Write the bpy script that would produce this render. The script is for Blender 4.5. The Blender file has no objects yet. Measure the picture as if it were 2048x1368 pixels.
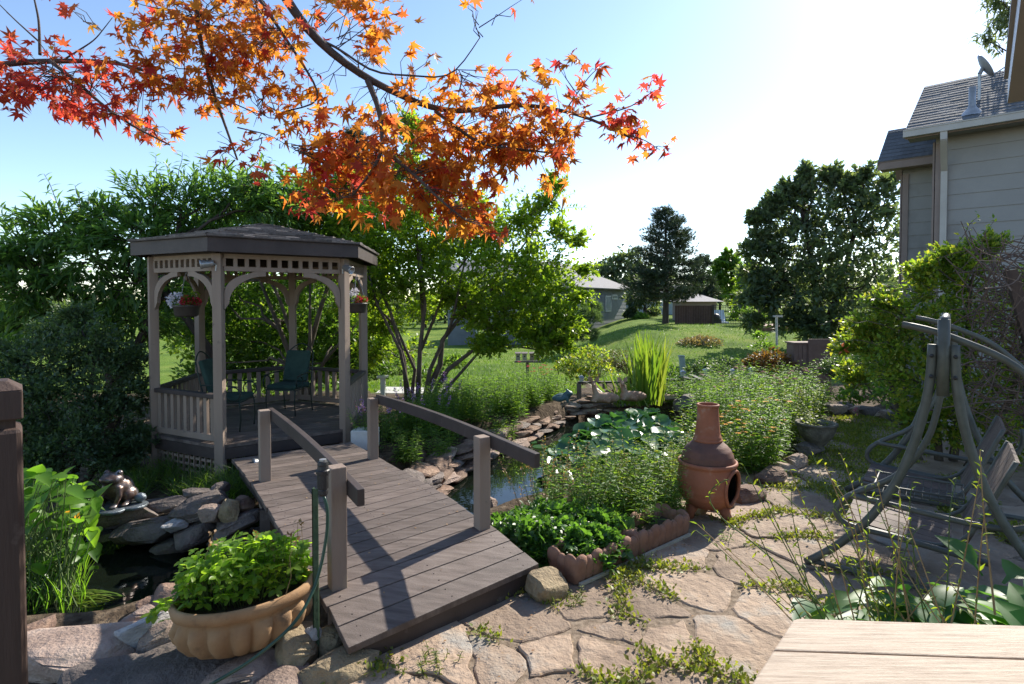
import bpy, bmesh, math, random
import numpy as np
from mathutils import Vector, Matrix, noise
S = bpy.context.scene
COL = S.collection
R = math.radians
rnd = random.Random(11)
rng = np.random.default_rng(11)
# ---------------------------------------------------------------- camera, sky, sun, exposure
F, HOR, EYE, PITCH = 1138.0, 600.0, 1.9, R(1.5)
cd = bpy.data.cameras.new("camera"); cam = bpy.data.objects.new("camera", cd); COL.objects.link(cam)
cd.sensor_width = 36.0; cd.lens = F / 2048 * 36.0
cam.location = (0, 0, EYE); cam.rotation_euler = (R(90) - PITCH, 0, 0)
SH = (684 - HOR) - F * math.tan(PITCH)
cd.shift_y = -SH / 2048
cd.clip_start = 0.05; cd.clip_end = 3000
S.camera = cam
AZ, EL = R(41), R(35)
w = bpy.data.worlds.new("World"); S.world = w; w.use_nodes = True
wn = w.node_tree.nodes; wl = w.node_tree.links
sky = wn.new("ShaderNodeTexSky"); sky.sky_type = 'NISHITA'; sky.sun_disc = False
sky.sun_elevation = EL; sky.sun_rotation = AZ
sky.altitude = 300; sky.air_density = 0.9; sky.dust_density = 0.3; sky.ozone_density = 1.8
wl.new(sky.outputs[0], wn["Background"].inputs[0]); wn["Background"].inputs[1].default_value = 0.15
sd = bpy.data.lights.new("sun", 'SUN'); sun = bpy.data.objects.new("sun", sd); COL.objects.link(sun)
sd.energy = 5.0; sd.angle = R(0.53); sd.color = (1.0, 0.93, 0.82)
sun.rotation_euler = (R(90) - EL, 0, math.pi - AZ)
S.view_settings.view_transform = 'Standard'; S.view_settings.look = 'None'
S.view_settings.gamma = 1; S.view_settings.use_curve_mapping = False
S.view_settings.exposure = 0.82
S.cycles.max_bounces = 8; S.cycles.transparent_max_bounces = 8; S.cycles.caustics_reflective = False
S.cycles.caustics_refractive = False; S.cycles.use_denoising = True

# ---------------------------------------------------------------- pixel (of the 2048 px photo) -> world
def ray(px, py):
    u = (px - 1024) / F; v = (684 - py - SH) / F
    return np.array([u, math.cos(PITCH) + v * math.sin(PITCH), v * math.cos(PITCH) - math.sin(PITCH)])
def P(px, py, Y):
    d = ray(px, py); d = d * (Y / d[1]); return np.array([d[0], d[1], EYE + d[2]])
def G(px, py, z=0.0):
    d = ray(px, py); t = (z - EYE) / d[2]; return np.array([d[0] * t, d[1] * t, z])
def sst(a, b, x): t = min(1, max(0, (x - a) / (b - a))); return t * t * (3 - 2 * t)
def pw(x, tab):
    return float(np.interp(x, [t[0] for t in tab], [t[1] for t in tab]))
WZ = -0.38
POND = [G(*p, WZ)[:2] for p in [(-260, 1290), (60, 1288), (240, 1272), (350, 1228), (450, 1160), (620, 1120), (800, 1085), (930, 1105), (1010, 1068), (1120, 1035), (1300, 1000),
        (1390, 950), (1430, 880), (1350, 836), (1240, 822), (1160, 830), (1095, 858), (1000, 890), (905, 905), (850, 965), (700, 990), (560, 1010), (400, 1098), (250, 1060), (100, 1060), (-200, 1080)]]
def sdist(x, y, poly):
    inside = False; best = 1e9; n = len(poly)
    for i in range(n):
        x1, y1 = poly[i]; x2, y2 = poly[(i + 1) % n]
        if (y1 > y) != (y2 > y) and x < (x2 - x1) * (y - y1) / (y2 - y1) + x1: inside = not inside
        dx, dy = x2 - x1, y2 - y1
        t = max(0, min(1, ((x - x1) * dx + (y - y1) * dy) / (dx * dx + dy * dy)))
        best = min(best, math.hypot(x - x1 - t * dx, y - y1 - t * dy))
    return -best if inside else best
def hgt(x, y):
    u = x / max(y, 1.0)
    L = pw(y, [(10.5, 0), (14, -.35), (40, -1.25), (60, -1.0), (200, -.6)])
    Rr = pw(y, [(10, 0), (13, -.35), (18, -.55), (22, -.25), (27, .35), (31, .5), (80, .5)])
    FL = pw(y, [(8, -.12), (14, -.4), (60, -.9), (200, -.6)])
    m = sst(.05, .24, u); z = L * (1 - m) + Rr * m
    m2 = sst(-.25, -.5, u); z = z * (1 - m2) + FL * m2
    if y < 11 and x < -1.6: z -= .14 * sst(-1.6, -2.6, x) * sst(11, 9, y) * sst(4.2, 5.5, y)
    if y < 12 and -8 < x < 5:
        d = sdist(x, y, POND); z -= .75 * sst(.14, -.3, d)
    if y > 9: z += .06 * noise.noise((x * .35, y * .35, 0)) * min(1, (y - 9) / 4)
    return z

# ---------------------------------------------------------------- mesh collecting
class MB:
    def __init__(s): s.V = []; s.F = []; s.n = 0; s.loose = []
    def add(s, V, Fc):
        V = np.asarray(V, float).reshape(-1, 3); s.V.append(V)
        s.F += [tuple(int(i) + s.n for i in f) for f in Fc]; s.n += len(V); return s
    def tri(s, V, T):                                                   # big arrays of triangles
        s.V.append(V); s.loose.append(T + s.n); s.n += len(V); return s
    def box(s, c, size, rot=None):
        x, y, z = [q / 2 for q in size]
        V = np.array([[i, j, k] for i in (-x, x) for j in (-y, y) for k in (-z, z)])
        if rot is not None: V = V @ np.array(rot).T
        return s.add(V + np.array(c), [(0, 1, 3, 2), (4, 6, 7, 5), (0, 4, 5, 1), (2, 3, 7, 6), (0, 2, 6, 4), (1, 5, 7, 3)])
    def beam(s, a, b, wd, ht, up=(0, 0, 1), ext=0):                     # box from a to b, wd across, ht along up
        a = np.array(a, float); b = np.array(b, float); d = b - a; L = np.linalg.norm(d); d /= L
        sx = np.cross(d, up); sx /= np.linalg.norm(sx); uz = np.cross(sx, d)
        return s.box((a + b) / 2, (wd, L + 2 * ext, ht), np.stack([sx, d, uz], 1))
    def prism(s, poly, z0, z1):
        n = len(poly); p = [(q[0], q[1]) for q in poly]
        if sum(p[i][0] * p[(i + 1) % n][1] - p[(i + 1) % n][0] * p[i][1] for i in range(n)) < 0: p = p[::-1]
        V = [(x, y, z0) for x, y in p] + [(x, y, z1) for x, y in p]
        return s.add(V, [tuple(range(n - 1, -1, -1)), tuple(range(n, 2 * n))] + [(i, (i + 1) % n, n + (i + 1) % n, n + i) for i in range(n)])
    def slab(s, pts, th):                                               # polygon in 3-D thickened along its normal
        p = np.array(pts, float); n = np.cross(p[1] - p[0], p[2] - p[0]); n /= np.linalg.norm(n); k = len(p)
        V = np.concatenate([p, p + n * th])
        return s.add(V, [tuple(range(k - 1, -1, -1)), tuple(range(k, 2 * k))] + [(i, (i + 1) % k, k + (i + 1) % k, k + i) for i in range(k)])
    def tube(s, pts, r, k=8, cap=True, flat=1.0):
        p = np.array(pts, float); n = len(p)
        r = np.interp(np.linspace(0, 1, n), np.linspace(0, 1, len(r)), r) if np.ndim(r) else np.full(n, r)
        T = np.gradient(p, axis=0); T /= np.linalg.norm(T, axis=1)[:, None] + 1e-12
        ref = np.array([0, 0, 1.0]) if abs(T[0][2]) < .9 else np.array([1.0, 0, 0])
        V = np.empty((n, k, 3)); a = np.arange(k) * 2 * math.pi / k; A = np.cross(T[0], ref); A /= np.linalg.norm(A)
        for i in range(n):
            A = A - T[i] * A.dot(T[i]); A /= np.linalg.norm(A) + 1e-12; B = np.cross(T[i], A)
            V[i] = p[i] + r[i] * (np.cos(a)[:, None] * A + flat * np.sin(a)[:, None] * B)
        Fc = [(i * k + j, i * k + (j + 1) % k, (i + 1) * k + (j + 1) % k, (i + 1) * k + j) for i in range(n - 1) for j in range(k)]
        if cap: Fc += [tuple(range(k - 1, -1, -1)), tuple(range((n - 1) * k, n * k))]
        return s.add(V.reshape(-1, 3), Fc)
    def lathe(s, c, prof, k=32, sx=1, sy=1, rot=0, lobes=0, amp=0, skip=None, cap=False):
        V = []
        for (r, z) in prof:
            for j in range(k):
                a = 2 * math.pi * j / k; q = r * (1 + (amp(z) if callable(amp) else amp) * (abs(math.cos(a * lobes / 2)) ** .6 - .6)) if lobes else r
                x, y = q * math.cos(a) * sx, q * math.sin(a) * sy
                V.append((c[0] + x * math.cos(rot) - y * math.sin(rot), c[1] + x * math.sin(rot) + y * math.cos(rot), c[2] + z))
        Fc = []
        for i in range(len(prof) - 1):
            for j in range(k):
                f = (i * k + j, i * k + (j + 1) % k, (i + 1) * k + (j + 1) % k, (i + 1) * k + j)
                if skip and skip(2 * math.pi * (j + .5) / k, (prof[i][1] + prof[i + 1][1]) / 2): continue
                Fc.append(f)
        if cap: Fc += [tuple(range(k - 1, -1, -1)), tuple(range((len(prof) - 1) * k, len(prof) * k))]
        return s.add(V, Fc)
    def ball(s, c, r, k=10, m=7):
        r = np.array(r) * np.ones(3)
        pr = [(max(1e-3, math.sin(math.pi * i / m)), -math.cos(math.pi * i / m)) for i in range(m + 1)]
        V = [(c[0] + q * math.cos(2 * math.pi * j / k) * r[0], c[1] + q * math.sin(2 * math.pi * j / k) * r[1], c[2] + z * r[2]) for q, z in pr for j in range(k)]
        return s.add(V, [(i * k + j, i * k + (j + 1) % k, (i + 1) * k + (j + 1) % k, (i + 1) * k + j) for i in range(m) for j in range(k)])
    def mesh(s, name, mat, smooth=False):
        me = bpy.data.meshes.new(name)
        V = np.concatenate(s.V)
        if s.loose and not s.F:
            T = np.concatenate(s.loose).astype(np.int32)
            me.vertices.add(len(V)); me.vertices.foreach_set("co", V.astype(np.float32).ravel())
            me.loops.add(T.size); me.loops.foreach_set("vertex_index", T.ravel())
            me.polygons.add(len(T)); me.polygons.foreach_set("loop_start", np.arange(0, T.size, 3, dtype=np.int32))
            me.update(calc_edges=True)
        else:
            fs = list(s.F)
            for T in s.loose: fs += [tuple(t) for t in T.tolist()]
            me.from_pydata(V.tolist(), [], fs)
        me.materials.append(mat)
        if smooth: me.polygons.foreach_set("use_smooth", [True] * len(me.polygons))
        return me

# ---------------------------------------------------------------- naming, parenting
def tag(o, label=None, cat=None, group=None, kind=None):
    if label: o['label'] = label
    if cat: o['category'] = cat
    if group: o['group'] = group
    if kind: o['kind'] = kind
    return o
def thing(name, label, cat, loc=(0, 0, 0), rz=0, group=None):
    o = bpy.data.objects.new(name, None); COL.objects.link(o); o.empty_display_size = .1
    o.location = [float(v) for v in loc]; o.rotation_euler = (0, 0, rz)
    return tag(o, label, cat, group)
def put(name, mb, mat, parent=None, local=False, smooth=False, bevel=0, auto=False):
    me = mb if isinstance(mb, bpy.types.Mesh) else mb.mesh(name, mat, smooth)
    o = bpy.data.objects.new(name, me); COL.objects.link(o)
    if parent is not None:
        o.parent = parent
        if not local:                                                    # mesh was built in world coordinates
            q = parent; off = Vector((0, 0, 0))
            while q is not None: off += q.location; q = q.parent
            o.location = -off
    if bevel:
        m = o.modifiers.new("edge", 'BEVEL'); m.width = bevel; m.segments = 2; m.limit_method = 'ANGLE'; m.angle_limit = R(40)
    return o
def solo(name, mb, mat, label, cat, group=None, **k): return tag(put(name, mb, mat, **k), label, cat, group)
def struct(name, mb, mat, **k): return tag(put(name, mb, mat, **k), kind='structure')
def dup(root, loc, rz=0, label=None, sc=1.0):
    r = root.copy(); COL.objects.link(r); r.location = [float(v) for v in loc]; r.rotation_euler = (0, 0, rz); r.scale = (sc,) * 3
    if label: r['label'] = label
    for ch in list(root.children):
        c = ch.copy(); COL.objects.link(c); c.parent = r
        for g in list(ch.children):
            d = g.copy(); COL.objects.link(d); d.parent = c
    return r
def melt(mb, voxel, name, mat, it=4):                                    # fuse overlapping volumes into one smooth skin
    o = bpy.data.objects.new(name, mb.mesh(name, mat)); COL.objects.link(o)
    m = o.modifiers.new("r", 'REMESH'); m.mode = 'VOXEL'; m.voxel_size = voxel
    if it: m2 = o.modifiers.new("s", 'SMOOTH'); m2.iterations = it; m2.factor = .5
    dg = bpy.context.evaluated_depsgraph_get(); me = bpy.data.meshes.new_from_object(o.evaluated_get(dg))
    bpy.data.objects.remove(o)
    if not me.materials: me.materials.append(mat)
    me.polygons.foreach_set("use_smooth", [True] * len(me.polygons)); return me

# ---------------------------------------------------------------- materials
def M_(name):
    m = bpy.data.materials.new(name); m.use_nodes = True
    return m, m.node_tree.nodes, m.node_tree.links, m.node_tree.nodes["Principled BSDF"]
def ramp(n, cols, pos=None):
    r = n.new("ShaderNodeValToRGB"); e = r.color_ramp.elements
    while len(e) < len(cols): e.new(.5)
    for i, c in enumerate(cols):
        e[i].position = pos[i] if pos else i / (len(cols) - 1); e[i].color = (*c, 1)
    return r
def tex(n, l, kind, scale, detail=6, stretch=(1, 1, 1), rough=.6, rot=(0, 0, 0)):
    tc = n.new("ShaderNodeTexCoord"); mp = n.new("ShaderNodeMapping"); mp.inputs['Scale'].default_value = stretch; mp.inputs['Rotation'].default_value = rot
    t = n.new(kind); t.inputs['Scale'].default_value = scale
    if 'Detail' in t.inputs: t.inputs['Detail'].default_value = detail
    if 'Roughness' in t.inputs and kind != 'ShaderNodeTexVoronoi': t.inputs['Roughness'].default_value = rough
    l.new(tc.outputs['Object'], mp.inputs[0]); l.new(mp.outputs[0], t.inputs[0]); return t
def surf(name, cols, scale=6, rough=.7, bump=.3, stretch=(1, 1, 1), detail=8, metal=0, island=0.0, fine=60, dist=.02, spec=.4, rot=(0, 0, 0), pos=None, stain=None):
    m, n, l, b = M_(name)
    t = tex(n, l, "ShaderNodeTexNoise", scale, detail, stretch, rot=rot); r = ramp(n, cols, pos or [.3 + .4 * i / (len(cols) - 1) for i in range(len(cols))])
    l.new(t.outputs[0], r.inputs[0]); out = r.outputs[0]
    if stain:
        t3 = tex(n, l, "ShaderNodeTexNoise", stain[1], 10); r3 = ramp(n, [(0, 0, 0), (1, 1, 1)], [stain[2], stain[2] + .12]); l.new(t3.outputs[0], r3.inputs[0])
        mx = n.new("ShaderNodeMix"); mx.data_type = 'RGBA'; l.new(r3.outputs[0], mx.inputs[0]); l.new(out, mx.inputs[6]); mx.inputs[7].default_value = (*stain[0], 1); out = mx.outputs[2]
    if island:
        g = n.new("ShaderNodeNewGeometry"); mr = n.new("ShaderNodeMapRange"); mr.inputs[3].default_value = 1 - island; mr.inputs[4].default_value = 1 + island
        l.new(g.outputs['Random Per Island'], mr.inputs[0]); h = n.new("ShaderNodeVectorMath"); h.operation = 'SCALE'
        l.new(out, h.inputs[0]); l.new(mr.outputs[0], h.inputs['Scale']); out = h.outputs[0]
    l.new(out, b.inputs['Base Color'])
    b.inputs['Roughness'].default_value = rough; b.inputs['Metallic'].default_value = metal; b.inputs['Specular IOR Level'].default_value = spec
    if bump:
        t2 = tex(n, l, "ShaderNodeTexNoise", fine, 8, stretch, rot=rot); ad = n.new("ShaderNodeMath"); ad.operation = 'ADD'
        l.new(t2.outputs[0], ad.inputs[0]); l.new(t.outputs[0], ad.inputs[1])
        bp = n.new("ShaderNodeBump"); bp.inputs['Strength'].default_value = bump; bp.inputs['Distance'].default_value = dist
        l.new(ad.outputs[0], bp.inputs['Height']); l.new(bp.outputs[0], b.inputs['Normal'])
    return m
def leafm(name, cols, trans=.5, rough=.45, tsat=1.35, spec=.5, tcol=None):
    m, n, l, b = M_(name)
    g = n.new("ShaderNodeNewGeometry"); r = ramp(n, cols); l.new(g.outputs['Random Per Island'], r.inputs[0])
    l.new(r.outputs[0], b.inputs['Base Color']); b.inputs['Roughness'].default_value = rough; b.inputs['Specular IOR Level'].default_value = spec
    tr = n.new("ShaderNodeBsdfTranslucent"); r2 = ramp(n, tcol or [tuple(min(1, c * tsat) for c in (q[0] * 1.35, q[1] * 1.3, q[2] * .5)) for q in cols])
    l.new(g.outputs['Random Per Island'], r2.inputs[0]); l.new(r2.outputs[0], tr.inputs[0])
    mx = n.new("ShaderNodeMixShader"); mx.inputs[0].default_value = trans
    l.new(b.outputs[0], mx.inputs[1]); l.new(tr.outputs[0], mx.inputs[2]); l.new(mx.outputs[0], n["Material Output"].inputs[0])
    return m

# ---------------------------------------------------------------- leaves, blades, twigs
def tpl(rows, fold=.12, droop=.1):                                       # rows of (y, half width): a leaf folded at its midrib
    V = []; T = []
    for (y, hw) in rows: V += [(-hw, y, fold * hw * 2 - droop * y * y), (0, y, -droop * y * y), (hw, y, fold * hw * 2 - droop * y * y)]
    for i in range(len(rows) - 1):
        a = i * 3
        for k in (0, 1): T += [(a + k, a + k + 1, a + k + 4), (a + k, a + k + 4, a + k + 3)]
    return np.array(V), np.array(T)
OVAL = (np.array([(0, 0, 0), (.27, .42, .07), (0, 1, -.12), (-.27, .42, .07), (0, .5, 0)]), np.array([(0, 1, 4), (1, 2, 4), (4, 2, 3), (0, 4, 3)]))
SMALL = (np.array([(0, 0, 0), (.3, .5, .05), (0, 1, -.05), (-.3, .5, .05)]), np.array([(0, 1, 2), (0, 2, 3)]))
LANCE = tpl([(0, .01), (.25, .1), (.55, .12), (1, .005)], .25, .28)
BROAD = tpl([(0, .04), (.15, .26), (.4, .36), (.7, .26), (.9, .09), (1, .005)], .18, .3)
HEART = tpl([(-.08, .12), (.06, .3), (.3, .36), (.65, .2), (1, .005)], .2, .15)
HOSTA = tpl([(0, .03), (.25, .05), (.38, .2), (.6, .3), (.8, .22), (1.0, .01)], .25, .55)
BLADE = tpl([(0, .018), (.35, .02), (.7, .015), (1, .002)], .2, .35)
def star(curl=-.22, wob=0, sd=0):
    rr = np.random.default_rng(sd); V = [(0, .12, 0)]; al = [-150, -128, -105, -85, -62, -42, -20, 0, 20, 42, 62, 85, 105, 128, 150]
    ln = [.14, .42, .27, .72, .4, .95, .45, 1.05, .45, .95, .4, .72, .27, .42, .14]
    for a, q in zip(al, ln):
        V.append((q * math.sin(R(a)), .12 + q * math.cos(R(a)), curl * q * q * (1 + rr.normal(0, wob)) + .03 * (q < .5)))
        if q > .6:                                                       # broaden the lobe near its middle
            pass
    T = [(0, i, i + 1) for i in range(1, len(al))]
    return np.array(V), np.array(T)
MAPLES = [star(-.2), star(-.42, .5, 1), star(.25, .6, 2), star(-.6, .4, 3)]
def trefoil():
    V, T = tpl([(0, .03), (.25, .3), (.6, .38), (.9, .2), (1, .05)], .15, .15); VV = []; TT = []
    for k, a in enumerate((-85, 0, 85)):
        c, s_ = math.cos(R(a)), math.sin(R(a)); q = V * (.85, 1, 1)
        VV.append(np.stack([q[:, 0] * c + q[:, 1] * s_, -q[:, 0] * s_ + q[:, 1] * c, q[:, 2]], 1)); TT.append(T + k * len(V))
    return np.concatenate(VV), np.concatenate(TT)
TREFOIL = trefoil()
def tuft(nn=9, sp=.55, wd=.035, seed=3):
    r = np.random.default_rng(seed); V = []; T = []
    for i in range(nn):
        a = r.uniform(0, 6.28); q = r.uniform(.2, sp); d = np.array([q * math.cos(a), 1, q * math.sin(a)]); d /= np.linalg.norm(d)
        sd = np.cross(d, [0, 0, 1.0] if i % 2 else [1.0, 0, 0]); sd /= np.linalg.norm(sd); L = r.uniform(.7, 1)
        k = len(V); V += [tuple(-sd * wd), tuple(sd * wd), tuple(d * L)]; T.append((k, k + 1, k + 2))
    return np.array(V), np.array(T)
TUFT = tuft()
def unit(v): return v / (np.linalg.norm(v, axis=-1, keepdims=True) + 1e-9)
def leaves(mb, pos, fwd, size, T, up=None, jit=.5, r=None):
    r = r or rng; pos = np.asarray(pos, float); N = len(pos)
    if N == 0: return mb
    f = unit(np.asarray(fwd, float) + r.normal(0, 1e-3, (N, 3)))
    u = np.tile(np.array([0, 0, 1.0]) if up is None else np.asarray(up, float), (N, 1)) if up is None or np.ndim(up) == 1 else np.asarray(up, float)
    u = u + r.normal(0, jit, (N, 3)); s_ = unit(np.cross(f, u)); u = np.cross(s_, f)
    sz = np.broadcast_to(np.asarray(size, float), (N,))[:, None, None]
    V, Tt = T; W = pos[:, None, :] + sz * (V[None, :, 0:1] * s_[:, None] + V[None, :, 1:2] * f[:, None] + V[None, :, 2:3] * u[:, None])
    k = len(V); TT = (Tt[None] + (np.arange(N) * k)[:, None, None]).reshape(-1, 3)
    return mb.tri(W.reshape(-1, 3), TT)
def rdir(n, r=None):
    r = r or rng; return unit(r.normal(0, 1, (n, 3)))
def bend(a, b, sag=0.0, k=5, wob=.05, r=None):
    r = r or rng; a = np.array(a, float); b = np.array(b, float); t = np.linspace(0, 1, k)[:, None]; L = np.linalg.norm(b - a)
    p = a + (b - a) * t; p[:, 2] += sag * L * 4 * (t * (1 - t))[:, 0]
    p[1:-1] += r.normal(0, wob * L, (k - 2, 3)); return p
def tree(name, label, cat, base, stems, blobs, leaf, bark, n_tw=40, n_lf=14, size=.1, T=OVAL, tw_r=.006, group=None, limb_r=.03, shell=.45, up=.3, droop=0.0, twl=.9, sz_j=.3, limbs=True, grow=1.0, shoots=None, sd=1, tw_draw=.5):
    """stems: [(polyline, r0, r1)]; blobs: [(centre, radius[, squash])]; leaves hang on twigs inside the blobs"""
    r = np.random.default_rng(sd); root = thing(name, label, cat, base, group=group); wb = MB(); lb = MB()
    for pl, r0, r1 in stems: wb.tube(pl, [r0, r1], 8)
    nodes = np.concatenate([np.asarray(pl, float)[max(0, len(pl) // 3):] for pl, _, _ in stems])
    for bl in blobs:
        c = np.asarray(bl[0], float); rad = bl[1]; sq = bl[2] if len(bl) > 2 else .85; dens = bl[3] if len(bl) > 3 else 1; rad *= grow
        d = np.linalg.norm((nodes - c) * (1, 1, 1.4) + (0, 0, 0), axis=1) + 3 * np.maximum(0, nodes[:, 2] - c[2]); s0 = nodes[d.argmin()]
        lim = bend(s0, c, .08, 6, .05, r)
        if limbs: wb.tube(lim, [limb_r, limb_r * .4], 6)
        n = max(3, int(n_tw * dens)); dr = rdir(n, r); q = r.uniform(shell, 1, n) ** .7; tips = c + dr * (q * rad)[:, None] * (1, 1, sq)
        st = lim[r.integers(2, 6, n)] * .35 + (c + dr * (q * rad * .35)[:, None]) * .65
        for i in range(n):
            tw = bend(st[i], tips[i], .06, 4, .06, r)
            if r.random() < tw_draw: wb.tube(tw, [tw_r * 1.6, tw_r * .6], 4, cap=False)
        tt = r.uniform(.15, 1.05, (n, n_lf)); pos = st[:, None] + (tips - st)[:, None] * tt[..., None] + r.normal(0, rad * .06, (n, n_lf, 3))
        f = unit(tips - st)[:, None] * twl + r.normal(0, .6, (n, n_lf, 3)) + (0, 0, up - droop)
        leaves(lb, pos.reshape(-1, 3), f.reshape(-1, 3), size * r.uniform(1 - sz_j, 1 + sz_j, n * n_lf), T, r=r)
    for a, b, m in (shoots or []):                                       # long straight shoots with leaves in two rows
        pl = bend(a, b, .05, 6, .015, r); wb.tube(pl, [tw_r * 1.5, tw_r * .5], 5)
        d = unit(np.asarray(b) - np.asarray(a)); sd_ = unit(np.cross(d, (0, 1, 0.2))); t = np.linspace(.1, 1, m)
        pos = np.stack([np.interp(t, np.linspace(0, 1, 6), pl[:, i]) for i in range(3)], 1); sg = np.where(np.arange(m) % 2, 1, -1)[:, None]
        leaves(lb, pos, sd_ * sg * .9 + d * .45 + r.normal(0, .3, (m, 3)) + (0, 0, -.15), size * 1.25 * (1.05 - .5 * t), T, jit=.35, r=r)
    put('trunk', wb, bark, root, smooth=True); put('crown', lb, leaf, root)
    return root
# ---------------------------------------------------------------- shared materials
TAUPE = surf("taupe paint", [(.235, .175, .135), (.31, .24, .19)], 5, .75, .25, (1, 1, .15), fine=90, dist=.006, stain=((.11, .085, .07), 7, .63))
DARKP = surf("dark brown paint", [(.042, .031, .028), (.07, .053, .048)], 4, .6, .25, (1, 1, 1), fine=70, dist=.006, stain=((.10, .085, .08), 9, .64))
DECKM = surf("brown deck paint", [(.078, .058, .048), (.125, .096, .082), (.175, .14, .12)], 3, .62, .4, (1.5, 9, 3), fine=45, dist=.006, rot=(0, 0, R(-34)), island=.22, stain=((.2, .165, .15), 6, .66))
SHINGLE = surf("asphalt shingle", [(.11, .095, .09), (.2, .18, .17)], 25, .9, .5, island=.5, fine=180)
HSHING = surf("grey roof shingle", [(.085, .09, .1), (.14, .148, .16)], 20, .9, .4, island=.22, fine=160)
STONE_P = surf("pink brown sandstone", [(.17, .12, .095), (.32, .235, .19), (.42, .33, .27)], 3.2, .85, .9, fine=34, dist=.03, island=.18, stain=((.13, .115, .10), 4, .6))
STONE_D = surf("dark grey brown stone", [(.075, .06, .055), (.16, .13, .115), (.25, .2, .17)], 4, .8, .9, fine=30, dist=.03, island=.2, stain=((.07, .08, .05), 5, .62))
STONE_R = surf("rusty layered stone", [(.09, .06, .045), (.22, .14, .10), (.36, .25, .175)], 4, .85, .9, (1, 1, 3), fine=30, dist=.03, island=.25)
STONE_W = surf("pale grey stone", [(.3, .29, .29), (.5, .48, .46)], 6, .7, .8, (1, 1, 3), fine=40, dist=.02)
STONE_T = surf("tan block stone", [(.2, .15, .09), (.36, .28, .17)], 4, .85, .9, fine=34, dist=.03, stain=((.09, .1, .045), 4, .6))
FLAG = surf("flagstone", [(.19, .135, .095), (.31, .225, .16), (.42, .325, .24)], 2.2, .82, .9, fine=16, dist=.03, island=.22, detail=14, stain=((.26, .24, .21), 2.2, .55))
TERRA = surf("terracotta", [(.24, .08, .04), (.35, .13, .068)], 5, .7, .3, fine=80, dist=.006, stain=((.36, .21, .15), 7, .57))
TERRA_D = surf("smoked terracotta", [(.08, .045, .035), (.2, .085, .055)], 4, .7, .3, fine=60, dist=.006)
TROUGH = surf("worn terracotta trough", [(.19, .095, .06), (.31, .17, .115)], 7, .8, .5, fine=90, dist=.008, stain=((.34, .25, .19), 9, .63))
SANDPOT = surf("sandy ochre pot", [(.29, .165, .08), (.43, .27, .14)], 6, .85, .6, fine=220, dist=.005, stain=((.17, .105, .06), 7, .56))
SOIL = surf("soil", [(.02, .014, .01), (.07, .05, .036), (.13, .1, .075)], 9, .95, 1.0, fine=70, dist=.03)
SOOT_HOLLOW = surf("soot and hollow black", [(.012, .01, .01), (.03, .025, .022)], 6, .95, .3)  # soot in the chiminea; elsewhere the painted dark of holes and mouth lines
STEEL_G = surf("green grey tube paint", [(.068, .071, .06), (.105, .11, .095)], 12, .5, .12, metal=.0, fine=90, dist=.003, stain=((.17, .15, .12), 10, .68))
IRON = surf("dark green iron", [(.008, .018, .014), (.015, .03, .024)], 9, .45, 0)
BLACKP = surf("black plastic", [(.018, .018, .02), (.035, .034, .036)], 9, .45, .15)
HOSEM = surf("green hose", [(.015, .05, .035), (.03, .075, .05)], 8, .4, 0)
STAKE = surf("green stake paint", [(.02, .05, .025), (.05, .09, .045)], 14, .55, .3, stain=((.1, .07, .045), 12, .64))
GREYM = surf("grey metal", [(.3, .3, .3), (.45, .45, .45)], 9, .4, .1, metal=.6)
WHITEP = surf("white paint", [(.5, .5, .48), (.65, .65, .63)], 7, .5, .15)
CUSH = surf("green cushion", [(.016, .042, .034), (.032, .07, .057)], 9, .9, .2)
SLATB = surf("weathered brown slat", [(.07, .048, .038), (.14, .10, .08)], 6, .75, .4, (1, 1, 1), fine=60, dist=.006, island=.18)
BARK = surf("grey brown bark", [(.06, .045, .035), (.15, .12, .095)], 9, .9, .8, (1, 1, .3), fine=40, dist=.02)
BARK_D = surf("dark bark", [(.03, .022, .017), (.08, .06, .048)], 9, .9, .8, (1, 1, .3), fine=40, dist=.02)
BARK_M = surf("maple bark", [(.05, .035, .03), (.12, .09, .075)], 9, .85, .6, fine=50, dist=.01)
GRN_STEM = surf("green stem", [(.06, .1, .025), (.11, .16, .045)], 12, .7, 0)
DRY_STEM = surf("dry stem", [(.26, .16, .07), (.42, .28, .14)], 12, .8, 0)
# leaves
L_MAPLE = leafm("maple leaf", [(.34, .06, .014), (.42, .1, .016), (.46, .16, .018), (.38, .08, .016), (.42, .2, .025), (.32, .05, .02)], .62, .5, 1.0, .3, [(.74, .17, .035), (.88, .29, .03), (.9, .40, .035), (.6, .2, .05), (.9, .45, .05), (.78, .13, .05)])
L_MAPRED = leafm("red maple leaf", [(.26, .02, .018), (.35, .03, .02), (.28, .05, .02), (.32, .02, .025)], .58, .5, 1.0, .3, [(.78, .08, .07), (.85, .11, .06), (.82, .2, .05), (.6, .06, .07)])
L_PEACH = leafm("peach leaf", [(.055, .115, .042), (.08, .155, .05), (.11, .19, .055)], .52, .34, 2.1)
L_MYRT = leafm("myrtle leaf", [(.075, .13, .018), (.11, .17, .022), (.15, .2, .025)], .58, .4, 2.6)
L_DARK = leafm("dark shrub leaf", [(.055, .095, .05), (.075, .125, .062), (.1, .155, .068)], .42, .42, 1.7)
L_WOOD = leafm("woodland leaf", [(.05, .1, .025), (.075, .14, .03), (.1, .17, .03)], .55, .42, 2.2)
L_FAR_HAZE = leafm("hazed far tree leaf", [(.07, .105, .07), (.095, .135, .085), (.12, .155, .09)], .48, .5, 1.8)  # distance haze is put into the leaf colour: lighter and bluer
L_PINE = leafm("pine needle", [(.03, .05, .032), (.05, .075, .055)], .25, .5, 1.3)
L_YEL = leafm("honeysuckle leaf", [(.07, .12, .025), (.11, .18, .03), (.17, .22, .035), (.23, .22, .04)], .55, .4, 2.2)
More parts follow.
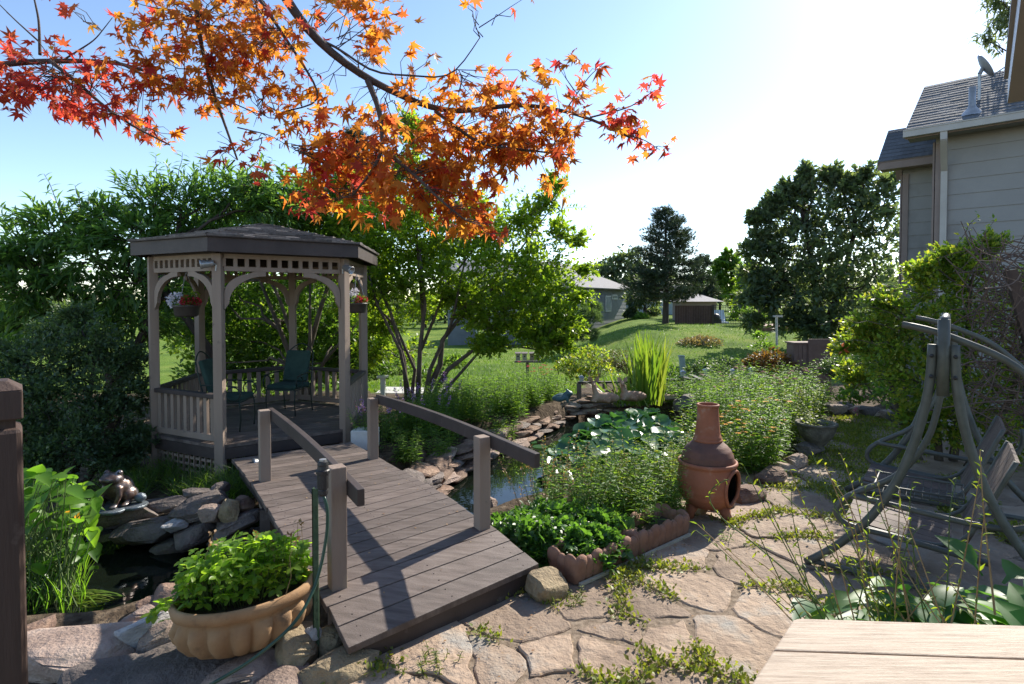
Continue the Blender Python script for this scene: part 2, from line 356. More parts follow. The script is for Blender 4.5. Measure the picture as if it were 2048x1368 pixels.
L_PER = leafm("perennial leaf", [(.07, .14, .035), (.1, .185, .042), (.14, .22, .045)], .5, .5, 2.2, .28)
L_PERY = leafm("yellow green leaf", [(.12, .19, .03), (.18, .24, .03), (.25, .28, .04)], .5, .5, 1.6, .28)
L_LOTUS = leafm("pond leaf", [(.035, .11, .045), (.05, .14, .05), (.06, .16, .05)], .33, .26, 1.5, .65)
L_HOSTA = leafm("hosta leaf", [(.05, .13, .05), (.075, .18, .05), (.1, .22, .05)], .42, .45, 1.8, .35)
L_ARROW = leafm("arrowhead leaf", [(.07, .16, .025), (.1, .21, .03), (.13, .25, .035)], .55, .38, 2.0, .45)
L_STRAW = leafm("strawberry leaf", [(.11, .2, .028), (.14, .25, .032), (.19, .29, .042)], .55, .4, 2.2, .4)
L_CLOV = leafm("low green leaf", [(.045, .11, .028), (.065, .15, .032), (.09, .19, .036)], .45, .4, 1.9)
L_REED = leafm("reed blade", [(.1, .19, .03), (.14, .23, .035), (.2, .25, .05)], .45, .4, 1.4)
L_GRASS = leafm("lawn blade", [(.07, .14, .02), (.1, .19, .028), (.13, .21, .03)], .45, .5, 1.4)
L_WEED = leafm("weed leaf", [(.12, .17, .03), (.18, .22, .035), (.24, .25, .06)], .45, .5, 1.3)
L_RUST = leafm("rusty shrub leaf", [(.14, .07, .025), (.2, .1, .03), (.1, .09, .025)], .4, .5, 1.3)
L_DRY = leafm("dry leaf", [(.22, .12, .06), (.34, .2, .1), (.42, .3, .16)], .3, .6, 1.0)
def petal(name, cols, tr=.35): return leafm(name, cols, tr, .55, 1.0, .2, cols)
PINKF = petal("pink petal", [(.45, .16, .2), (.6, .25, .28)]); REDF = petal("red petal", [(.45, .02, .04), (.6, .05, .09)])
WHITEF = petal("white petal", [(.65, .62, .7), (.8, .78, .82)]); PURPF = petal("purple petal", [(.4, .2, .5), (.55, .3, .6)])
GOLDF = petal("golden petal", [(.75, .33, .02), (.85, .45, .03)]); CORALF = petal("coral petal", [(.7, .16, .07), (.75, .22, .1)])
CONEF = petal("faded coneflower petal", [(.4, .18, .15), (.5, .27, .2)])

# ---------------------------------------------------------------- ground, water
def ground_mat():
    m, n, l, b = M_("ground")
    a = n.new("ShaderNodeAttribute"); a.attribute_name = "lawn"
    t = tex(n, l, "ShaderNodeTexNoise", 9, 8); s = ramp(n, [(.03, .021, .014), (.085, .062, .042), (.17, .13, .09)], [.3, .5, .7]); l.new(t.outputs[0], s.inputs[0])
    t2 = tex(n, l, "ShaderNodeTexNoise", .55, 6); t3 = tex(n, l, "ShaderNodeTexNoise", 28, 4)
    g = ramp(n, [(.08, .14, .02), (.13, .205, .03), (.2, .25, .05)], [.35, .5, .66]); l.new(t2.outputs[0], g.inputs[0])
    g2 = ramp(n, [(.6, .6, .6), (1.2, 1.2, 1.1)], [.3, .7]); l.new(t3.outputs[0], g2.inputs[0])
    mu = n.new("ShaderNodeMix"); mu.data_type = 'RGBA'; mu.blend_type = 'MULTIPLY'; mu.inputs[0].default_value = 1; l.new(g.outputs[0], mu.inputs[6]); l.new(g2.outputs[0], mu.inputs[7])
    mx = n.new("ShaderNodeMix"); mx.data_type = 'RGBA'; l.new(a.outputs['Fac'], mx.inputs[0]); l.new(s.outputs[0], mx.inputs[6]); l.new(mu.outputs[2], mx.inputs[7])
    l.new(mx.outputs[2], b.inputs['Base Color']); b.inputs['Roughness'].default_value = .95; b.inputs['Specular IOR Level'].default_value = .1
    bp = n.new("ShaderNodeBump"); bp.inputs['Strength'].default_value = .8; bp.inputs['Distance'].default_value = .04; l.new(t3.outputs[0], bp.inputs['Height']); l.new(bp.outputs[0], b.inputs['Normal'])
    return m
def lawn_amt(x, y):
    u = x / max(y, 1); edge = 13.2 if u < .12 else 16.0
    if u < -.25: edge = 14
    return sst(edge - .4, edge + .4, y + .5 * noise.noise((x * .6, y * .6, 3)))
ys = [-6 + .5 * i for i in range(15)] + [1.5 + .085 * i for i in range(110)]
while ys[-1] < 900: ys.append(ys[-1] + max(.085, (ys[-1] - 9) * .035))
ts = np.linspace(-1, 1, 181); ts = np.sign(ts) * (np.abs(ts) ** 1.7)
V = []; att = []
for y in ys:
    hw = 12 + 1.7 * max(0, y)
    for t in ts:
        x = t * hw; V.append((x, y, hgt(x, y))); att.append(lawn_amt(x, y))
nx = len(ts); gm = MB().add(V, [(j * nx + i, j * nx + i + 1, (j + 1) * nx + i + 1, (j + 1) * nx + i) for j in range(len(ys) - 1) for i in range(nx - 1)]).mesh("ground", ground_mat(), True)
gm.attributes.new("lawn", 'FLOAT', 'POINT').data.foreach_set("value", np.array(att, np.float32))
struct('ground', gm, None)
wm, n, l, b = M_("pond water"); b.inputs['Base Color'].default_value = (.006, .009, .006, 1); b.inputs['Roughness'].default_value = .03; b.inputs['IOR'].default_value = 1.33
b.inputs['Specular IOR Level'].default_value = .6
t = tex(n, l, "ShaderNodeTexNoise", 5, 3); bp = n.new("ShaderNodeBump"); bp.inputs['Strength'].default_value = .05; bp.inputs['Distance'].default_value = .03; l.new(t.outputs[0], bp.inputs['Height']); l.new(bp.outputs[0], b.inputs['Normal'])
struct('pond_water', MB().add([(-6, 2.6, WZ), (4.0, 2.6, WZ), (4.0, 10.2, WZ), (-6, 10.2, WZ)], [(0, 1, 2, 3)]), wm)
cpath = [G(*p, -.3)[:2] for p in [(905, 782), (912, 772), (1010, 776), (1010, 786)]]
struct('concrete_path', MB().prism([(-3.2, 13.25), (.0, 13.0), (.0, 13.9), (-3.2, 14.2)], -.6, -.27), surf("concrete", [(.45, .43, .4), (.58, .56, .52)], 5, .9, .3))

# ---------------------------------------------------------------- flagstone patio (one paved surface, stones cut as cells)
def clip(poly, n_, d):
    out = []
    for i in range(len(poly)):
        a, b = poly[i], poly[(i + 1) % len(poly)]; da = a[0] * n_[0] + a[1] * n_[1] - d; db = b[0] * n_[0] + b[1] * n_[1] - d
        if da <= 0: out.append(a)
        if (da < 0) != (db < 0) and abs(da - db) > 1e-12: t = da / (da - db); out.append((a[0] + (b[0] - a[0]) * t, a[1] + (b[1] - a[1]) * t))
    return out
PATIO = [G(*p)[:2] for p in [(330, 1600), (560, 1340), (760, 1300), (1060, 1190), (1140, 1185), (1375, 1080), (1440, 1040), (1520, 985), (1600, 925), (1650, 880), (1640, 845), (1760, 832), (1800, 850), (1830, 930), (2100, 1010), (2700, 1300), (2700, 1900), (900, 2600)]]
seeds = [G(*p)[:2] for p in [(1385, 1178), (1500, 1140), (1190, 1215), (1050, 1255), (1215, 1320), (1330, 1275), (1450, 1285), (1100, 1320), (985, 1330), (1290, 1225), (1245, 1262), (1575, 1062), (1400, 1075), (1470, 1015), (1590, 1000), (1640, 950), (1700, 925), (1690, 875), (1620, 1100), (1560, 1225), (1700, 1200), (1760, 1000), (900, 1340), (1350, 1110), (1540, 960), (1750, 880), (860, 1400), (1120, 1400), (1350, 1400)]]
r_ = random.Random(5)
for _ in range(900):
    q = (r_.uniform(-1.6, 4.5), r_.uniform(1.0, 9.5))
    if min(math.hypot(q[0] - s[0], q[1] - s[1]) for s in seeds) > .56: seeds.append(np.array(q))
fm = MB(); gaps = []
for i, s in enumerate(seeds):
    if sdist(s[0], s[1], PATIO) > .12: continue
    poly = [(s[0] - 2, s[1] - 2), (s[0] + 2, s[1] - 2), (s[0] + 2, s[1] + 2), (s[0] - 2, s[1] + 2)]
    for j, q in enumerate(seeds):
        if j != i and math.hypot(q[0] - s[0], q[1] - s[1]) < 2.6:
            nn = np.array([q[0] - s[0], q[1] - s[1]]); L = np.linalg.norm(nn); nn /= L; g_ = .006 + .020 * ((i * 7 + j * 7) % 5) / 4
            poly = clip(poly, nn, nn.dot(s) + L / 2 - g_)
            if not poly: break
    if len(poly) < 3: continue
    out = []
    for k in range(len(poly)):                                           # wobble the outline
        a, b_ = np.array(poly[k]), np.array(poly[(k + 1) % len(poly)]); L = np.linalg.norm(b_ - a); m = max(1, int(L / .045))
        for q in range(m):
            p = a + (b_ - a) * q / m; p = p + np.array([noise.noise((p[0] * 6, p[1] * 6, i)), noise.noise((p[0] * 6, p[1] * 6, i + 50))]) * .05 + np.array([noise.noise((p[0] * 19, p[1] * 19, i)), noise.noise((p[0] * 19, p[1] * 19, i + 9))]) * .012 + (np.array(s) - p) * (.06 if q == 0 else 0); out.append(p)
            if sdist(p[0], p[1], PATIO) < .1: gaps.append(p + (p - s) / np.linalg.norm(p - s) * .03)
    z0 = r_.uniform(.013, .023); tx, ty = r_.uniform(-.008, .008), r_.uniform(-.008, .008); k = len(out); V = []
    for ins, dz in ((0, -.06), (0, -.006), (.01, 0)):
        for p in out:
            q = p + (s - p) / max(.05, np.linalg.norm(s - p)) * ins; V.append((q[0], q[1], z0 + dz + tx * (q[0] - s[0]) + ty * (q[1] - s[1]) + .004 * noise.noise((q[0] * 9, q[1] * 9, 1))))
    V.append((s[0], s[1], z0 + .004)); c = len(V) - 1
    fm.add(V, [(m * k + j, m * k + (j + 1) % k, (m + 1) * k + (j + 1) % k, (m + 1) * k + j) for m in (0, 1) for j in range(k)] + [(2 * k + j, 2 * k + (j + 1) % k, c) for j in range(k)])
struct('flagstone_patio', fm, FLAG)
struct('grit_bed', MB().prism(PATIO, -.03, .006), surf('tan grit', [(.11, .08, .055), (.22, .165, .115), (.33, .26, .19)], 30, .95, .8, fine=160, dist=.008))
gaps = np.array(gaps)

# ---------------------------------------------------------------- rocks
def rock_mb(c, size, seed, rz=0.0, box=.45, cuts=6, rough=.055, tilt=(0, 0), sub=3):
    r = random.Random(seed); bm = bmesh.new(); bmesh.ops.create_icosphere(bm, subdivisions=sub, radius=1.0)
    pl = [(Vector((r.gauss(0, 1), r.gauss(0, 1), r.gauss(0, .8))).normalized(), r.uniform(.62, .85)) for _ in range(cuts)]
    rot = Matrix.Rotation(rz, 3, 'Z') @ Matrix.Rotation(tilt[0], 3, 'X') @ Matrix.Rotation(tilt[1], 3, 'Y'); V = []
    for v in bm.verts:
        p = Vector([math.copysign(abs(q) ** box, q) for q in v.co])
        for nn, d in pl:
            e = p.dot(nn) - d * 1.15
            if e > 0: p -= nn * e * .97
        o = Vector((seed * 3.1, seed * 1.7, 0)); p += p.normalized() * (noise.noise(p * 1.6 + o) * rough * 2 + noise.noise(p * 5 + o) * rough * .6 + noise.noise(Vector((p.x * 9, p.y * 9, p.z * 22)) + o) * rough * .45)
        p = rot @ Vector((p.x * size[0] / 2, p.y * size[1] / 2, p.z * size[2] / 2)); V.append((p.x + c[0], p.y + c[1], p.z + c[2]))
    fs = [tuple(v.index for v in f.verts) for f in bm.faces]; bm.free(); return MB().add(V, fs)
def rock(name, c, size, mat, label, seed, cat='rock', group=None, **k):
    o = solo(name, rock_mb((0, 0, 0), size, seed, **k), mat, label, cat, group, smooth=True); o.location = [float(v) for v in c]
    me = o.data
    if hasattr(me, 'set_sharp_from_angle'): me.set_sharp_from_angle(angle=R(32))
    return o

# ---------------------------------------------------------------- gazebo
FZ = .27
A_ = G(441, 890, FZ)[:2]; C_ = G(690, 857, FZ)[:2]
sv = C_ - A_; SIDE = np.linalg.norm(sv); PHI = math.atan2(sv[1], sv[0])
hexv = [A_]
for k in range(5): hexv.append(hexv[-1] + SIDE * np.array([math.cos(PHI + k * math.pi / 3), math.sin(PHI + k * math.pi / 3)]))
hexv[5] = G(311, 868, FZ)[:2]; hexv[4] = hexv[4] + (.14, -.06); CEN = sum(hexv) / 6                                                       # order: A, C, D, E, F, B
gz = thing('gazebo', 'six sided wooden gazebo with taupe posts and dark brown low roof', 'gazebo', (CEN[0], CEN[1], -.2))
def rad(k, q): return CEN + (hexv[k % 6] - CEN) * q
fl = MB(); ax = np.array([math.cos(PHI), math.sin(PHI)]); nx_ = np.array([-ax[1], ax[0]]); hp = [tuple(rad(k, 1.03)) for k in range(6)]
d0 = min(np.dot(p, nx_) for p in hp); wq = .14; k = 0
while d0 + k * wq < max(np.dot(p, nx_) for p in hp):
    q = clip(clip(hp, -nx_, -(d0 + k * wq + .003)), nx_, d0 + (k + 1) * wq - .003); k += 1
    if len(q) > 2: fl.prism(q, FZ - .035, FZ)
put('floor', fl, DECKM, gz)
jo = MB(); la = MB()
for k in range(6):
    a, b_ = rad(k, 1.0), rad(k + 1, 1.0); jo.beam((*rad(k, 1.01), FZ - .10), (*rad(k + 1, 1.01), FZ - .10), .04, .12)
    if k == 0: continue
    z0, z1 = -.28, FZ - .17; d = (b_ - a); L = np.linalg.norm(d)
    for q in range(12): la.beam((*(a + d * (q + .5) / 12), z0), (*(a + d * (q + .5) / 12), z1), .035, .012, up=(d[0], d[1], .001))
    for q in range(5): z = z0 + (z1 - z0) * (q + .5) / 5; la.beam((*(a + nx_ * .012), z), (*(b_ + nx_ * .012), z), .012, .03)
put('rim_joist', jo, DARKP, gz); put('lattice_skirt', la, TAUPE, gz)
HB, HT = P(441, 541.5, A_[1])[2], P(441, 507, A_[1])[2]
for k in range(6):
    p = hexv[k]; ang = math.atan2(*(p - CEN)[::-1]); c, s_ = math.cos(ang), math.sin(ang)
    put('post', MB().box((p[0], p[1], (HT - .45) / 2), (.1, .1, HT + .45), [(c, -s_, 0), (s_, c, 0), (0, 0, 1)]), TAUPE, gz, bevel=.006)
for k in range(6):
    a, b_ = hexv[k], hexv[(k + 1) % 6]; d = b_ - a; L = np.linalg.norm(d); u = d / L; a2, b2 = a + u * .055, b_ - u * .055; up = (0, 0, 1)
    h = MB(); h.beam((*a2, HB + .025), (*b2, HB + .025), .05, .05); h.beam((*a2, HT - .025), (*b2, HT - .025), .05, .05); m = 11
    for q in range(m + 1): p = a2 + (b2 - a2) * q / m; h.beam((*p, HB + .05), (*p, HT - .05), .04, .045, up=(-u[1], u[0], 0))
    put('header', h, TAUPE, gz)
    for e, sg in ((a2, 1), (b2, -1)):                                     # curved brackets
        o = []; ww = .44; hh = .36; nseg = 9
        for q in range(nseg): t = math.pi / 2 * q / (nseg - 1); o.append((ww - (ww - .02) * math.cos(t) * 1.0 if 0 else ww * (1 - math.cos(t)) * 1.0, -hh + hh * math.sin(t)))
        o2 = [(x + .075 * (1 - i / (nseg - 1)) * .2, z) for i, (x, z) in enumerate(o)]
        inner = [(x, z) for x, z in o]; outer = [(max(0, x - .075), min(0, z + .06)) for x, z in o]
        pl = [(0, -hh - .06)] + [(.0 if i == 0 else x, z) for i, (x, z) in enumerate(outer)][1:] + [(ww, 0)]
        prof = [(0, -hh - .08), (.05, -hh)] + [(.05 + (ww - .05) * (1 - math.cos(math.pi / 2 * q / 8)), -hh + hh * .86 * math.sin(math.pi / 2 * q / 8)) for q in range(1, 9)] + [(ww, 0)]
        back = [(ww - .12, 0)] + [(ww * .72 * (1 - math.cos(math.pi / 2 * q / 8)), -hh * .72 + hh * .66 * math.sin(math.pi / 2 * q / 8)) for q in range(7, 0, -1)] + [(0, -hh * .72)]
        poly = prof + back; n2 = np.array([-u[1], u[0]]); V = []
        for off in (-.022, .022):
            for x, z in poly: p = e + u * sg * x + n2 * off; V.append((p[0], p[1], HB + z - .001))
        kk = len(poly); bk = MB(); m = len(prof); mb_ = []
        bmk = bmesh.new(); vs = [bmk.verts.new(v) for v in V]; bmk.faces.new(vs[:kk]); bmk.faces.new(vs[kk:][::-1])
        for i in range(kk): bmk.faces.new((vs[i], vs[(i + 1) % kk], vs[kk + (i + 1) % kk], vs[kk + i]))
        bmesh.ops.recalc_face_normals(bmk, faces=bmk.faces); bmesh.ops.triangulate(bmk, faces=[f for f in bmk.faces if len(f.verts) > 4])
        me = bpy.data.meshes.new("bracket"); bmk.to_mesh(me); bmk.free(); me.materials.append(TAUPE); put('bracket', me, None, gz)
    # roof edge
    ro = 1.165; f = MB(); f.beam((*rad(k, ro - .01), HT + .085), (*rad(k + 1, ro - .01), HT + .085), .035, .155, ext=.012); put('fascia', f, DARKP, gz)
    f = MB(); f.beam((*rad(k, .98), HT + .04), (*rad(k + 1, .98), HT + .04), .08, .08); f.beam((*rad(k, .05), HT + .42), (*rad(k, ro - .03), HT + .12), .04, .09); put('rafter', f, DARKP, gz)
    if k: # railing (open on the bridge side)
        rl = MB(); rl.beam((*a2, FZ + .07), (*b2, FZ + .07), .045, .07); nb = 9
        for q in range(nb): p = a2 + (b2 - a2) * (q + .5) / nb; rl.beam((*p, FZ + .1), (*p, FZ + .52), .055, .035, up=(-u[1], u[0], 0))
        ro_ = put('railing', rl, TAUPE, gz); put('top_rail', MB().beam((*a2, FZ + .545), (*b2, FZ + .545), .09, .05), DARKP, ro_, bevel=.006)
rf = MB(); apex = np.array([*CEN, HT + .50]); ZE = HT + .165; rr = random.Random(2)
rfb = MB()
for k in range(6):
    e0, e1 = np.array([*rad(k, 1.19), ZE]), np.array([*rad(k + 1, 1.19), ZE]); rows = 11
    nrm = np.cross(e1 - e0, apex - e0); nrm /= np.linalg.norm(nrm); rfb.slab([e0, e1, apex], .012)
    for q in range(rows):
        t0, t1 = q / rows, min(1, (q + 1.12) / rows); L0, L1 = e0 + (apex - e0) * t0, e1 + (apex - e1) * t0; U0, U1 = e0 + (apex - e0) * t1, e1 + (apex - e1) * t1
        m = max(1, int(np.linalg.norm(L1 - L0) / .16)); cut = [0] + sorted(min(1, max(0, (i + (q % 2) * .5 + rr.uniform(-.15, .15)) / m)) for i in range(1, m)) + [1]
        for i in range(len(cut) - 1):
            if cut[i + 1] - cut[i] < 1e-3: continue
            lo = nrm * (.026 + rr.uniform(0, .012)); hi = nrm * .013
            a0, a1 = L0 + (L1 - L0) * cut[i], L0 + (L1 - L0) * cut[i + 1]; b0, b1 = U0 + (U1 - U0) * cut[i], U0 + (U1 - U0) * cut[i + 1]
            rf.add([a0 + lo, a1 + lo, b1 + hi, b0 + hi, a0 + nrm * .012, a1 + nrm * .012], [(0, 1, 2, 3), (4, 5, 1, 0)])
rfo = put('roof', rfb, DARKP, gz); put('shingles', rf, SHINGLE, rfo)

# ---------------------------------------------------------------- footbridge
br = thing('footbridge', 'low arched wooden footbridge with brown planks leading to the gazebo', 'footbridge', (-1.4, 4.8, 0))
Lp = [G(696, 1297, .15), G(647, 1196, .235), G(505, 971, .275), G(464, 918, .20)]
Rp = [G(1077, 1128, .17), G(993, 1059, .245), G(873, 978, .285), G(702, 884, .20)]
def along(pl, t):                                                        # t 0..1 by length, smooth
    d = [0]; 
    for i in range(3): d.append(d[-1] + np.linalg.norm(pl[i + 1] - pl[i]))
    return np.array([np.interp(t * d[-1], d, [p[q] for p in pl]) for q in range(3)])
dk = MB(); NP = 26; tr = .127
def tt(i): return i / 3 * tr if i <= 3 else tr + (1 - tr) * (i - 3) / (NP - 3)
for i in range(NP):
    t0, t1 = tt(i) + .0011, tt(i + 1) - .0011; j0, j1 = rr.uniform(-.008, .008), rr.uniform(-.008, .008)
    l0, l1, r0, r1 = along(Lp, t0), along(Lp, t1), along(Rp, t0), along(Rp, t1); ex = unit(r0 - l0); l0, l1, r0, r1 = l0 + ex * j0, l1 + ex * j0, r0 + ex * j1, r1 + ex * j1
    dz = np.array([0, 0, -.038]); dk.add([l0 + dz, r0 + dz, r1 + dz, l1 + dz, l0, r0, r1, l1], [(3, 2, 1, 0), (4, 5, 6, 7), (0, 1, 5, 4), (1, 2, 6, 5), (2, 3, 7, 6), (3, 0, 4, 7)])
put('deck', dk, DECKM, br, bevel=.004)
nl_ = MB()
for i in range(NP):
    for e_ in (.07, .5, .93):
        for t_ in (.28, .72):
            t = tt(i) + (tt(i + 1) - tt(i)) * t_; l0, r0 = along(Lp, t), along(Rp, t); q = l0 + (r0 - l0) * (e_ + rr.uniform(-.008, .008)); nl_.ball(q, (.005, .005, .0022), 6, 4)
put('nails', nl_, surf("rusty nail", [(.03, .02, .016), (.06, .04, .03)], 9, .6, 0), br)
ms = MB()
for pl in (Lp, Rp):
    ms = MB(); ins = unit(Rp[1] - Lp[1]) * (.09 if pl is Lp else -.09); ps = [along(pl, t) + ins for t in np.linspace(.015, .99, 12)]
    for i in range(11): ms.beam(ps[i] + (0, 0, -.115), ps[i + 1] + (0, 0, -.115), .045, .15, ext=.004)
    put('stringer', ms, DARKP, br)

a, b_ = along(Lp, .012), along(Rp, .012); u = unit(b_ - a); put('riser', MB().beam(a + u * .1 + (0, 0, -.125), b_ - u * .04 + (0, 0, -.135), .04, .17), DARKP, br)
# trestle legs down to the pond bed carry the span
for t in (.32, .62):
    for pl, sg in ((Lp, 1), (Rp, -1)):
        p = along(pl, t) + unit(Rp[1] - Lp[1]) * .09 * sg; put('pier', MB().box((p[0], p[1], -.35), (.09, .09, .9)), DARKP, br)
bx = unit((Lp[2] - Lp[1]) * (1, 1, 0)); by = np.array([bx[1], -bx[0], 0]); BR = np.stack([by, bx, [0, 0, 1]], 1)
posts = {}
for nm_, px, py, top, z, tl in (('nl', 675, 1172, 932, .235, 0), ('nr', 964, 1057, 872, .24, 0), ('fr', 746, 917, 796, .235, 0), ('fl', 530, 960, 820, .27, 0)):
    p = G(px, py, z); zt = P(px, top, p[1])[2]; posts[nm_] = (p, zt)
    m = MB().box((p[0], p[1], (z - .25 + zt) / 2), (.092, .092, zt - z + .25), BR)
    ob = put('post', m, surf("worn post paint", [(.2, .15, .12), (.3, .23, .185)], 6, .8, .5, (1, 1, .12), fine=60, dist=.01, stain=((.36, .28, .2), 5, .6)) if nm_ == 'nl' else TAUPE, br, bevel=.006)
    if nm_ == 'nl': ob['label'] = 'taupe post with split weathered top'
def rail(a, b_, off, e0, e1, za, zb):
    pa, pb = posts[a][0], posts[b_][0]; d = unit((pb - pa) * (1, 1, 0)); o = off
    q0 = np.array([pa[0], pa[1], posts[a][1] + za]) - d * e0 + o; q1 = np.array([pb[0], pb[1], posts[b_][1] + zb]) + d * e1 + o; mid = (q0 + q1) / 2 + (0, 0, .03)
    pts = [q0 + (q1 - q0) * t + np.array([0, 0, .03 * math.sin(math.pi * t)]) for t in np.linspace(0, 1, 9)]
    m = MB()
    V = []; sx = by * .022; 
    for p in pts: V += [p - sx - (0, 0, .048), p + sx - (0, 0, .048), p + sx + (0, 0, .048), p - sx + (0, 0, .048)]
    Fc = [(0, 3, 2, 1), (32, 33, 34, 35)] + [(i * 4 + j, i * 4 + (j + 1) % 4, i * 4 + 4 + (j + 1) % 4, i * 4 + 4 + j) for i in range(8) for j in range(4)]
    put('handrail', m.add(V, Fc), DARKP, br, bevel=.005)
rail('nr', 'fr', by * .07, .58, .04, -.055, -.02); rail('nl', 'fl', by * .07, .22, .10, -.135, -.05)
# ---------------------------------------------------------------- near foreground
dp = thing('deck_post', 'brown square post with chamfered cap and grooved neck at the frame edge', 'post', (-1.26, 1.4, -.3))
WOODR = surf("reddish brown wood", [(.045, .027, .021), (.085, .053, .041)], 4, .7, .4, (3, 3, .25), fine=50, dist=.006, stain=((.17, .125, .1), 7, .66))
yp = 1.42; xr = P(46, 800, yp)[0]; zt = P(46, 762, yp)[2]; zg = P(46, 846, yp)[2]; wd = .125; cx = xr - wd / 2
ed_ = unit(np.array([-.70, .80, 0])); ew_ = np.array([ed_[1], -ed_[0], 0]); PM = np.stack([ew_, ed_, [0, 0, 1]], 1); pc_ = np.array([xr, yp, 0]) - ew_ * h_w + ed_ * h_w if 0 else np.array([xr, yp, 0]) - ew_ * wd / 2 + ed_ * wd / 2
put('shaft', MB().box(pc_ + (0, 0, (zg - .012 - .3) / 2), (wd - .004, wd - .004, zg - .012 + .3), PM), WOODR, dp, bevel=.012)
put('neck', MB().box(pc_ + (0, 0, zg), (wd - .03, wd - .03, .03), PM), WOODR, dp)
cp = MB(); h = wd / 2; cp.box(pc_ + (0, 0, (zg + .01 + zt - .022) / 2), (wd, wd, zt - .022 - zg - .01), PM)
V = [pc_ + ew_ * sx * h + ed_ * sy * h + (0, 0, zt - .022) for sx, sy in ((-1, -1), (1, -1), (1, 1), (-1, 1))] + [pc_ + ew_ * sx * (h - .028) + ed_ * sy * (h - .028) + (0, 0, zt) for sx, sy in ((-1, -1), (1, -1), (1, 1), (-1, 1))]
cp.add(V, [(4, 5, 6, 7), (0, 1, 5, 4), (1, 2, 6, 5), (2, 3, 7, 6), (3, 0, 4, 7)]); put('cap', cp, WOODR, dp, bevel=.004)
# table of beige planks
TZ = 1.02
BEIGE = surf("beige wood grain plank", [(.3, .225, .165), (.42, .33, .25), (.5, .405, .315)], 5, .6, .5, (1.2, 22, 1), fine=26, dist=.004, rot=(0, 0, R(-3)), detail=6, pos=[.35, .5, .66])
tb = thing('plank_table', 'beige wood grain plank tabletop', 'table', (1.3, 1.2, 0))
TL, TRr = G(1588, 1236, TZ), G(2060, 1251, TZ); BL = G(1500, 1372, TZ); ux = unit(TRr - TL); uy = unit(BL - TL); uy = unit(uy - ux * .0)
pw_ = np.linalg.norm(G(1553, 1302, TZ) - TL)
for i in range(4):
    a = TL + uy * (pw_ * i + .004 * (i > 0)); b_ = TL + uy * (pw_ * (i + 1) - .001); m = MB(); poly = [a, a + ux * 1.5, b_ + ux * 1.5, b_]
    if i == 0: poly = [TL + uy * .012, TL + ux * .008 + uy * .003, TL + ux * .02, TL + ux * 1.5, b_ + ux * 1.5, b_]
    m.prism([p[:2] for p in poly], TZ - .035, TZ); put('plank', m, BEIGE, tb, bevel=.004)
for s_ in (.12, 1.38):
    for q in (.08, .62): p = TL + ux * s_ + uy * q; put('leg', MB().box((p[0], p[1], TZ / 2 - .03), (.07, .07, TZ - .07)), BEIGE, tb)
# hose stand
hs = thing('hose_stand', 'green steel stake carrying a black pipe fitting beside the bridge rail', 'hose stand', G(633, 1215, 0))
hp_ = P(636, 1150, 2.98)
xh, yh = hp_[0], hp_[1]; ztop = P(645, 925, yh)[2]
st = MB(); st.box((xh - .012, yh, (ztop - .14 - .1) / 2), (.032, .006, ztop - .14 + .1)); st.box((xh - .026, yh + .012, (ztop - .14 - .1) / 2), (.005, .03, ztop - .14 + .1)); 
for i in range(12): st.ball((xh - .01, yh - .005, .2 + i * .055), (.005, .003, .008), 6, 4)
put('stake', st, STAKE, hs)
xv = P(646, 960, yh)[0]
vl = MB().lathe((xv, yh, ztop - .175), [(.001, 0), (.02, 0), (.026, .01), (.026, .03), (.024, .035), (.03, .04), (.03, .115), (.036, .12), (.036, .135), (.03, .14), (.027, .16), (.029, .165), (.026, .18), (.012, .184), (.001, .184)], 20, lobes=12, amp=lambda z: .06 if z > .11 else 0)
put('valve', vl, BLACKP, hs, smooth=False)
put('cap', MB().lathe((xv, yh, ztop + .008), [(.001, 0), (.018, 0), (.018, .01), (.001, .012)], 16), GREYM, hs)
ps = [(xv + .004, yh - .01, ztop - .17), P(655, 1010, yh - .02), P(655, 1060, yh - .03), P(645, 1120, yh - .06), P(630, 1175, yh - .1), P(605, 1225, 2.78), P(575, 1262, 2.72), P(530, 1300, 2.68), P(490, 1330, 2.65), P(420, 1370, 2.6)]
def smooth(ps, n=40):
    ps = np.array(ps); d = np.concatenate([[0], np.cumsum(np.linalg.norm(np.diff(ps, axis=0), axis=1))]); t = np.linspace(0, d[-1], n); q = np.stack([np.interp(t, d, ps[:, i]) for i in range(3)], 1)
    for _ in range(3): q[1:-1] = (q[:-2] + 2 * q[1:-1] + q[2:]) / 4
    return q
solo('garden_hose', MB().tube(smooth(ps), .0085, 8), HOSEM, 'dark green garden hose hanging from the black pipe fitting', 'hose', smooth=True)

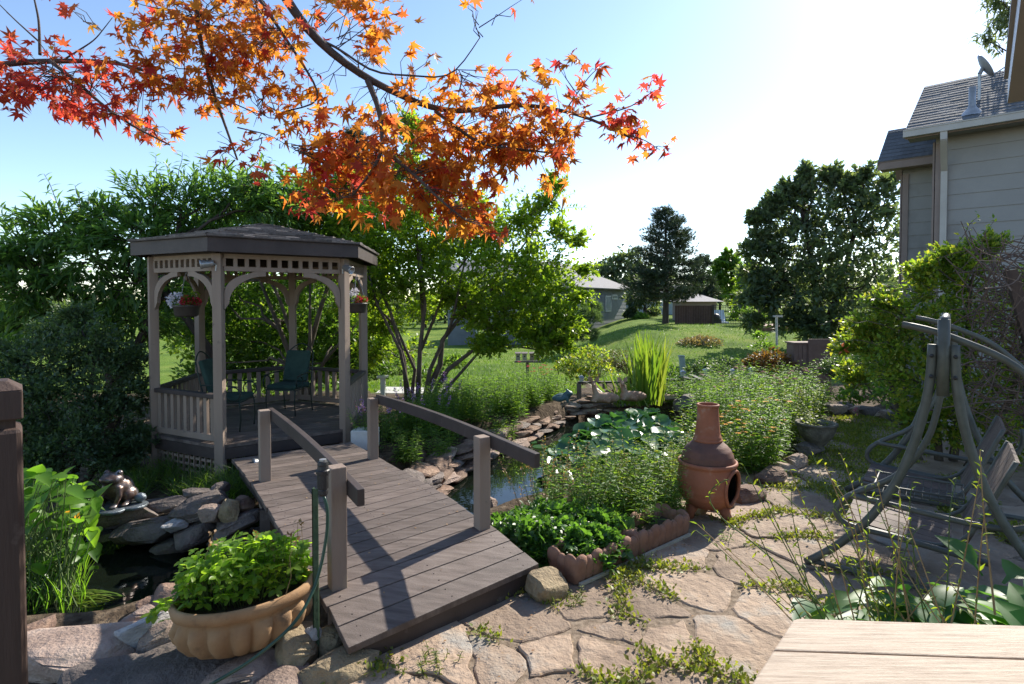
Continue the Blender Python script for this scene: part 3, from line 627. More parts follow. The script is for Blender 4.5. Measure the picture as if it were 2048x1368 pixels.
# oval planter bowl with strawberry plants
pc = G(492, 1285, .06); PR = R(33)
bowl = thing('planter_bowl', 'sandy oval planter bowl with fluted melon lobes on the rocks', 'planter', pc)
prof = [(r_q, z_q * 1.2) for r_q, z_q in [(.10, 0), (.17, .01), (.24, .045), (.278, .09), (.292, .135), (.286, .17), (.268, .185), (.28, .19), (.305, .2), (.312, .225), (.304, .245), (.29, .25), (.278, .235), (.262, .19), (.25, .15)]]
put('bowl', MB().lathe(pc, prof, 128, 1.13, .78, PR, lobes=18, amp=lambda z: .2 * max(0, min(1, (.22 - z) / .03)) * min(1, z / .05 + .2)), SANDPOT, bowl, smooth=True)
put('soil', MB().lathe((pc[0], pc[1], pc[2] + .225), [(.001, .02), (.14, .015), (.27, 0)], 40, 1.13, .78, PR), SOIL, bowl, smooth=True)
def stems_leaves(c, ex, ey, rot, n, h, hj, T, size, spread=.25, seed=1, stemr=.002, tip=True, per=1):
    r = np.random.default_rng(seed); sb, lb = MB(), MB(); pos = []; fw = []
    for i in range(n):
        a = r.uniform(0, 6.283); q = math.sqrt(r.uniform(0, 1)); x, y = q * ex * math.cos(a), q * ey * math.sin(a)
        b0 = np.array([c[0] + x * math.cos(rot) - y * math.sin(rot), c[1] + x * math.sin(rot) + y * math.cos(rot), c[2]])
        o = unit(b0 - np.array(c) + (0, 0, 1e-6)); t = b0 + o * spread * q + r.normal(0, spread * .25, 3) * (1, 1, .2) + (0, 0, h * (1 - .35 * q * q) * r.uniform(1 - hj, 1))
        sb.tube(bend(b0, t, .05, 4, .03, r), [stemr, stemr * .6], 4, cap=False)
        pos.append(t); fw.append(o * (.7 + q) + r.normal(0, .5, 3) + (0, 0, .1))
    leaves(lb, pos, fw, size * r.uniform(.7, 1.15, n), T, r=r, jit=.35); return sb, lb
pl = thing('strawberry_plant', 'bright green strawberry plants overflowing the sandy oval bowl', 'plant', pc + (0, 0, .2))
sb, lb = stems_leaves(pc + (-.02, .05, .24), .27, .14, PR, 560, .32, .75, TREFOIL, .045, .06, 4)
sb2, lb2 = stems_leaves(pc + (-.12, .12, .2), .1, .1, PR, 60, .2, .6, TREFOIL, .05, .2, 5); 
put('stem', sb, GRN_STEM, pl); put('foliage', lb, L_STRAW, pl)
put('runner', MB().tube(smooth([pc + (-.25, -.02, .24), pc + (-.36, .03, .22), pc + (-.42, .06, .18)], 8), .003, 5), GRN_STEM, pl)
sb, lb = stems_leaves(pc + (-.40, .05, .1), .07, .05, 0, 26, .11, .6, TREFOIL, .055, .05, 8); put('runner_leaf', lb, L_STRAW, pl)
lb = MB(); r2 = np.random.default_rng(3); ds = MB()
for i in range(13):
    b0 = pc + (r2.uniform(-.25, .3), r2.uniform(-.15, .22), .3); t = b0 + (r2.uniform(-.03, .05), .03, r2.uniform(.16, .3)); ds.tube(bend(b0, t, 0, 4, .04, r2), .0016, 4)
    leaves(lb, np.repeat([t], 4, 0) + r2.normal(0, .008, (4, 3)), r2.normal(0, .5, (4, 3)) + (0, 0, .6), .028, OVAL, r=r2)
put('seed_stalk', ds, DRY_STEM, pl); put('seed_head', lb, L_DRY, pl)

# statue of a seated frog
fc = G(236, 1012, -.05); fr = thing('frog_statue', 'bronze frog statue sitting upright on the ledge of the dark pond', 'statue', fc)
BRONZE = surf("bronze patina", [(.05, .038, .034), (.16, .105, .08), (.3, .29, .3)], 14, .32, .4, metal=.55, fine=60, dist=.006, pos=[.3, .5, .68])
m = MB(); q = fc + (0, 0, .03)
def at(x, y, z): return q + np.array([x, y, z])
m.ball(at(0, .02, .13), (.125, .12, .13), 20, 14); m.ball(at(-.01, -.02, .17), (.10, .095, .11), 20, 14); m.ball(at(-.02, -.045, .245), (.098, .09, .06), 20, 14); m.ball(at(-.03, -.1, .25), (.07, .05, .035), 16, 10)
for sx in (-1, 1):
    m.ball(at(-.015 + sx * .058, -.03, .295), (.03, .03, .032), 12, 9); m.ball(at(sx * .105, .03, .075), (.05, .09, .07), 14, 10)
    m.tube([at(sx * .065, -.07, .17), at(sx * .085, -.1, .1), at(sx * .06, -.125, .02)], [.03, .024, .02], 10); m.ball(at(sx * .06, -.15, .015), (.035, .04, .014), 10, 6); m.ball(at(sx * .12, -.06, .015), (.035, .07, .016), 10, 6)
put('body', melt(m, .009, 'body', BRONZE, 3), None, fr)
for sx in (-1, 1): put('eye', MB().ball(at(-.015 + sx * .062, -.05, .30), .014, 10, 7), surf("eye", [(.02, .02, .02), (.03, .03, .03)], 5, .15, 0), fr, smooth=True)
put('mouth', MB().tube(smooth([at(-.105, -.075, .235), at(-.085, -.125, .232), at(-.03, -.15, .237), at(.03, -.13, .232), at(.06, -.07, .235)], 14), .0045, 6), SOOT_HOLLOW, fr)
b_ = MB()
for dx, dy, rr_ in ((-.1, -.12, .1), (.06, -.15, .11), (.17, -.03, .12), (.0, .03, .2)): b_.lathe(fc + (dx, dy, 0), [(.001, .03), (rr_ * .9, .028), (rr_, .02), (rr_ * .9, .0)], 18)
b_.ball(fc + (.2, .02, .075), (.055, .045, .045), 12, 8); put('lily_pad_base', b_, surf("grey bronze", [(.07, .08, .09), (.22, .26, .29)], 16, .3, .4, metal=.4), fr, smooth=True)

# rocks round the dark pond and under the bridge
RK = [  # px, py, z, size, material, label, seed, rz, tilt
 (225, 1034, -.14, (.80, .34, .16), STONE_D, 'long flat ledge slab under the bronze frog statue', 1, .35, (0, -.06)), (335, 1010, -.12, (.5, .32, .12), STONE_D, 'thin slab right of the frog statue along the pond ledge', 2, .3, (0, -.05)),
 (298, 1062, -.26, (.62, .5, .22), STONE_D, 'large smooth sloping slab dipping into the dark pond', 3, .2, (-.3, -.1)), (350, 1050, -.12, (.24, .17, .13), STONE_W, 'pale blue grey rock on the sloping slab', 4, .6, (-.2, 0)),
 (392, 1066, -.22, (.38, .28, .2), STONE_D, 'dark jagged rock beside the pale grey one', 5, .5, (-.2, -.2)), (342, 1094, -.36, (.4, .3, .16), STONE_D, 'low dark slab at the water edge below the jagged rock', 6, .1, (-.1, 0)),
 (402, 1012, -.02, (.56, .38, .2), STONE_D, 'big dark slab on top of the pond rock pile', 7, .25, (0, -.15)), (392, 986, .06, (.3, .2, .09), STONE_D, 'flat grey stone on the top slab', 8, .2, (0, 0)), (440, 974, .08, (.2, .16, .1), STONE_D, 'small grey stone at the upper corner of the pile', 9, .7, (0, 0)),
 (424, 1026, .0, (.22, .2, .17), STONE_P, 'rounded brown rock wedged beside the tan one', 10, .1, (0, .2)), (459, 1020, .03, (.21, .2, .2), STONE_T, 'rounded tan rock facing the pot', 11, .5, (.1, .1)), (487, 1010, .02, (.2, .22, .16), STONE_R, 'reddish rock next to the bridge stringer', 12, .9, (0, 0)),
 (475, 1046, -.1, (.5, .3, .14), STONE_D, 'tilted dark slab next to the bridge edge', 13, .5, (0, -.35)), (470, 1085, -.3, (.5, .4, .22), STONE_D, 'dark rock at the waterline behind the pot', 14, .2, (0, 0)), (555, 1075, -.3, (.5, .4, .3), STONE_D, 'shaded rock beneath the bridge deck', 15, .2, (0, 0)),
 (158, 1300, -.04, (.78, .5, .16), STONE_P, 'broad reddish flat slab next to the brown post', 16, .12, (.04, .02)), (405, 1345, -.05, (1.15, .6, .2), STONE_D, 'long dark slab carrying the oval bowl', 17, .42, (0, 0)), (292, 1262, .03, (.27, .17, .16), STONE_W, 'rounded blue grey boulder left of the bowl', 18, .7, (0, -.2)),
 (330, 1275, .0, (.3, .26, .18), STONE_P, 'flat brown stone between grey boulder and bowl', 19, .4, (.1, -.2)), (360, 1190, -.05, (.32, .28, .16), STONE_R, 'tan slab behind the bowl at the pond edge', 20, .4, (0, -.1)), (338, 1222, .0, (.13, .11, .09), STONE_T, 'small round tan cobble beside the bowl', 21, 0, (0, 0)),
 (303, 1208, -.08, (.17, .14, .12), STONE_R, 'small brown stone at the corner of the dark water', 22, .5, (0, 0)), (285, 1238, -.03, (.22, .2, .12), STONE_P, 'pinkish chip above the blue grey boulder', 23, .3, (0, 0)), (592, 1308, .03, (.26, .3, .24), STONE_T, 'angular tan block under the left edge of the bridge', 24, .5, (0, .2)),
 (626, 1266, .12, (.105, .09, .09), STONE_W, 'egg shaped white pebble under the bridge corner', 25, .3, (0, 0)), (660, 1285, .04, (.22, .2, .2), STONE_T, 'mossy stone tucked behind the white pebble', 26, .1, (0, 0)), (678, 1340, .02, (.46, .28, .19), STONE_T, 'squared tan block under the front corner of the bridge', 27, .55, (0, 0)),
 (500, 1352, -.02, (.5, .28, .16), STONE_P, 'brown slab below the bowl with a sunlit edge', 28, .45, (0, -.1)), (60, 1275, -.05, (.25, .3, .14), STONE_R, 'rusty stone half hidden by the brown post', 29, .2, (0, 0)), (560, 1372, .0, (.3, .26, .14), STONE_P, 'brown stone at the bottom edge below the tan block', 30, .5, (0, 0)), (240, 1372, -.05, (.6, .4, .16), STONE_D, 'dark slab in front of the long slab', 31, .3, (0, 0)),
 (1092, 1172, .06, (.36, .25, .19), STONE_T, 'squared mossy block at the right front corner of the bridge', 32, .7, (0, 0)),
 (975, 1006, -.25, (.26, .2, .16), STONE_P, 'pinkish pond stone behind the right bridge post', 33, .2, (0, 0)), (1000, 1032, -.2, (.22, .2, .16), STONE_R, 'dark red pond stone below the right handrail end', 34, .6, (0, 0)), (985, 1045, -.12, (.24, .2, .16), STONE_P, 'pale pink stone under the mound of low leaves', 35, .9, (0, 0)),
 (1497, 988, .06, (.44, .26, .17), STONE_R, 'squared brown rock right of the chiminea', 36, .55, (0, 0)), (1545, 955, .06, (.44, .28, .15), STONE_R, 'flat topped brown rock second from the chiminea', 37, .6, (0, -.1)), (1572, 938, .05, (.26, .22, .14), STONE_P, 'small pink rock in the bed edging', 38, .4, (0, 0)),
 (1592, 922, .07, (.34, .26, .16), STONE_P, 'grey pink boulder in the bed edging before the urn', 39, .6, (0, 0)), (1612, 900, .08, (.34, .26, .2), STONE_D, 'dark boulder next to the planted urn', 40, .4, (0, 0)), (1372, 806, .08, (.4, .34, .3), STONE_D, 'rounded dark boulder at the far pond edge by the reeds', 41, .3, (0, 0)), (1330, 795, .02, (.9, .3, .12), STONE_P, 'long flat slab at the far pond edge', 42, .1, (0, 0)),
 (1440, 1012, .03, (.3, .2, .12), STONE_D, 'dark stone hidden behind the chiminea foot', 43, .3, (0, 0)), (1305, 965, -.1, (.5, .3, .24), STONE_D, 'stone at the water edge among the perennials', 44, .4, (0, 0)), (1215, 790, .12, (.3, .26, .2), STONE_R, 'knobbly brown rock in front of the antlered deer', 47, .3, (0, 0)),
]
for px, py, z, s_, mt, lb_, sd_, rz, tl in RK: rock('rock', G(px, py, z), s_, mt, lb_, sd_, rz=rz, tilt=tl, cuts=16, box=.38, rough=.06, sub=4)
for i, (px, py) in enumerate([(1650, 818), (1672, 820), (1694, 815), (1715, 822), (1742, 826), (1772, 832), (1800, 838)]):
    rock('edging_stone', G(px, py, .06), (.34, .24, .2), [STONE_D, STONE_P][i % 2], 'squared stone of the low bed wall beyond the planted urn', 60 + i, 'edging stone', 'squared stones of the low bed wall', rz=-.2, box=.35)
# stacked ledge stones along the far side of the pond
line = np.array([G(*p, -.1) for p in [(805, 985), (850, 960), (880, 925), (930, 895), (985, 872), (1040, 850), (1085, 830), (1120, 812), (1165, 806), (1215, 806), (1262, 802)]]); dl = np.concatenate([[0], np.cumsum(np.linalg.norm(np.diff(line, axis=0), axis=1))])
r3 = random.Random(8); k = 0
for layer, (zz, inn, stp) in enumerate([(-.34, -.04, .3), (-.24, .06, .3), (-.15, .15, .3)]):
    t = r3.uniform(0, .15)
    while t < dl[-1]:
        c = np.array([np.interp(t, dl, line[:, i]) for i in range(3)]); e = np.array([np.interp(min(dl[-1], t + .1), dl, line[:, i]) for i in range(3)]) - np.array([np.interp(max(0, t - .1), dl, line[:, i]) for i in range(3)])
        e = unit(e); nn = np.array([-e[1], e[0], 0]); up_ = .10 * sst(dl[-1] * .6, dl[-1], t)
        c = c + nn * (inn + r3.uniform(-.05, .06)); s_ = (r3.uniform(.4, .68), r3.uniform(.28, .42), r3.uniform(.07, .12))
        rock('ledge_stone', (c[0], c[1], zz + up_ + r3.uniform(-.02, .02)), s_, [STONE_R, STONE_P, STONE_R, STONE_D][r3.randrange(4)], 'flat brown ledge stone stacked along the far pond edge', 100 + k, 'ledge stone', 'flat stones stacked along the pond', rz=math.atan2(e[1], e[0]) + r3.uniform(-.4, .4), tilt=(r3.uniform(-.08, .08), r3.uniform(-.08, .08)), box=.3, cuts=15, rough=.07); k += 1
        t += stp * r3.uniform(.75, 1.15)

# chiminea
cc = G(1414, 1030, .015); ch = thing('chiminea', 'terracotta chiminea with tall neck and arched fire mouth', 'chiminea', cc)
md = math.atan2(-.70, .71); zc, wz, wa = .285, .15, .52                    # mouth direction, height, half sizes
def inside(a, z): d = (a - md + math.pi) % (2 * math.pi) - math.pi; return (d / wa) ** 2 + ((z - zc) / wz) ** 2 < 1
lo = [(.02, .075), (.1, .08), (.16, .1), (.205, .14), (.235, .19), (.252, .25), (.256, .31), (.25, .37), (.238, .43), (.236, .45), (.245, .455), (.252, .468), (.25, .485), (.238, .492), (.225, .487), (.222, .46)]
def fine(pr, n=60):
    d = np.concatenate([[0], np.cumsum([math.hypot(pr[i + 1][0] - pr[i][0], pr[i + 1][1] - pr[i][1]) for i in range(len(pr) - 1)])]); t = np.linspace(0, d[-1], n)
    return list(zip(np.interp(t, d, [p[0] for p in pr]), np.interp(t, d, [p[1] for p in pr])))
put('bowl', MB().lathe(cc, fine(lo), 120, skip=inside), TERRA, ch, smooth=True)
put('fire_chamber', MB().lathe(cc, fine([(.222, .46), (.225, .37), (.235, .31), (.228, .2), (.18, .12), (.02, .095)], 40), 120, skip=inside), SOOT_HOLLOW, ch, smooth=True)
V = []
for i in range(48):
    t = 2 * math.pi * i / 48; a = md + wa * math.cos(t) * 1.0; z = zc + wz * math.sin(t); rq = np.interp(z, [.14, .19, .25, .31, .37, .43], [.205, .235, .252, .256, .25, .238]); V.append(cc + (math.cos(a) * (rq + .004), math.sin(a) * (rq + .004), z))
V.append(V[0]); V.append(V[1]); put('mouth_rim', MB().tube(V, .015, 10, cap=False), TERRA, ch, smooth=True)
put('dome', MB().lathe(cc, fine([(.222, .46), (.222, .5), (.215, .54), (.195, .585), (.165, .62), (.135, .645), (.118, .66)], 30), 64), TERRA_D, ch, smooth=True)
put('neck', MB().lathe(cc, fine([(.118, .655), (.125, .662), (.124, .675), (.113, .682), (.118, .69), (.113, .70), (.105, .72), (.099, .78), (.093, .86), (.089, .93), (.089, .955), (.096, .965), (.097, .975), (.09, .98), (.078, .978), (.075, .95), (.08, .75)], 70), 64), TERRA, ch, smooth=True)
for a in (md, md + 2.1, md - 2.1):
    b0 = cc + (math.cos(a) * .14, math.sin(a) * .14, .1); put('foot', MB().tube([b0 + (0, 0, .02), b0 + (math.cos(a) * .03, math.sin(a) * .03, -.05), b0 + (math.cos(a) * .05, math.sin(a) * .05, -.113)], [.06, .042, .05], 12), TERRA, ch, smooth=True)

# scalloped troughs
def trough(a, b_, label, sd_):
    a, b_ = np.array(a), np.array(b_); d = b_ - a; L = np.linalg.norm(d); u = d / L; nn = np.array([-u[1], u[0], 0]); t = thing('scalloped_trough', label, 'trough planter', (a + b_) / 2)
    Wd, H = .24, .185; m = MB()
    def row(p0, p1, out, n):
        for i in range(n):
            f = (i + .5) / n; p = p0 + (p1 - p0) * f; big = i % 2 == 0; w_ = np.linalg.norm(p1 - p0) / n * (.85 if big else .7); h_ = H * (1 if big else .88)
            ring = []
            for q in range(9):
                z = h_ * q / 8; rr_ = w_ * (.84 + .16 * math.sin(min(1, q / 5) * math.pi / 2)) * (1 if q < 6 else math.sqrt(max(.05, 1 - ((q - 5) / 3.15) ** 2)))
                ring.append((rr_, z))
            pr = p - out * .012
            k_ = 14; V = []
            for r_q, z in ring:
                for j in range(k_):
                    an = 2 * math.pi * j / k_; g_ = 1 + .05 * math.cos(an * 5); V.append(pr + u_(p0, p1) * r_q * math.cos(an) * g_ + out * (.032 * math.sin(an) * g_ * (r_q / w_) + .022 * z / H) + (0, 0, z))
            m.add(V, [(i_ * k_ + j, i_ * k_ + (j + 1) % k_, (i_ + 1) * k_ + (j + 1) % k_, (i_ + 1) * k_ + j) for i_ in range(8) for j in range(k_)] + [tuple(range(8 * k_, 9 * k_))])
    def u_(p0, p1): return unit(p1 - p0)
    c = [a, b_, b_ + nn * Wd, a + nn * Wd]
    row(c[0], c[1], -nn, 8); row(c[2], c[3], nn, 8); row(c[1], c[2], u, 3); row(c[3], c[0], -u, 3)
    for p0, p1 in ((c[0], c[1]), (c[2], c[3]), (c[1], c[2]), (c[3], c[0])): m.beam(p0 + (0, 0, H * .4), p1 + (0, 0, H * .4), .02, H * .76)
    put('wall', m, TROUGH, t, smooth=True)
    put('soil', MB().prism([p[:2] for p in [a + nn * .02 + u * .02, b_ + nn * .02 - u * .02, b_ + nn * (Wd - .02) - u * .02, a + nn * (Wd - .02) + u * .02]], .02, H * .6), SOIL, t)
    put('base_strip', MB().beam(a - nn * .035 + (0, 0, .008), b_ - nn * .035 + (0, 0, .008), .02, .02), surf("pale mortar", [(.4, .36, .28), (.5, .46, .36)], 8, .9, .3), t)
T1, T2, T3 = G(1152, 1168, .02), G(1274, 1113, .02), G(1372, 1068, .02)
trough(T1, T2 - unit(T2 - T1) * .02, 'scalloped terracotta trough filled with low green leaves next to the bridge block', 1)
trough(T2 + unit(T3 - T2) * .02, T3, 'scalloped terracotta trough nearly empty of plants in front of the chiminea', 2)

# urn with plant
uc = G(1632, 902, .02); ur = thing('stone_urn', 'mottled concrete urn on the patio edge beyond the rocks', 'urn', uc)
put('bowl', MB().lathe(uc, [(.09, 0), (.11, .01), (.1, .04), (.08, .07), (.12, .11), (.19, .2), (.22, .29), (.225, .33), (.24, .335), (.24, .36), (.21, .36), (.19, .3)], 32), surf("mottled concrete", [(.09, .085, .07), (.22, .2, .16)], 14, .9, .6), ur, smooth=True)
put('soil', MB().lathe((uc[0], uc[1], uc[2] + .3), [(.001, .01), (.205, 0)], 24), SOIL, ur)

# two seat swing
SW = np.array([*G(1612, 1132, 0)]); U_ = np.array([.61, .79, 0]); W_ = np.array([.79, -.61, 0])
def sp(u, w, z): return SW + U_ * u + W_ * w + np.array([0, 0, z])
sg = thing('garden_swing', 'grey steel frame garden swing with two brown slatted seats and a mesh tray', 'swing', SW)
TW, THT = .76, 1.76
for u in (0, 1.95):
    for sgn in (-1, 1):
        foot = TW + sgn * .76; pts = [sp(u, foot, .03), sp(u, TW + sgn * .60, .16), sp(u, TW + sgn * .38, .42), sp(u, TW + sgn * .22, .72), sp(u, TW + sgn * .12, 1.05), sp(u, TW + sgn * .065, 1.35), sp(u, TW + sgn * .055, 1.62)]
        lg = put('leg', MB().tube(smooth(pts, 26), .027, 12), STEEL_G, sg, smooth=True)
        put('bolt', MB().ball(sp(u - .035, TW + sgn * .06, 1.55), .013, 8, 6).ball(sp(u - .035, TW + sgn * .06, 1.42), .013, 8, 6), BLACKP, lg)
    put('centre_post', MB().tube([sp(u - .01, TW, 1.3), sp(u - .01, TW, THT + .02)], .033, 14), STEEL_G, sg, smooth=True)
put('top_beam', MB().tube([sp(-.02, TW, THT), sp(1.97, TW, THT)], .028, 12), STEEL_G, sg, smooth=True)
for u in (.06, 1.89):
    put('canopy_arm', MB().tube(smooth([sp(u, TW - .22, 1.74), sp(u, TW - .06, 1.71), sp(u, TW + .3, 1.55), sp(u, TW + .55, 1.3), sp(u, TW + .66, 1.05)], 20), .022, 10), STEEL_G, sg, smooth=True)
    put('hanger', MB().tube(smooth([sp(u + .1, TW + .0, 1.35), sp(u + .08, TW - .06, 1.0), sp(u + .05, TW - .22, .72), sp(u + .03, TW - .45, .58), sp(u, TW - .58, .50), sp(u, TW - .62, .38), sp(u, TW - .55, .33), sp(u, TW - .3, .33), sp(u, TW + .25, .28)], 34), .02, 10), STEEL_G, sg, smooth=True)
    put('arm_bar', MB().tube(smooth([sp(u, TW - .5, .55), sp(u, TW - .2, .53), sp(u, TW + .2, .50), sp(u, TW + .42, .52), sp(u, TW + .55, .68), sp(u, TW + .52, .82)], 20), .019, 10), STEEL_G, sg, smooth=True)
for u0, u1 in ((.12, .72), (1.2, 1.82)):
    for grp, (w0, z0), (w1, z1) in (('seat', (TW - .54, .365), (TW + .06, .30)), ('backrest', (TW + .12, .36), (TW + .36, .92))):
        m = MB(); nn = np.cross(U_, W_ * (w1 - w0) + np.array([0, 0, z1 - z0])); nn = unit(nn) * .022
        for i in range(5):
            a0, a1 = u0 + (u1 - u0) * i / 5 + .004, u0 + (u1 - u0) * (i + 1) / 5 - .004
            c = [sp(a0, w0, z0), sp(a1, w0, z0), sp(a1, w1, z1), sp(a0, w1, z1)]; m.add(c + [q + nn for q in c], [(0, 1, 2, 3), (7, 6, 5, 4), (0, 4, 5, 1), (1, 5, 6, 2), (2, 6, 7, 3), (3, 7, 4, 0)])
        put(grp, m, SLATB, sg)
    m = MB()
    for u in (u0 - .02, u1 + .02): m.tube(smooth([sp(u, TW - .54, .34), sp(u, TW + .08, .30), sp(u, TW + .16, .42), sp(u, TW + .36, .92)], 16), .014, 8)
    put('seat_frame', m, STEEL_G, sg, smooth=True)
m = MB()
for i in range(12): w = TW - .42 + .05 * i; m.tube([sp(.76, w, .46), sp(.78, w, .40), sp(1.14, w, .40), sp(1.16, w, .46)], .003, 4)
for i in range(8): u = .78 + .05 * i; m.tube([sp(u, TW - .42, .40), sp(u, TW + .13, .40)], .003, 4)
for z in (.46,): m.tube([sp(.76, TW - .42, z), sp(1.16, TW - .42, z), sp(1.16, TW + .13, z), sp(.76, TW + .13, z), sp(.76, TW - .42, z)], .009, 6)
put('mesh_tray', m, STEEL_G, sg)
m = MB()
for i in range(10): a = i / 9; m.tube([sp(.12 + .6 * a, TW + .36, .9), sp(.16 + .5 * a, TW + .30, .72)], .003, 4)
put('wire_back', m, GREYM, sg)
for u in (0, 1.95): put('base_bar', MB().tube([sp(u, TW - .74, .05), sp(u, TW + .74, .05)], .02, 8), STEEL_G, sg, smooth=True)
# ---------------------------------------------------------------- inside and on the gazebo
def chair(c, face, label):
    t = thing('iron_armchair', label, 'armchair', (c[0], c[1], FZ)); f = np.array([math.cos(face), math.sin(face), 0]); s_ = np.array([-f[1], f[0], 0]); o = np.array([c[0], c[1], FZ])
    def q(x, y, z): return o + s_ * x + f * y + np.array([0, 0, z])
    def pad(lo, hi, th, n):
        m = MB()
        return m
    m = MB()
    for sx in (-.22, .22):
        m.tube(smooth([q(sx, .2, 0), q(sx, .22, .2), q(sx, .2, .36)], 8), .009, 6); m.tube(smooth([q(sx, -.26, 0), q(sx, -.2, .36), q(sx, -.27, .6), q(sx * .9, -.33, .86)], 14), .009, 6)
        cen = q(sx * 1.15, .14, .47); ring = [cen + f * .085 * math.cos(a) + np.array([0, 0, .085 * math.sin(a)]) for a in np.linspace(0, 6.28, 18)]; m.tube(ring, .008, 6, cap=False)
        m.tube(smooth([q(sx * 1.15, .2, .56), q(sx * 1.15, .0, .58), q(sx, -.26, .58)], 10), .009, 6)
    m.tube(smooth([q(-.2, -.33, .86), q(-.1, -.36, .95), q(0, -.37, .99), q(.1, -.36, .95), q(.2, -.33, .86)], 16), .009, 6); m.tube([q(-.23, .2, .36), q(.23, .2, .36), q(.22, -.2, .36), q(-.22, -.2, .36), q(-.23, .2, .36)], .009, 6)
    put('frame', m, IRON, t, smooth=True)
    mat = np.stack([s_, f, [0, 0, 1]], 1)
    put('seat_cushion', MB().box(q(0, .0, .40), (.44, .42, .07), mat), CUSH, t, bevel=.025)
    d = unit(q(0, -.33, .86) - q(0, -.2, .42)); mat2 = np.stack([s_, np.cross(d, s_), d], 1)
    put('back_cushion', MB().box(q(0, -.225, .66), (.38, .06, .46), mat2), CUSH, t, bevel=.025)
ch1, ch2 = G(462, 856, FZ)[:2], G(578, 826, FZ)[:2]
chair(ch1, .05, 'green cushioned iron armchair seen side on behind the front gazebo post')
chair(ch2, -1.75, 'green cushioned iron armchair facing the bridge at the back of the gazebo')
def basket(top, label, cols, pr):
    c = np.array(top); t = thing('hanging_basket', label, 'hanging basket', c); b0 = c - (0, 0, .52); rs = np.random.default_rng(pr)
    put('pot', MB().lathe(b0, [(.001, 0), (.1, 0), (.125, .02), (.135, .11), (.145, .115), (.145, .135), (.13, .135), (.12, .1)], 28), BLACKP if 0 else surf("brown plastic pot", [(.05, .042, .038), (.075, .065, .058)], 8, .5, .1), t, smooth=True)
    m = MB()
    for a in (.5, 2.6, 4.7): m.tube([b0 + (.14 * math.cos(a), .14 * math.sin(a), .13), c], .003, 4)
    put('hanger_wire', m, GREYM, t); lb = MB(); n = 130; d = rdir(n, rs); d[:, 2] = np.abs(d[:, 2])
    leaves(lb, b0 + (0, 0, .13) + d * (.13, .13, .1) * rs.uniform(.4, 1, (n, 1)), d, .07, OVAL, r=rs); put('foliage', lb, L_WOOD, t)
    for off, rad_, mt in cols:
        fb = MB(); d = rdir(120, rs); leaves(fb, b0 + np.array(off) + d * rad_ * rs.uniform(.7, 1, (120, 1)), d * .5 + rs.normal(0, .6, (120, 3)), rad_ * .55, SMALL, up=None, jit=1, r=rs); put('flower_head', fb, mt, t)
e0 = (hexv[0] + hexv[5]) / 2; basket((e0[0] + .02, e0[1], HB - .0), 'hanging basket of white and red flowers under the left gazebo arch', [((-.09, -.06, .2), .075, WHITEF), ((-.12, 0, .16), .06, WHITEF), ((.03, -.08, .19), .055, REDF), ((.12, -.02, .17), .05, REDF), ((.07, .05, .24), .05, L_PERY)], 1)
e1 = hexv[1] + (hexv[2] - hexv[1]) * .35; basket((e1[0] + .07, e1[1], HB + .02), 'hanging basket of cream and dark red flowers beside the right gazebo post', [((-.04, -.08, .22), .06, WHITEF), ((-.02, -.02, .28), .05, WHITEF), ((.05, -.08, .17), .05, REDF), ((.1, 0, .17), .045, REDF)], 2)
def flood(c, d, label, mt=GREYM):
    c = np.array(c); d = unit(np.array(d, float)); t = thing('flood_light', label, 'spotlight', c)
    a = unit(np.cross(d, (0, 0, 1))); b_ = np.cross(a, d); pr = [(.012, -.07), (.03, -.07), (.036, -.05), (.036, -.02), (.042, -.015), (.046, .05), (.05, .055), (.05, .07), (.044, .07), (.04, .03), (.001, .025)]
    V = [c + a * r * math.cos(2 * math.pi * j / 20) + b_ * r * math.sin(2 * math.pi * j / 20) + d * z for r, z in pr for j in range(20)]
    put('lamp_head', MB().add(V, [(i * 20 + j, i * 20 + (j + 1) % 20, (i + 1) * 20 + (j + 1) % 20, (i + 1) * 20 + j) for i in range(len(pr) - 1) for j in range(20)]), mt, t, smooth=True)
    put('bracket', MB().tube([c - d * .06, c - d * .09 + (0, 0, -.02), c - d * .085 + (0, 0, -.09)], .008, 8), mt, t)
pA = hexv[0]; flood((pA[0] - .075, pA[1] - .09, HT - .12), (-.85, -.45, -.15), 'silver spotlight on the middle gazebo post under the roof corner')
pC = hexv[1]; flood((pC[0] + .08, pC[1] - .10, HT - .13), (.8, -.4, -.35), 'silver spotlight on the right gazebo post')
flood(P(520, 925, 5.9), (-.75, -.6, .05), 'round spotlight low beside the far end of the bridge')
pb = G(706, 888, .14); wb = thing('planter_box', 'white planter box with grassy flowers at the right gazebo post', 'planter', pb + (.12, .1, -.1))
put('box', MB().box(pb + (.12, .12, .04), (.3, .24, .24)), WHITEP, wb, bevel=.01)
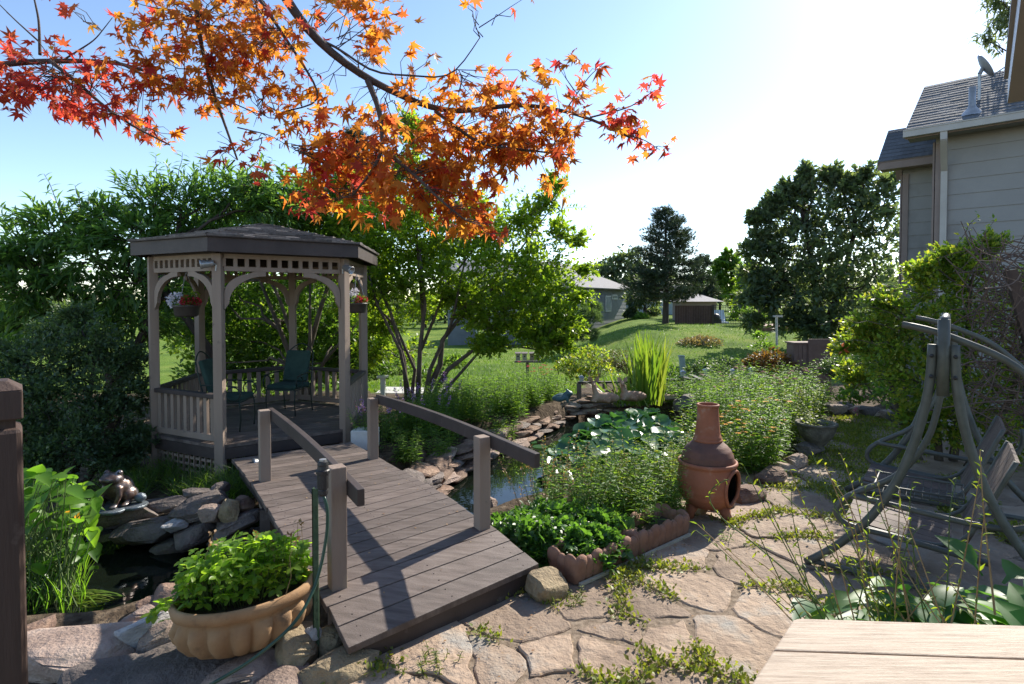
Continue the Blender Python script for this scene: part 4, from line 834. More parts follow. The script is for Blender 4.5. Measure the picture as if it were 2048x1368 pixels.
def perennial(name, n, h, nl, T, size, leafmat, seed, spread=.12, lean=.12, flower=None, stemmat=None, up=.35, stemr=.003, fl_n=10, fl_s=.022, two=False):
    """one plant in its own coordinates: stems, foliage and flowers"""
    r = np.random.default_rng(seed); sb, lb, fb = MB(), MB(), MB()
    for i in range(n):
        a = r.uniform(0, 6.28); q = math.sqrt(r.uniform(0, 1)); b0 = np.array([math.cos(a) * q * spread, math.sin(a) * q * spread, -.03]); hh = h * r.uniform(.6, 1.0)
        tp = b0 + np.array([math.cos(a) * q, math.sin(a) * q, 0]) * lean * hh * 2 + r.normal(0, .06 * hh, 3) * (1, 1, 0) + (0, 0, hh); pl = bend(b0, tp, .02, 5, .02, r); sb.tube(pl, [stemr, stemr * .5], 4, cap=False)
        t = np.linspace(.12, 1, nl) + r.normal(0, .01, nl); pos = np.stack([np.interp(t, np.linspace(0, 1, 5), pl[:, k]) for k in range(3)], 1); an = np.arange(nl) * 2.4 + r.uniform(0, 6)
        f = np.stack([np.cos(an), np.sin(an), np.full(nl, up)], 1) + r.normal(0, .2, (nl, 3)); leaves(lb, pos, f, size * (1.1 - .65 * t) * r.uniform(.75, 1.1, nl), T, r=r, jit=.3)
        if flower and r.random() < flower[1]:
            m = fl_n
            if flower[2] == 'spike': ff = np.linspace(.82, 1.05, m); fp = b0 + (tp - b0) * ff[:, None] + r.normal(0, .008, (m, 3)); leaves(fb, fp, r.normal(0, 1, (m, 3)) + (0, 0, .3), fl_s, SMALL, jit=1, r=r)
            else: an = np.arange(m) * 6.283 / m; leaves(fb, np.repeat([tp], m, 0), np.stack([np.cos(an), np.sin(an), np.full(m, flower[3])], 1), fl_s, OVAL, jit=.1, r=r)
    o = thing(name, 'x', 'plant'); put('stem', sb, stemmat or GRN_STEM, o, local=True); put('foliage', lb, leafmat, o, local=True)
    if fb.n: put('flower', fb, flower[0], o, local=True)
    return o
protos = []
def plant_field(proto, pts, label, group, sc=(.85, 1.15), zf=hgt):
    rr_ = random.Random(len(pts) * 7 + len(label)); proto['label'] = label; proto['group'] = group
    for i, (x, y) in enumerate(pts):
        loc = (x, y, zf(x, y)); s_ = rr_.uniform(*sc); a = rr_.uniform(0, 6.28)
        if not proto.get('used'): proto['used'] = 1; proto.location = loc; proto.rotation_euler = (0, 0, a); proto.scale = (s_,) * 3
        else: dup(proto, loc, a, label, s_)
def fill(poly_px, n, z=0, seed=1, mind=.2):
    pg = [G(*p, z)[:2] for p in poly_px]; rr_ = random.Random(seed); xs = [p[0] for p in pg]; ys_ = [p[1] for p in pg]; out = []; tries = 0
    while len(out) < n and tries < 9000:
        tries += 1; q = (rr_.uniform(min(xs), max(xs)), rr_.uniform(min(ys_), max(ys_)))
        if sdist(*q, pg) < 0 and all(math.hypot(q[0] - o[0], q[1] - o[1]) > mind for o in out): out.append(q)
    return out
pp = perennial('flowering_plant', 26, .34, 14, LANCE, .06, L_PER, 31, .13, .25, (PINKF, .5, 'spike'), fl_n=9, fl_s=.018)
pp['label'] = 'grassy plant with pale pink blooms in the white planter box'; pp.location = pb + (.12, .12, .16); pp['used'] = 1
# bed beside the bridge
bedL = [(735, 930), (770, 850), (900, 795), (1080, 765), (1110, 795), (1020, 845), (900, 880), (820, 920), (780, 950)]
p1 = perennial('tall_perennial', 26, .62, 26, LANCE, .115, L_PER, 41, .17, .14); plant_field(p1, fill(bedL, 44, 0, 3, .2) + [G(*p, 0)[:2] for p in [(1090, 800), (1060, 815), (1108, 792), (1030, 830), (1075, 795), (1000, 845), (975, 855)]], 'leafy green perennial with narrow leaves in the bed beside the bridge', 'perennials beside the bridge', (.75, 1.1))
p2 = perennial('purple_perennial', 8, .72, 20, LANCE, .08, L_PER, 42, .12, .12, (PURPF, .75, 'spike'), fl_n=26, fl_s=.03); plant_field(p2, [G(*p, 0)[:2] for p in [(765, 900), (790, 880), (830, 850), (860, 870), (900, 830)]], 'perennial with purple flower spikes behind the right bridge rail', 'purple spiked perennials', (.9, 1.05))
p2b = perennial('pink_bush', 16, .75, 18, OVAL, .06, L_PER, 43, .2, .2, (REDF, .6, 'head', .4), fl_n=8, fl_s=.05); plant_field(p2b, [G(*p, -.1)[:2] for p in [(1072, 770), (1095, 775)]], 'leafy plant topped with red blooms beneath the birdhouses', 'red blooms beneath the birdhouses', (1.1, 1.3))
# bed between pond and troughs
p3 = perennial('airy_perennial', 16, .72, 26, LANCE, .1, L_PER, 44, .13, .16, (L_DRY, .12, 'spike'), fl_n=8, fl_s=.016)
plant_field(p3, fill([(1085, 1045), (1100, 1000), (1200, 985), (1330, 985), (1365, 1040), (1270, 1080)], 15, 0, 5, .17), 'airy green perennial with thin stems between the pond and the troughs', 'airy perennials behind the troughs', (.55, 1.2))
p4 = perennial('dry_stalk_plant', 12, .62, 7, SMALL, .03, L_DRY, 45, .12, .25, (L_DRY, .9, 'spike'), DRY_STEM, fl_n=9, fl_s=.022); plant_field(p4, [G(*p, 0)[:2] for p in [(1075, 1040), (1120, 1010), (1090, 1005), (1160, 1030)]], 'clump of dry brown seed stalks at the pond edge', 'dry seed stalks', (.9, 1.1))
p4b = perennial('golden_foliage_plant', 14, .62, 24, LANCE, .11, L_PERY, 46, .11, .15); plant_field(p4b, [G(*p, 0)[:2] for p in [(1262, 1050), (1300, 1030), (1240, 1020), (1330, 1010), (1190, 1000), (1285, 990), (1345, 985)]], 'yellow green perennial left of the chiminea', 'yellow green perennials left of the chiminea', (.85, 1.05))
# bed behind the chiminea
bedR = [(1345, 960), (1420, 880), (1440, 820), (1400, 795), (1560, 785), (1620, 820), (1640, 850), (1590, 890), (1540, 930), (1480, 980), (1440, 1000)]
p5 = perennial('border_perennial', 20, .74, 26, LANCE, .12, L_PER, 47, .15, .14); plant_field(p5, [q for q in fill(bedR, 36, 0, 6, .2) if math.hypot(q[0] - uc[0], q[1] - uc[1]) > .45], 'tall leafy green perennial in the border behind the chiminea', 'border perennials behind the chiminea', (.65, 1.3))
p5b = perennial('broad_perennial', 14, .66, 20, OVAL, .085, L_PERY, 57, .15, .2); plant_field(p5b, [q for q in fill(bedR, 16, 0, 16, .3) if math.hypot(q[0] - uc[0], q[1] - uc[1]) > .45], 'broad leaved yellowish perennial among the border plants behind the chiminea', 'yellowish border perennials', (.8, 1.25))
p6 = perennial('golden_daisy', 16, .74, 12, LANCE, .09, L_PER, 48, .14, .2, (GOLDF, .8, 'head', .15), fl_n=10, fl_s=.042); plant_field(p6, [G(*p, 0)[:2] for p in [(1500, 945), (1525, 930), (1480, 930), (1515, 905)]], 'golden daisy plant right of the chiminea neck', 'golden daisies right of the chiminea', (.9, 1.1))
p7 = perennial('coneflower', 8, .95, 14, LANCE, .12, L_PER, 49, .13, .12, (CONEF, .55, 'head', -.5), fl_n=12, fl_s=.055); plant_field(p7, [G(*p, 0)[:2] for p in [(1425, 850), (1470, 845), (1440, 835), (1540, 840), (1560, 850), (1575, 830), (1600, 850)]], 'coneflower with faded drooping petals in the border behind the chiminea', 'faded coneflowers', (.9, 1.1))
p8 = perennial('yellow_leaf_plant', 18, .6, 26, OVAL, .085, L_PERY, 50, .16, .16); plant_field(p8, [G(*p, 0)[:2] for p in [(1560, 872), (1590, 862), (1575, 885), (1612, 838), (1545, 895), (1570, 850), (1600, 850)]], 'bright yellow green leafy plant left of the planted urn', 'yellow green plants left of the urn', (.9, 1.2))
p9 = perennial('lily_stalk', 5, 1.2, 80, LANCE, .1, L_PER, 51, .08, .05); plant_field(p9, [G(*p, 0)[:2] for p in [(1408, 900), (1440, 890), (1480, 880), (1425, 870), (1380, 900)]], 'tall stalk with whorled leaves rising behind the chiminea neck', 'whorled stalks behind the chiminea', (1, 1.1))
p10 = perennial('urn_plant', 10, .34, 18, OVAL, .07, L_PERY, 52, .12, .3); p10['label'] = 'yellow green plant growing out of the mottled urn'; p10.location = uc + (0, 0, .31); p10['used'] = 1
bedF = [(1270, 815), (1390, 800), (1560, 790), (1640, 815), (1640, 800), (1500, 775), (1300, 785)]
p11 = perennial('far_perennial', 22, .6, 18, LANCE, .13, L_PER, 53, .22, .15); plant_field(p11, fill(bedF, 26, 0, 9, .3), 'green perennial in front of the dark rails at the far end of the bed', 'perennials at the far end of the bed', (.8, 1.1))
# low leafy mound at the trough
def mound(name, label, cat, blobs, T, size, n, mat, seed, group=None, stemmat=GRN_STEM, flat=.8, jit=.5):
    r = np.random.default_rng(seed); c = np.mean([b[0] for b in blobs], 0); t = thing(name, label, cat, (c[0], c[1], hgt(c[0], c[1])), group=group); lb, sb = MB(), MB()
    for b in blobs:
        m = int(n * (b[2] if len(b) > 2 else 1)); d = rdir(m, r); d[:, 2] = np.abs(d[:, 2]) * 1.0 - .15; q = r.uniform(.5, 1.03, m) ** .6
        lump = np.array([1 + .42 * noise.noise(Vector(v * 2.3) + Vector((seed * 3.7, b[1] * 9, 0))) for v in d]); q = q * lump; ext = r.random(m) < .07; q[ext] *= r.uniform(1.0, 1.3, ext.sum()); pos = np.array(b[0]) + d * (q * b[1])[:, None] * (1, 1, flat)
        leaves(lb, pos, d * .7 + r.normal(0, .55, (m, 3)) + (0, 0, .15), size * r.uniform(.6, 1.25, m), T, r=r, jit=jit, up=None)
        for i in range(0, m, 14): g_ = np.array(b[0]) - (0, 0, b[1] * .3); sb.tube(bend(g_ + (pos[i] - g_) * .1 * (1, 1, 0), pos[i], .05, 4, .04, r), .0025, 4, cap=False)
    put('stem', sb, stemmat, t); put('foliage', lb, mat, t); return t
mound('leafy_mound', 'dense mound of low dark green leaves between the bridge and the first trough', 'plant', [(G(1060, 1085, .08), .28), (G(1130, 1095, .08), .28), (G(1190, 1065, .08), .26), (G(1110, 1050, .1), .27), (G(1045, 1060, .05), .2), (G(1180, 1100, .1), .22), (G(1010, 1062, -.05), .17), (G(1080, 1110, .05), .2)], TREFOIL, .045, 800, L_CLOV, 61)
mound('trough_plant', 'low green leaves filling the first scalloped trough', 'plant', [(T1 + (T2 - T1) * .3 + (-.07, .09, .12), .15), (T1 + (T2 - T1) * .65 + (-.07, .09, .11), .14)], TREFOIL, .03, 260, L_CLOV, 62)
mound('seedling_tuft', 'small dock seedling with upright leaves at the joint of the two troughs', 'plant', [(T2 + (-.09, .12, .12), .07)], BROAD, .12, 14, L_PER, 63)

# pond plants
LP_ = np.array([(0, 0, 0)] + [(.5 * math.cos(a), .5 * math.sin(a) + .0, .07 + .05 * math.sin(3 * a)) for a in np.linspace(.12, 6.16, 15)] + [(.27 * math.cos(a), .27 * math.sin(a), .0) for a in np.linspace(.12, 6.16, 15)])
LPT = np.array([(0, 16 + i, 17 + i) for i in range(14)] + [(16 + i, 1 + i, 2 + i) for i in range(14)] + [(16 + i, 2 + i, 17 + i) for i in range(14)])
lotus_poly = [G(*p, .0)[:2] for p in [(1085, 890), (1130, 850), (1230, 815), (1330, 815), (1390, 850), (1340, 910), (1270, 940), (1160, 930)]]
rl = np.random.default_rng(7); lc = np.mean(lotus_poly, 0); lt = thing('lotus_clump', 'dense clump of big round lotus leaves in the far part of the pond', 'water plant', (lc[0], lc[1], WZ)); lb, sb = MB(), MB(); cnt = 0
while cnt < 330:
    q = rl.uniform(np.min(lotus_poly, 0), np.max(lotus_poly, 0)); d = sdist(q[0], q[1], lotus_poly)
    if d > 0: continue
    z = WZ + .06 + min(.42, -d * .75 + .05) * rl.uniform(.45, 1); p = np.array([q[0], q[1], z]); s_ = rl.uniform(.18, .34); an = rl.uniform(0, 6.28); nrm = unit(np.array([rl.normal(0, .35), rl.normal(-.15, .35), 1]))
    leaves(lb, [p], [unit(np.cross(nrm, (math.cos(an), math.sin(an), 0)))], s_, (LP_, LPT), up=nrm, jit=.02, r=rl); sb.tube([p, (p[0], p[1], WZ - .1)], .005, 4, cap=False); cnt += 1
put('stem', sb, GRN_STEM, lt); lo_ = put('leaf', lb, L_LOTUS, lt); lo_.data.polygons.foreach_set("use_smooth", [True] * len(lo_.data.polygons)); lo_['kind'] = 'stuff'
for i, (px, py, s_) in enumerate([(1062, 884, .2), (1080, 893, .24), (1102, 900, .2), (1120, 912, .22), (1140, 925, .2), (1165, 940, .2), (1190, 955, .18), (1058, 900, .14), (1150, 905, .2), (1095, 950, .14)]):
    m = MB(); leaves(m, [(0, 0, 0)], [(math.cos(i * 2.), math.sin(i * 2.), 0)], s_, (LP_ * (1, 1, .12), LPT), up=(0, 0, 1), jit=.01, r=rl); o = solo('lily_pad', m, L_LOTUS, 'round lily pad floating on the open pond', 'lily pad', 'floating lily pads'); o.location = [*G(px, py, WZ + .008)]
ar = thing('arrowhead_plant', 'lush clump of arrowhead leaves standing in the dark pond', 'water plant', G(100, 1190, WZ)); lb, sb, yb = MB(), MB(), MB()
for i in range(210):
    b0 = G(rl.uniform(-40, 160), rl.uniform(1110, 1215), WZ); px, py = rl.uniform(-60, 195), 0; top = np.interp(px, [-60, 60, 120, 160, 200], [955, 950, 945, 960, 1000]); py = top + (1140 - top) * rl.uniform(0, 1) ** 1.6
    t = P(px, py, b0[1] + rl.normal(0, .12)); sb.tube(bend(b0, t, .0, 5, .02, rl), [.006, .003], 5, cap=False); f = np.array([rl.normal(0, .6), rl.normal(-.35, .5), rl.uniform(-.7, .35)])
    leaves(yb if i % 41 == 5 else lb, [t], [f], rl.uniform(.10, .2), HEART, jit=.35, r=rl)
for i in range(260):
    b0 = G(rl.uniform(-40, 170), rl.uniform(1120, 1230), WZ); leaves(lb, [b0], [(rl.normal(.05, .2), rl.normal(0, .2), 1)], rl.uniform(.14, .3), BLADE, up=(rl.normal(), rl.normal(), .1), jit=.1, r=rl)
put('stem', sb, GRN_STEM, ar); put('leaf', lb, L_ARROW, ar)['kind'] = 'stuff'; put('yellowed_leaf', yb, GOLDF, ar)
lb = MB()
for i in range(24): leaves(lb, [G(rl.uniform(120, 180), rl.uniform(1180, 1210), WZ + .01)], [(1, rl.normal(-.1, .3), rl.uniform(.0, .3))], rl.uniform(.2, .38), BLADE, jit=.3, r=rl)
solo('floating_grass', lb, L_REED, 'few bent grass blades lying over the dark water', 'grass tuft')
rd = thing('reed_clump', 'tall upright green reeds at the head of the pond', 'reeds', G(1295, 800, .0)); lb = MB()
for i in range(190):
    b0 = G(rl.normal(1295, 14), rl.uniform(788, 812), .0); d = np.array([rl.normal(0, .1), rl.normal(0, .1), 1]); d[0] += (b0[0] - G(1292, 800, 0)[0]) * .25; leaves(lb, [b0], [d], rl.uniform(.6, 1.35), (BLADE[0] * (1.1, 1, .6), BLADE[1]), up=(rl.normal(), rl.normal(), .1), jit=.1, r=rl)
for i in range(40):
    b0 = G(rl.normal(1250, 14), rl.uniform(800, 815), .0); leaves(lb, [b0], [(rl.normal(-.35, .35), rl.normal(-.1, .3), 1)], rl.uniform(.4, .75), (BLADE[0] * (1.6, 1, 1), BLADE[1]), jit=.3, r=rl)
put('foliage', lb, L_REED, rd)
# ---------------------------------------------------------------- the house on the right
SIDM = surf("beige grey lap siding", [(.25, .24, .232), (.285, .275, .265)], 2, .7, .12, fine=120, dist=.003, stain=((.21, .2, .19), 1.1, .56)); TRIM = surf("tan brown trim", [(.22, .165, .145), (.26, .2, .175)], 4, .65, .1)
GUT = surf("beige gutter metal", [(.36, .335, .31), (.42, .395, .37)], 4, .45, .05)
hd, hn = np.array([.74, -.68, 0]) / math.hypot(.74, .68), np.array([.68, .74, 0]) / math.hypot(.68, .74)
HK = 1.35
E1 = P(1811, 264, 7.9 * HK); E2 = P(1755, 328, 9.15 * HK)
house = thing('house', 'beige lap sided house with grey shingle roof behind the honeysuckle', 'house', (8, 9, 0))
def siding(a, b_, z0, z1, out, ex=.205 * HK):
    m = MB(); z = z0
    while z < z1 - .01:
        zt = min(z1, z + ex); o0, o1 = out * .022, out * .006
        m.add([a + o0 + (0, 0, z), b_ + o0 + (0, 0, z), b_ + o1 + (0, 0, zt), a + o1 + (0, 0, zt), a + (0, 0, z), b_ + (0, 0, z)], [(0, 1, 2, 3), (4, 5, 1, 0)]); z = zt
    return m
def xy(p): return np.array([p[0], p[1], 0])
def roofs(name, e0, e1, r0, r1, rows, seed, mat, parent, th=.02):
    rr_ = random.Random(seed); m = MB(); nrm = unit(np.cross(e1 - e0, r0 - e0)); nrm = nrm if nrm[2] > 0 else -nrm
    for q in range(rows):
        t0, t1 = q / rows, min(1, (q + 1.1) / rows); L0, L1, U0, U1 = e0 + (r0 - e0) * t0, e1 + (r1 - e1) * t0, e0 + (r0 - e0) * t1, e1 + (r1 - e1) * t1; k = max(1, int(np.linalg.norm(L1 - L0) / .3))
        cut = [0] + [(i + (q % 2) * .5 + rr_.uniform(-.2, .2)) / k for i in range(1, k)] + [1]
        for i in range(len(cut) - 1):
            lo = nrm * (th + .006 + rr_.uniform(0, .006)); hi = nrm * th; a0, a1, b0, b1 = L0 + (L1 - L0) * cut[i], L0 + (L1 - L0) * cut[i + 1], U0 + (U1 - U0) * cut[i], U0 + (U1 - U0) * cut[i + 1]
            m.add([a0 + lo, a1 + lo, b1 + hi, b0 + hi, a0, a1], [(0, 1, 2, 3), (4, 5, 1, 0)])
    return put(name, m, mat, parent)
for key, E, Lw, wid, rise, off, z0, rows in (('a', E1, 12.0, 1.7 * HK, .62, (.30 * HK, .40 * HK), -.3, 17), ('b', E2, 8.0, .86 * HK, .80, (.28 * HK, .42 * HK), -.3, 9)):
    ze = E[2]; w0 = xy(E) + hd * off[0] + hn * off[1]; w1 = w0 + hd * Lw; zt = ze - .06
    put('wall', siding(w0, w1, z0, zt, -hn), SIDM, house)
    put('wall', siding(w0 + hn * (2 * wid - .8 * HK), w0, z0, zt, -hd), SIDM, house)
    put('wall', MB().add([w0 + hd * .01 + (0, 0, z0), w0 + hd * .01 + hn * (2 * wid - .8 * HK) + (0, 0, z0), w0 + hd * .01 + hn * (2 * wid - .8 * HK) + (0, 0, zt), w0 + hd * .01 + hn * (wid - .4 * HK) + (0, 0, zt + rise * (wid - .4 * HK)), w0 + hd * .01 + (0, 0, zt)], [(0, 1, 2, 3, 4)]), SIDM, house)
    tr_ = MB(); tr_.beam(w0 - hn * .03 + hd * .055 + (0, 0, z0), w0 - hn * .03 + hd * .055 + (0, 0, zt - .14), .11, .03, up=hn); tr_.beam(w0 - hd * .03 + hn * .04 + (0, 0, z0), w0 - hd * .03 + hn * .04 + (0, 0, zt - .1), .12, .03, up=hd); put('corner_trim', tr_, TRIM, house)
    e0 = xy(E) + (0, 0, ze); e1 = e0 + hd * (Lw + .6); r0 = e0 + hn * wid + (0, 0, rise * wid); r1 = e1 + hn * wid + (0, 0, rise * wid); bk0 = e0 + hn * 2 * wid; bk1 = e1 + hn * 2 * wid
    m = MB().slab([e0, e1, r1, r0], .03).slab([r0, r1, bk1, bk0], .03); r_o = put('roof', m, TRIM, house); roofs('shingles', e0 + (0, 0, .02), e1 + (0, 0, .02), r0 + (0, 0, .02), r1 + (0, 0, .02), rows, 3, HSHING, r_o)
    s_ = MB(); s_.slab([e0 - (0, 0, .08) + hn * .02, e0 - (0, 0, .08) + hn * off[1], e1 - (0, 0, .08) + hn * off[1], e1 - (0, 0, .08) + hn * .02], .012); put('soffit', s_, SIDM if key == 'a' else TRIM, house)
    f_ = MB().beam(e0 + hn * .01 + (0, 0, -.06), e1 + hn * .01 + (0, 0, -.06), .025, .16); f_.beam(e0 + hd * .012 + (0, 0, -.05), r0 + hd * .012 + (0, 0, -.05), .024, .15); put('fascia', f_, TRIM, house)
    if key == 'a':
        g_ = MB(); A0, A1 = e0 - hn * .055 + hd * (-.02), e1 - hn * .055
        g_.beam(A0 + (0, 0, -.115), A1 + (0, 0, -.115), .10, .012); g_.beam(A0 - hn * .05 + (0, 0, -.06), A1 - hn * .05 + (0, 0, -.06), .012, .12); g_.beam(A0 - hn * .058 + (0, 0, .0), A1 - hn * .058 + (0, 0, .0), .02, .022); g_.beam(A0 + hn * .05 + (0, 0, -.06), A0 - hn * .05 + (0, 0, -.06), .01, .12)
        gt = put('gutter', g_, GUT, house)
        d0 = A0 + hd * .60 + (0, 0, -.12); d1 = w0 + hd * .14 - hn * .07; m = MB(); m.beam(d0, d0 - (0, 0, .14), .1, .07, up=hn); m.beam(d0 - (0, 0, .13), np.array([d1[0], d1[1], ze - .72]), .1, .07, up=hn); m.beam(np.array([d1[0], d1[1], ze - .70]), np.array([d1[0], d1[1], z0]), .1, .07, up=hn)
        for zz in (1.2, 2.8): m.beam(d1 + (0, 0, zz), d1 + (0, 0, zz + .03), .09, .06, up=hn)
        put('downspout', m, GUT, gt)
        vp = P(1945, 232, 8.2); t_ = .30; 
        def onroof(px, py):                                              # point of roof a seen at a pixel
            d = ray(px, py); nn = unit(np.cross(e1 - e0, r0 - e0)); o = np.array([0, 0, EYE]); s_ = nn.dot(e0 - o) / nn.dot(d); return o + d * s_
        v = onroof(1944, 226); put('vent_pipe', MB().lathe(v, [(.24, -.08), (.13, .03), (.08, .08), (.055, .13), (.055, .46), (.04, .46), (.04, .2)], 20), GREYM, house, smooth=True)
        sd_base = onroof(1958, 205)
sdish = thing('satellite_dish', 'grey satellite dish on a short mast above the house roof', 'satellite dish', sd_base)
top = sd_base + (0, 0, .52); DISH = surf("grey dish", [(.2, .2, .22), (.28, .28, .3)], 6, .5, .05)
put('mast', MB().tube([sd_base - (0, 0, .02), top], .025, 10), GREYM, sdish); m = MB()
dn = unit(np.array([-.72, -.3, -.5])); dn = unit(np.array([.75, -.45, .5])); a = unit(np.cross(dn, (0, 0, 1))); b_ = np.cross(a, dn); c0 = top + (.06, 0, .12)
V = [c0 + a * r * math.cos(2 * math.pi * j / 28) * .85 + b_ * r * math.sin(2 * math.pi * j / 28) + dn * (.9 * r * r - o) for r, o in ((.001, 0), (.08, 0), (.16, 0), (.235, 0), (.24, .012), (.15, .012), (.001, .012)) for j in range(28)]
put('dish', m.add(V, [(i * 28 + j, i * 28 + (j + 1) % 28, (i + 1) * 28 + (j + 1) % 28, (i + 1) * 28 + j) for i in range(6) for j in range(28)]), DISH, sdish, smooth=True)
m = MB().tube([c0 - b_ * .22, c0 - b_ * .2 + dn * .3], .012, 6).ball(c0 - b_ * .17 + dn * .3, (.03, .03, .04), 10, 6); m.tube([top, c0], .035, 8); put('feed_arm', m, GREYM, sdish)
# near eave of the same house's wing, top right
q0, q1 = G(2012, 207, 3.3), G(2038, 0, 3.3); q0, q1 = P(2012, 205, 2.59), P(2037, 0, 1.71); ed = unit((q1 - q0) * (1, 1, 0)); eo = np.array([ed[1], -ed[0], 0]); eo = eo if eo[0] > 0 else -eo
q1 = q0 + ed * 3.6; zE = q0[2]; wing = MB(); wr = MB()
put('soffit', MB().slab([q0 + eo * .12, q0 + eo * .9, q1 + eo * .9, q1 + eo * .12], .012), SIDM, house)
g_ = MB().beam(q0 + eo * .06 + (0, 0, .05), q1 + eo * .06 + (0, 0, .05), .11, .11).beam(q0 + (0, 0, .115), q1 + (0, 0, .115), .02, .02); put('gutter', g_, GUT, house)
put('fascia', MB().beam(q0 + eo * .12 + (0, 0, .07), q0 + eo * 2.5 + (0, 0, 1.3), .03, .18).beam(q0 + eo * .13 + (0, 0, .06), q1 + eo * .13 + (0, 0, .06), .02, .15), SIDM, house)
put('roof', MB().slab([q0 + eo * .1 + (0, 0, .15), q0 + eo * 2.6 + (0, 0, 1.5), q1 + eo * 2.6 + (0, 0, 1.5), q1 + eo * .1 + (0, 0, .15)], .04), HSHING, house)
put('wall', MB().slab([xy(q0) + eo * .9 - ed * -.3, xy(q1) + eo * .9, xy(q1) + eo * .9 + (0, 0, zE), xy(q0) + eo * .9 + ed * .3 + (0, 0, zE)], .02), SIDM, house)

# ---------------------------------------------------------------- trees and shrubs
def B(px, py, Y, rp, sq=.85, dens=1): return (P(px, py, Y), rp * Y / F, sq, dens)
def ST(pts, r0, r1): return ([P(*p) for p in pts], r0, r1)
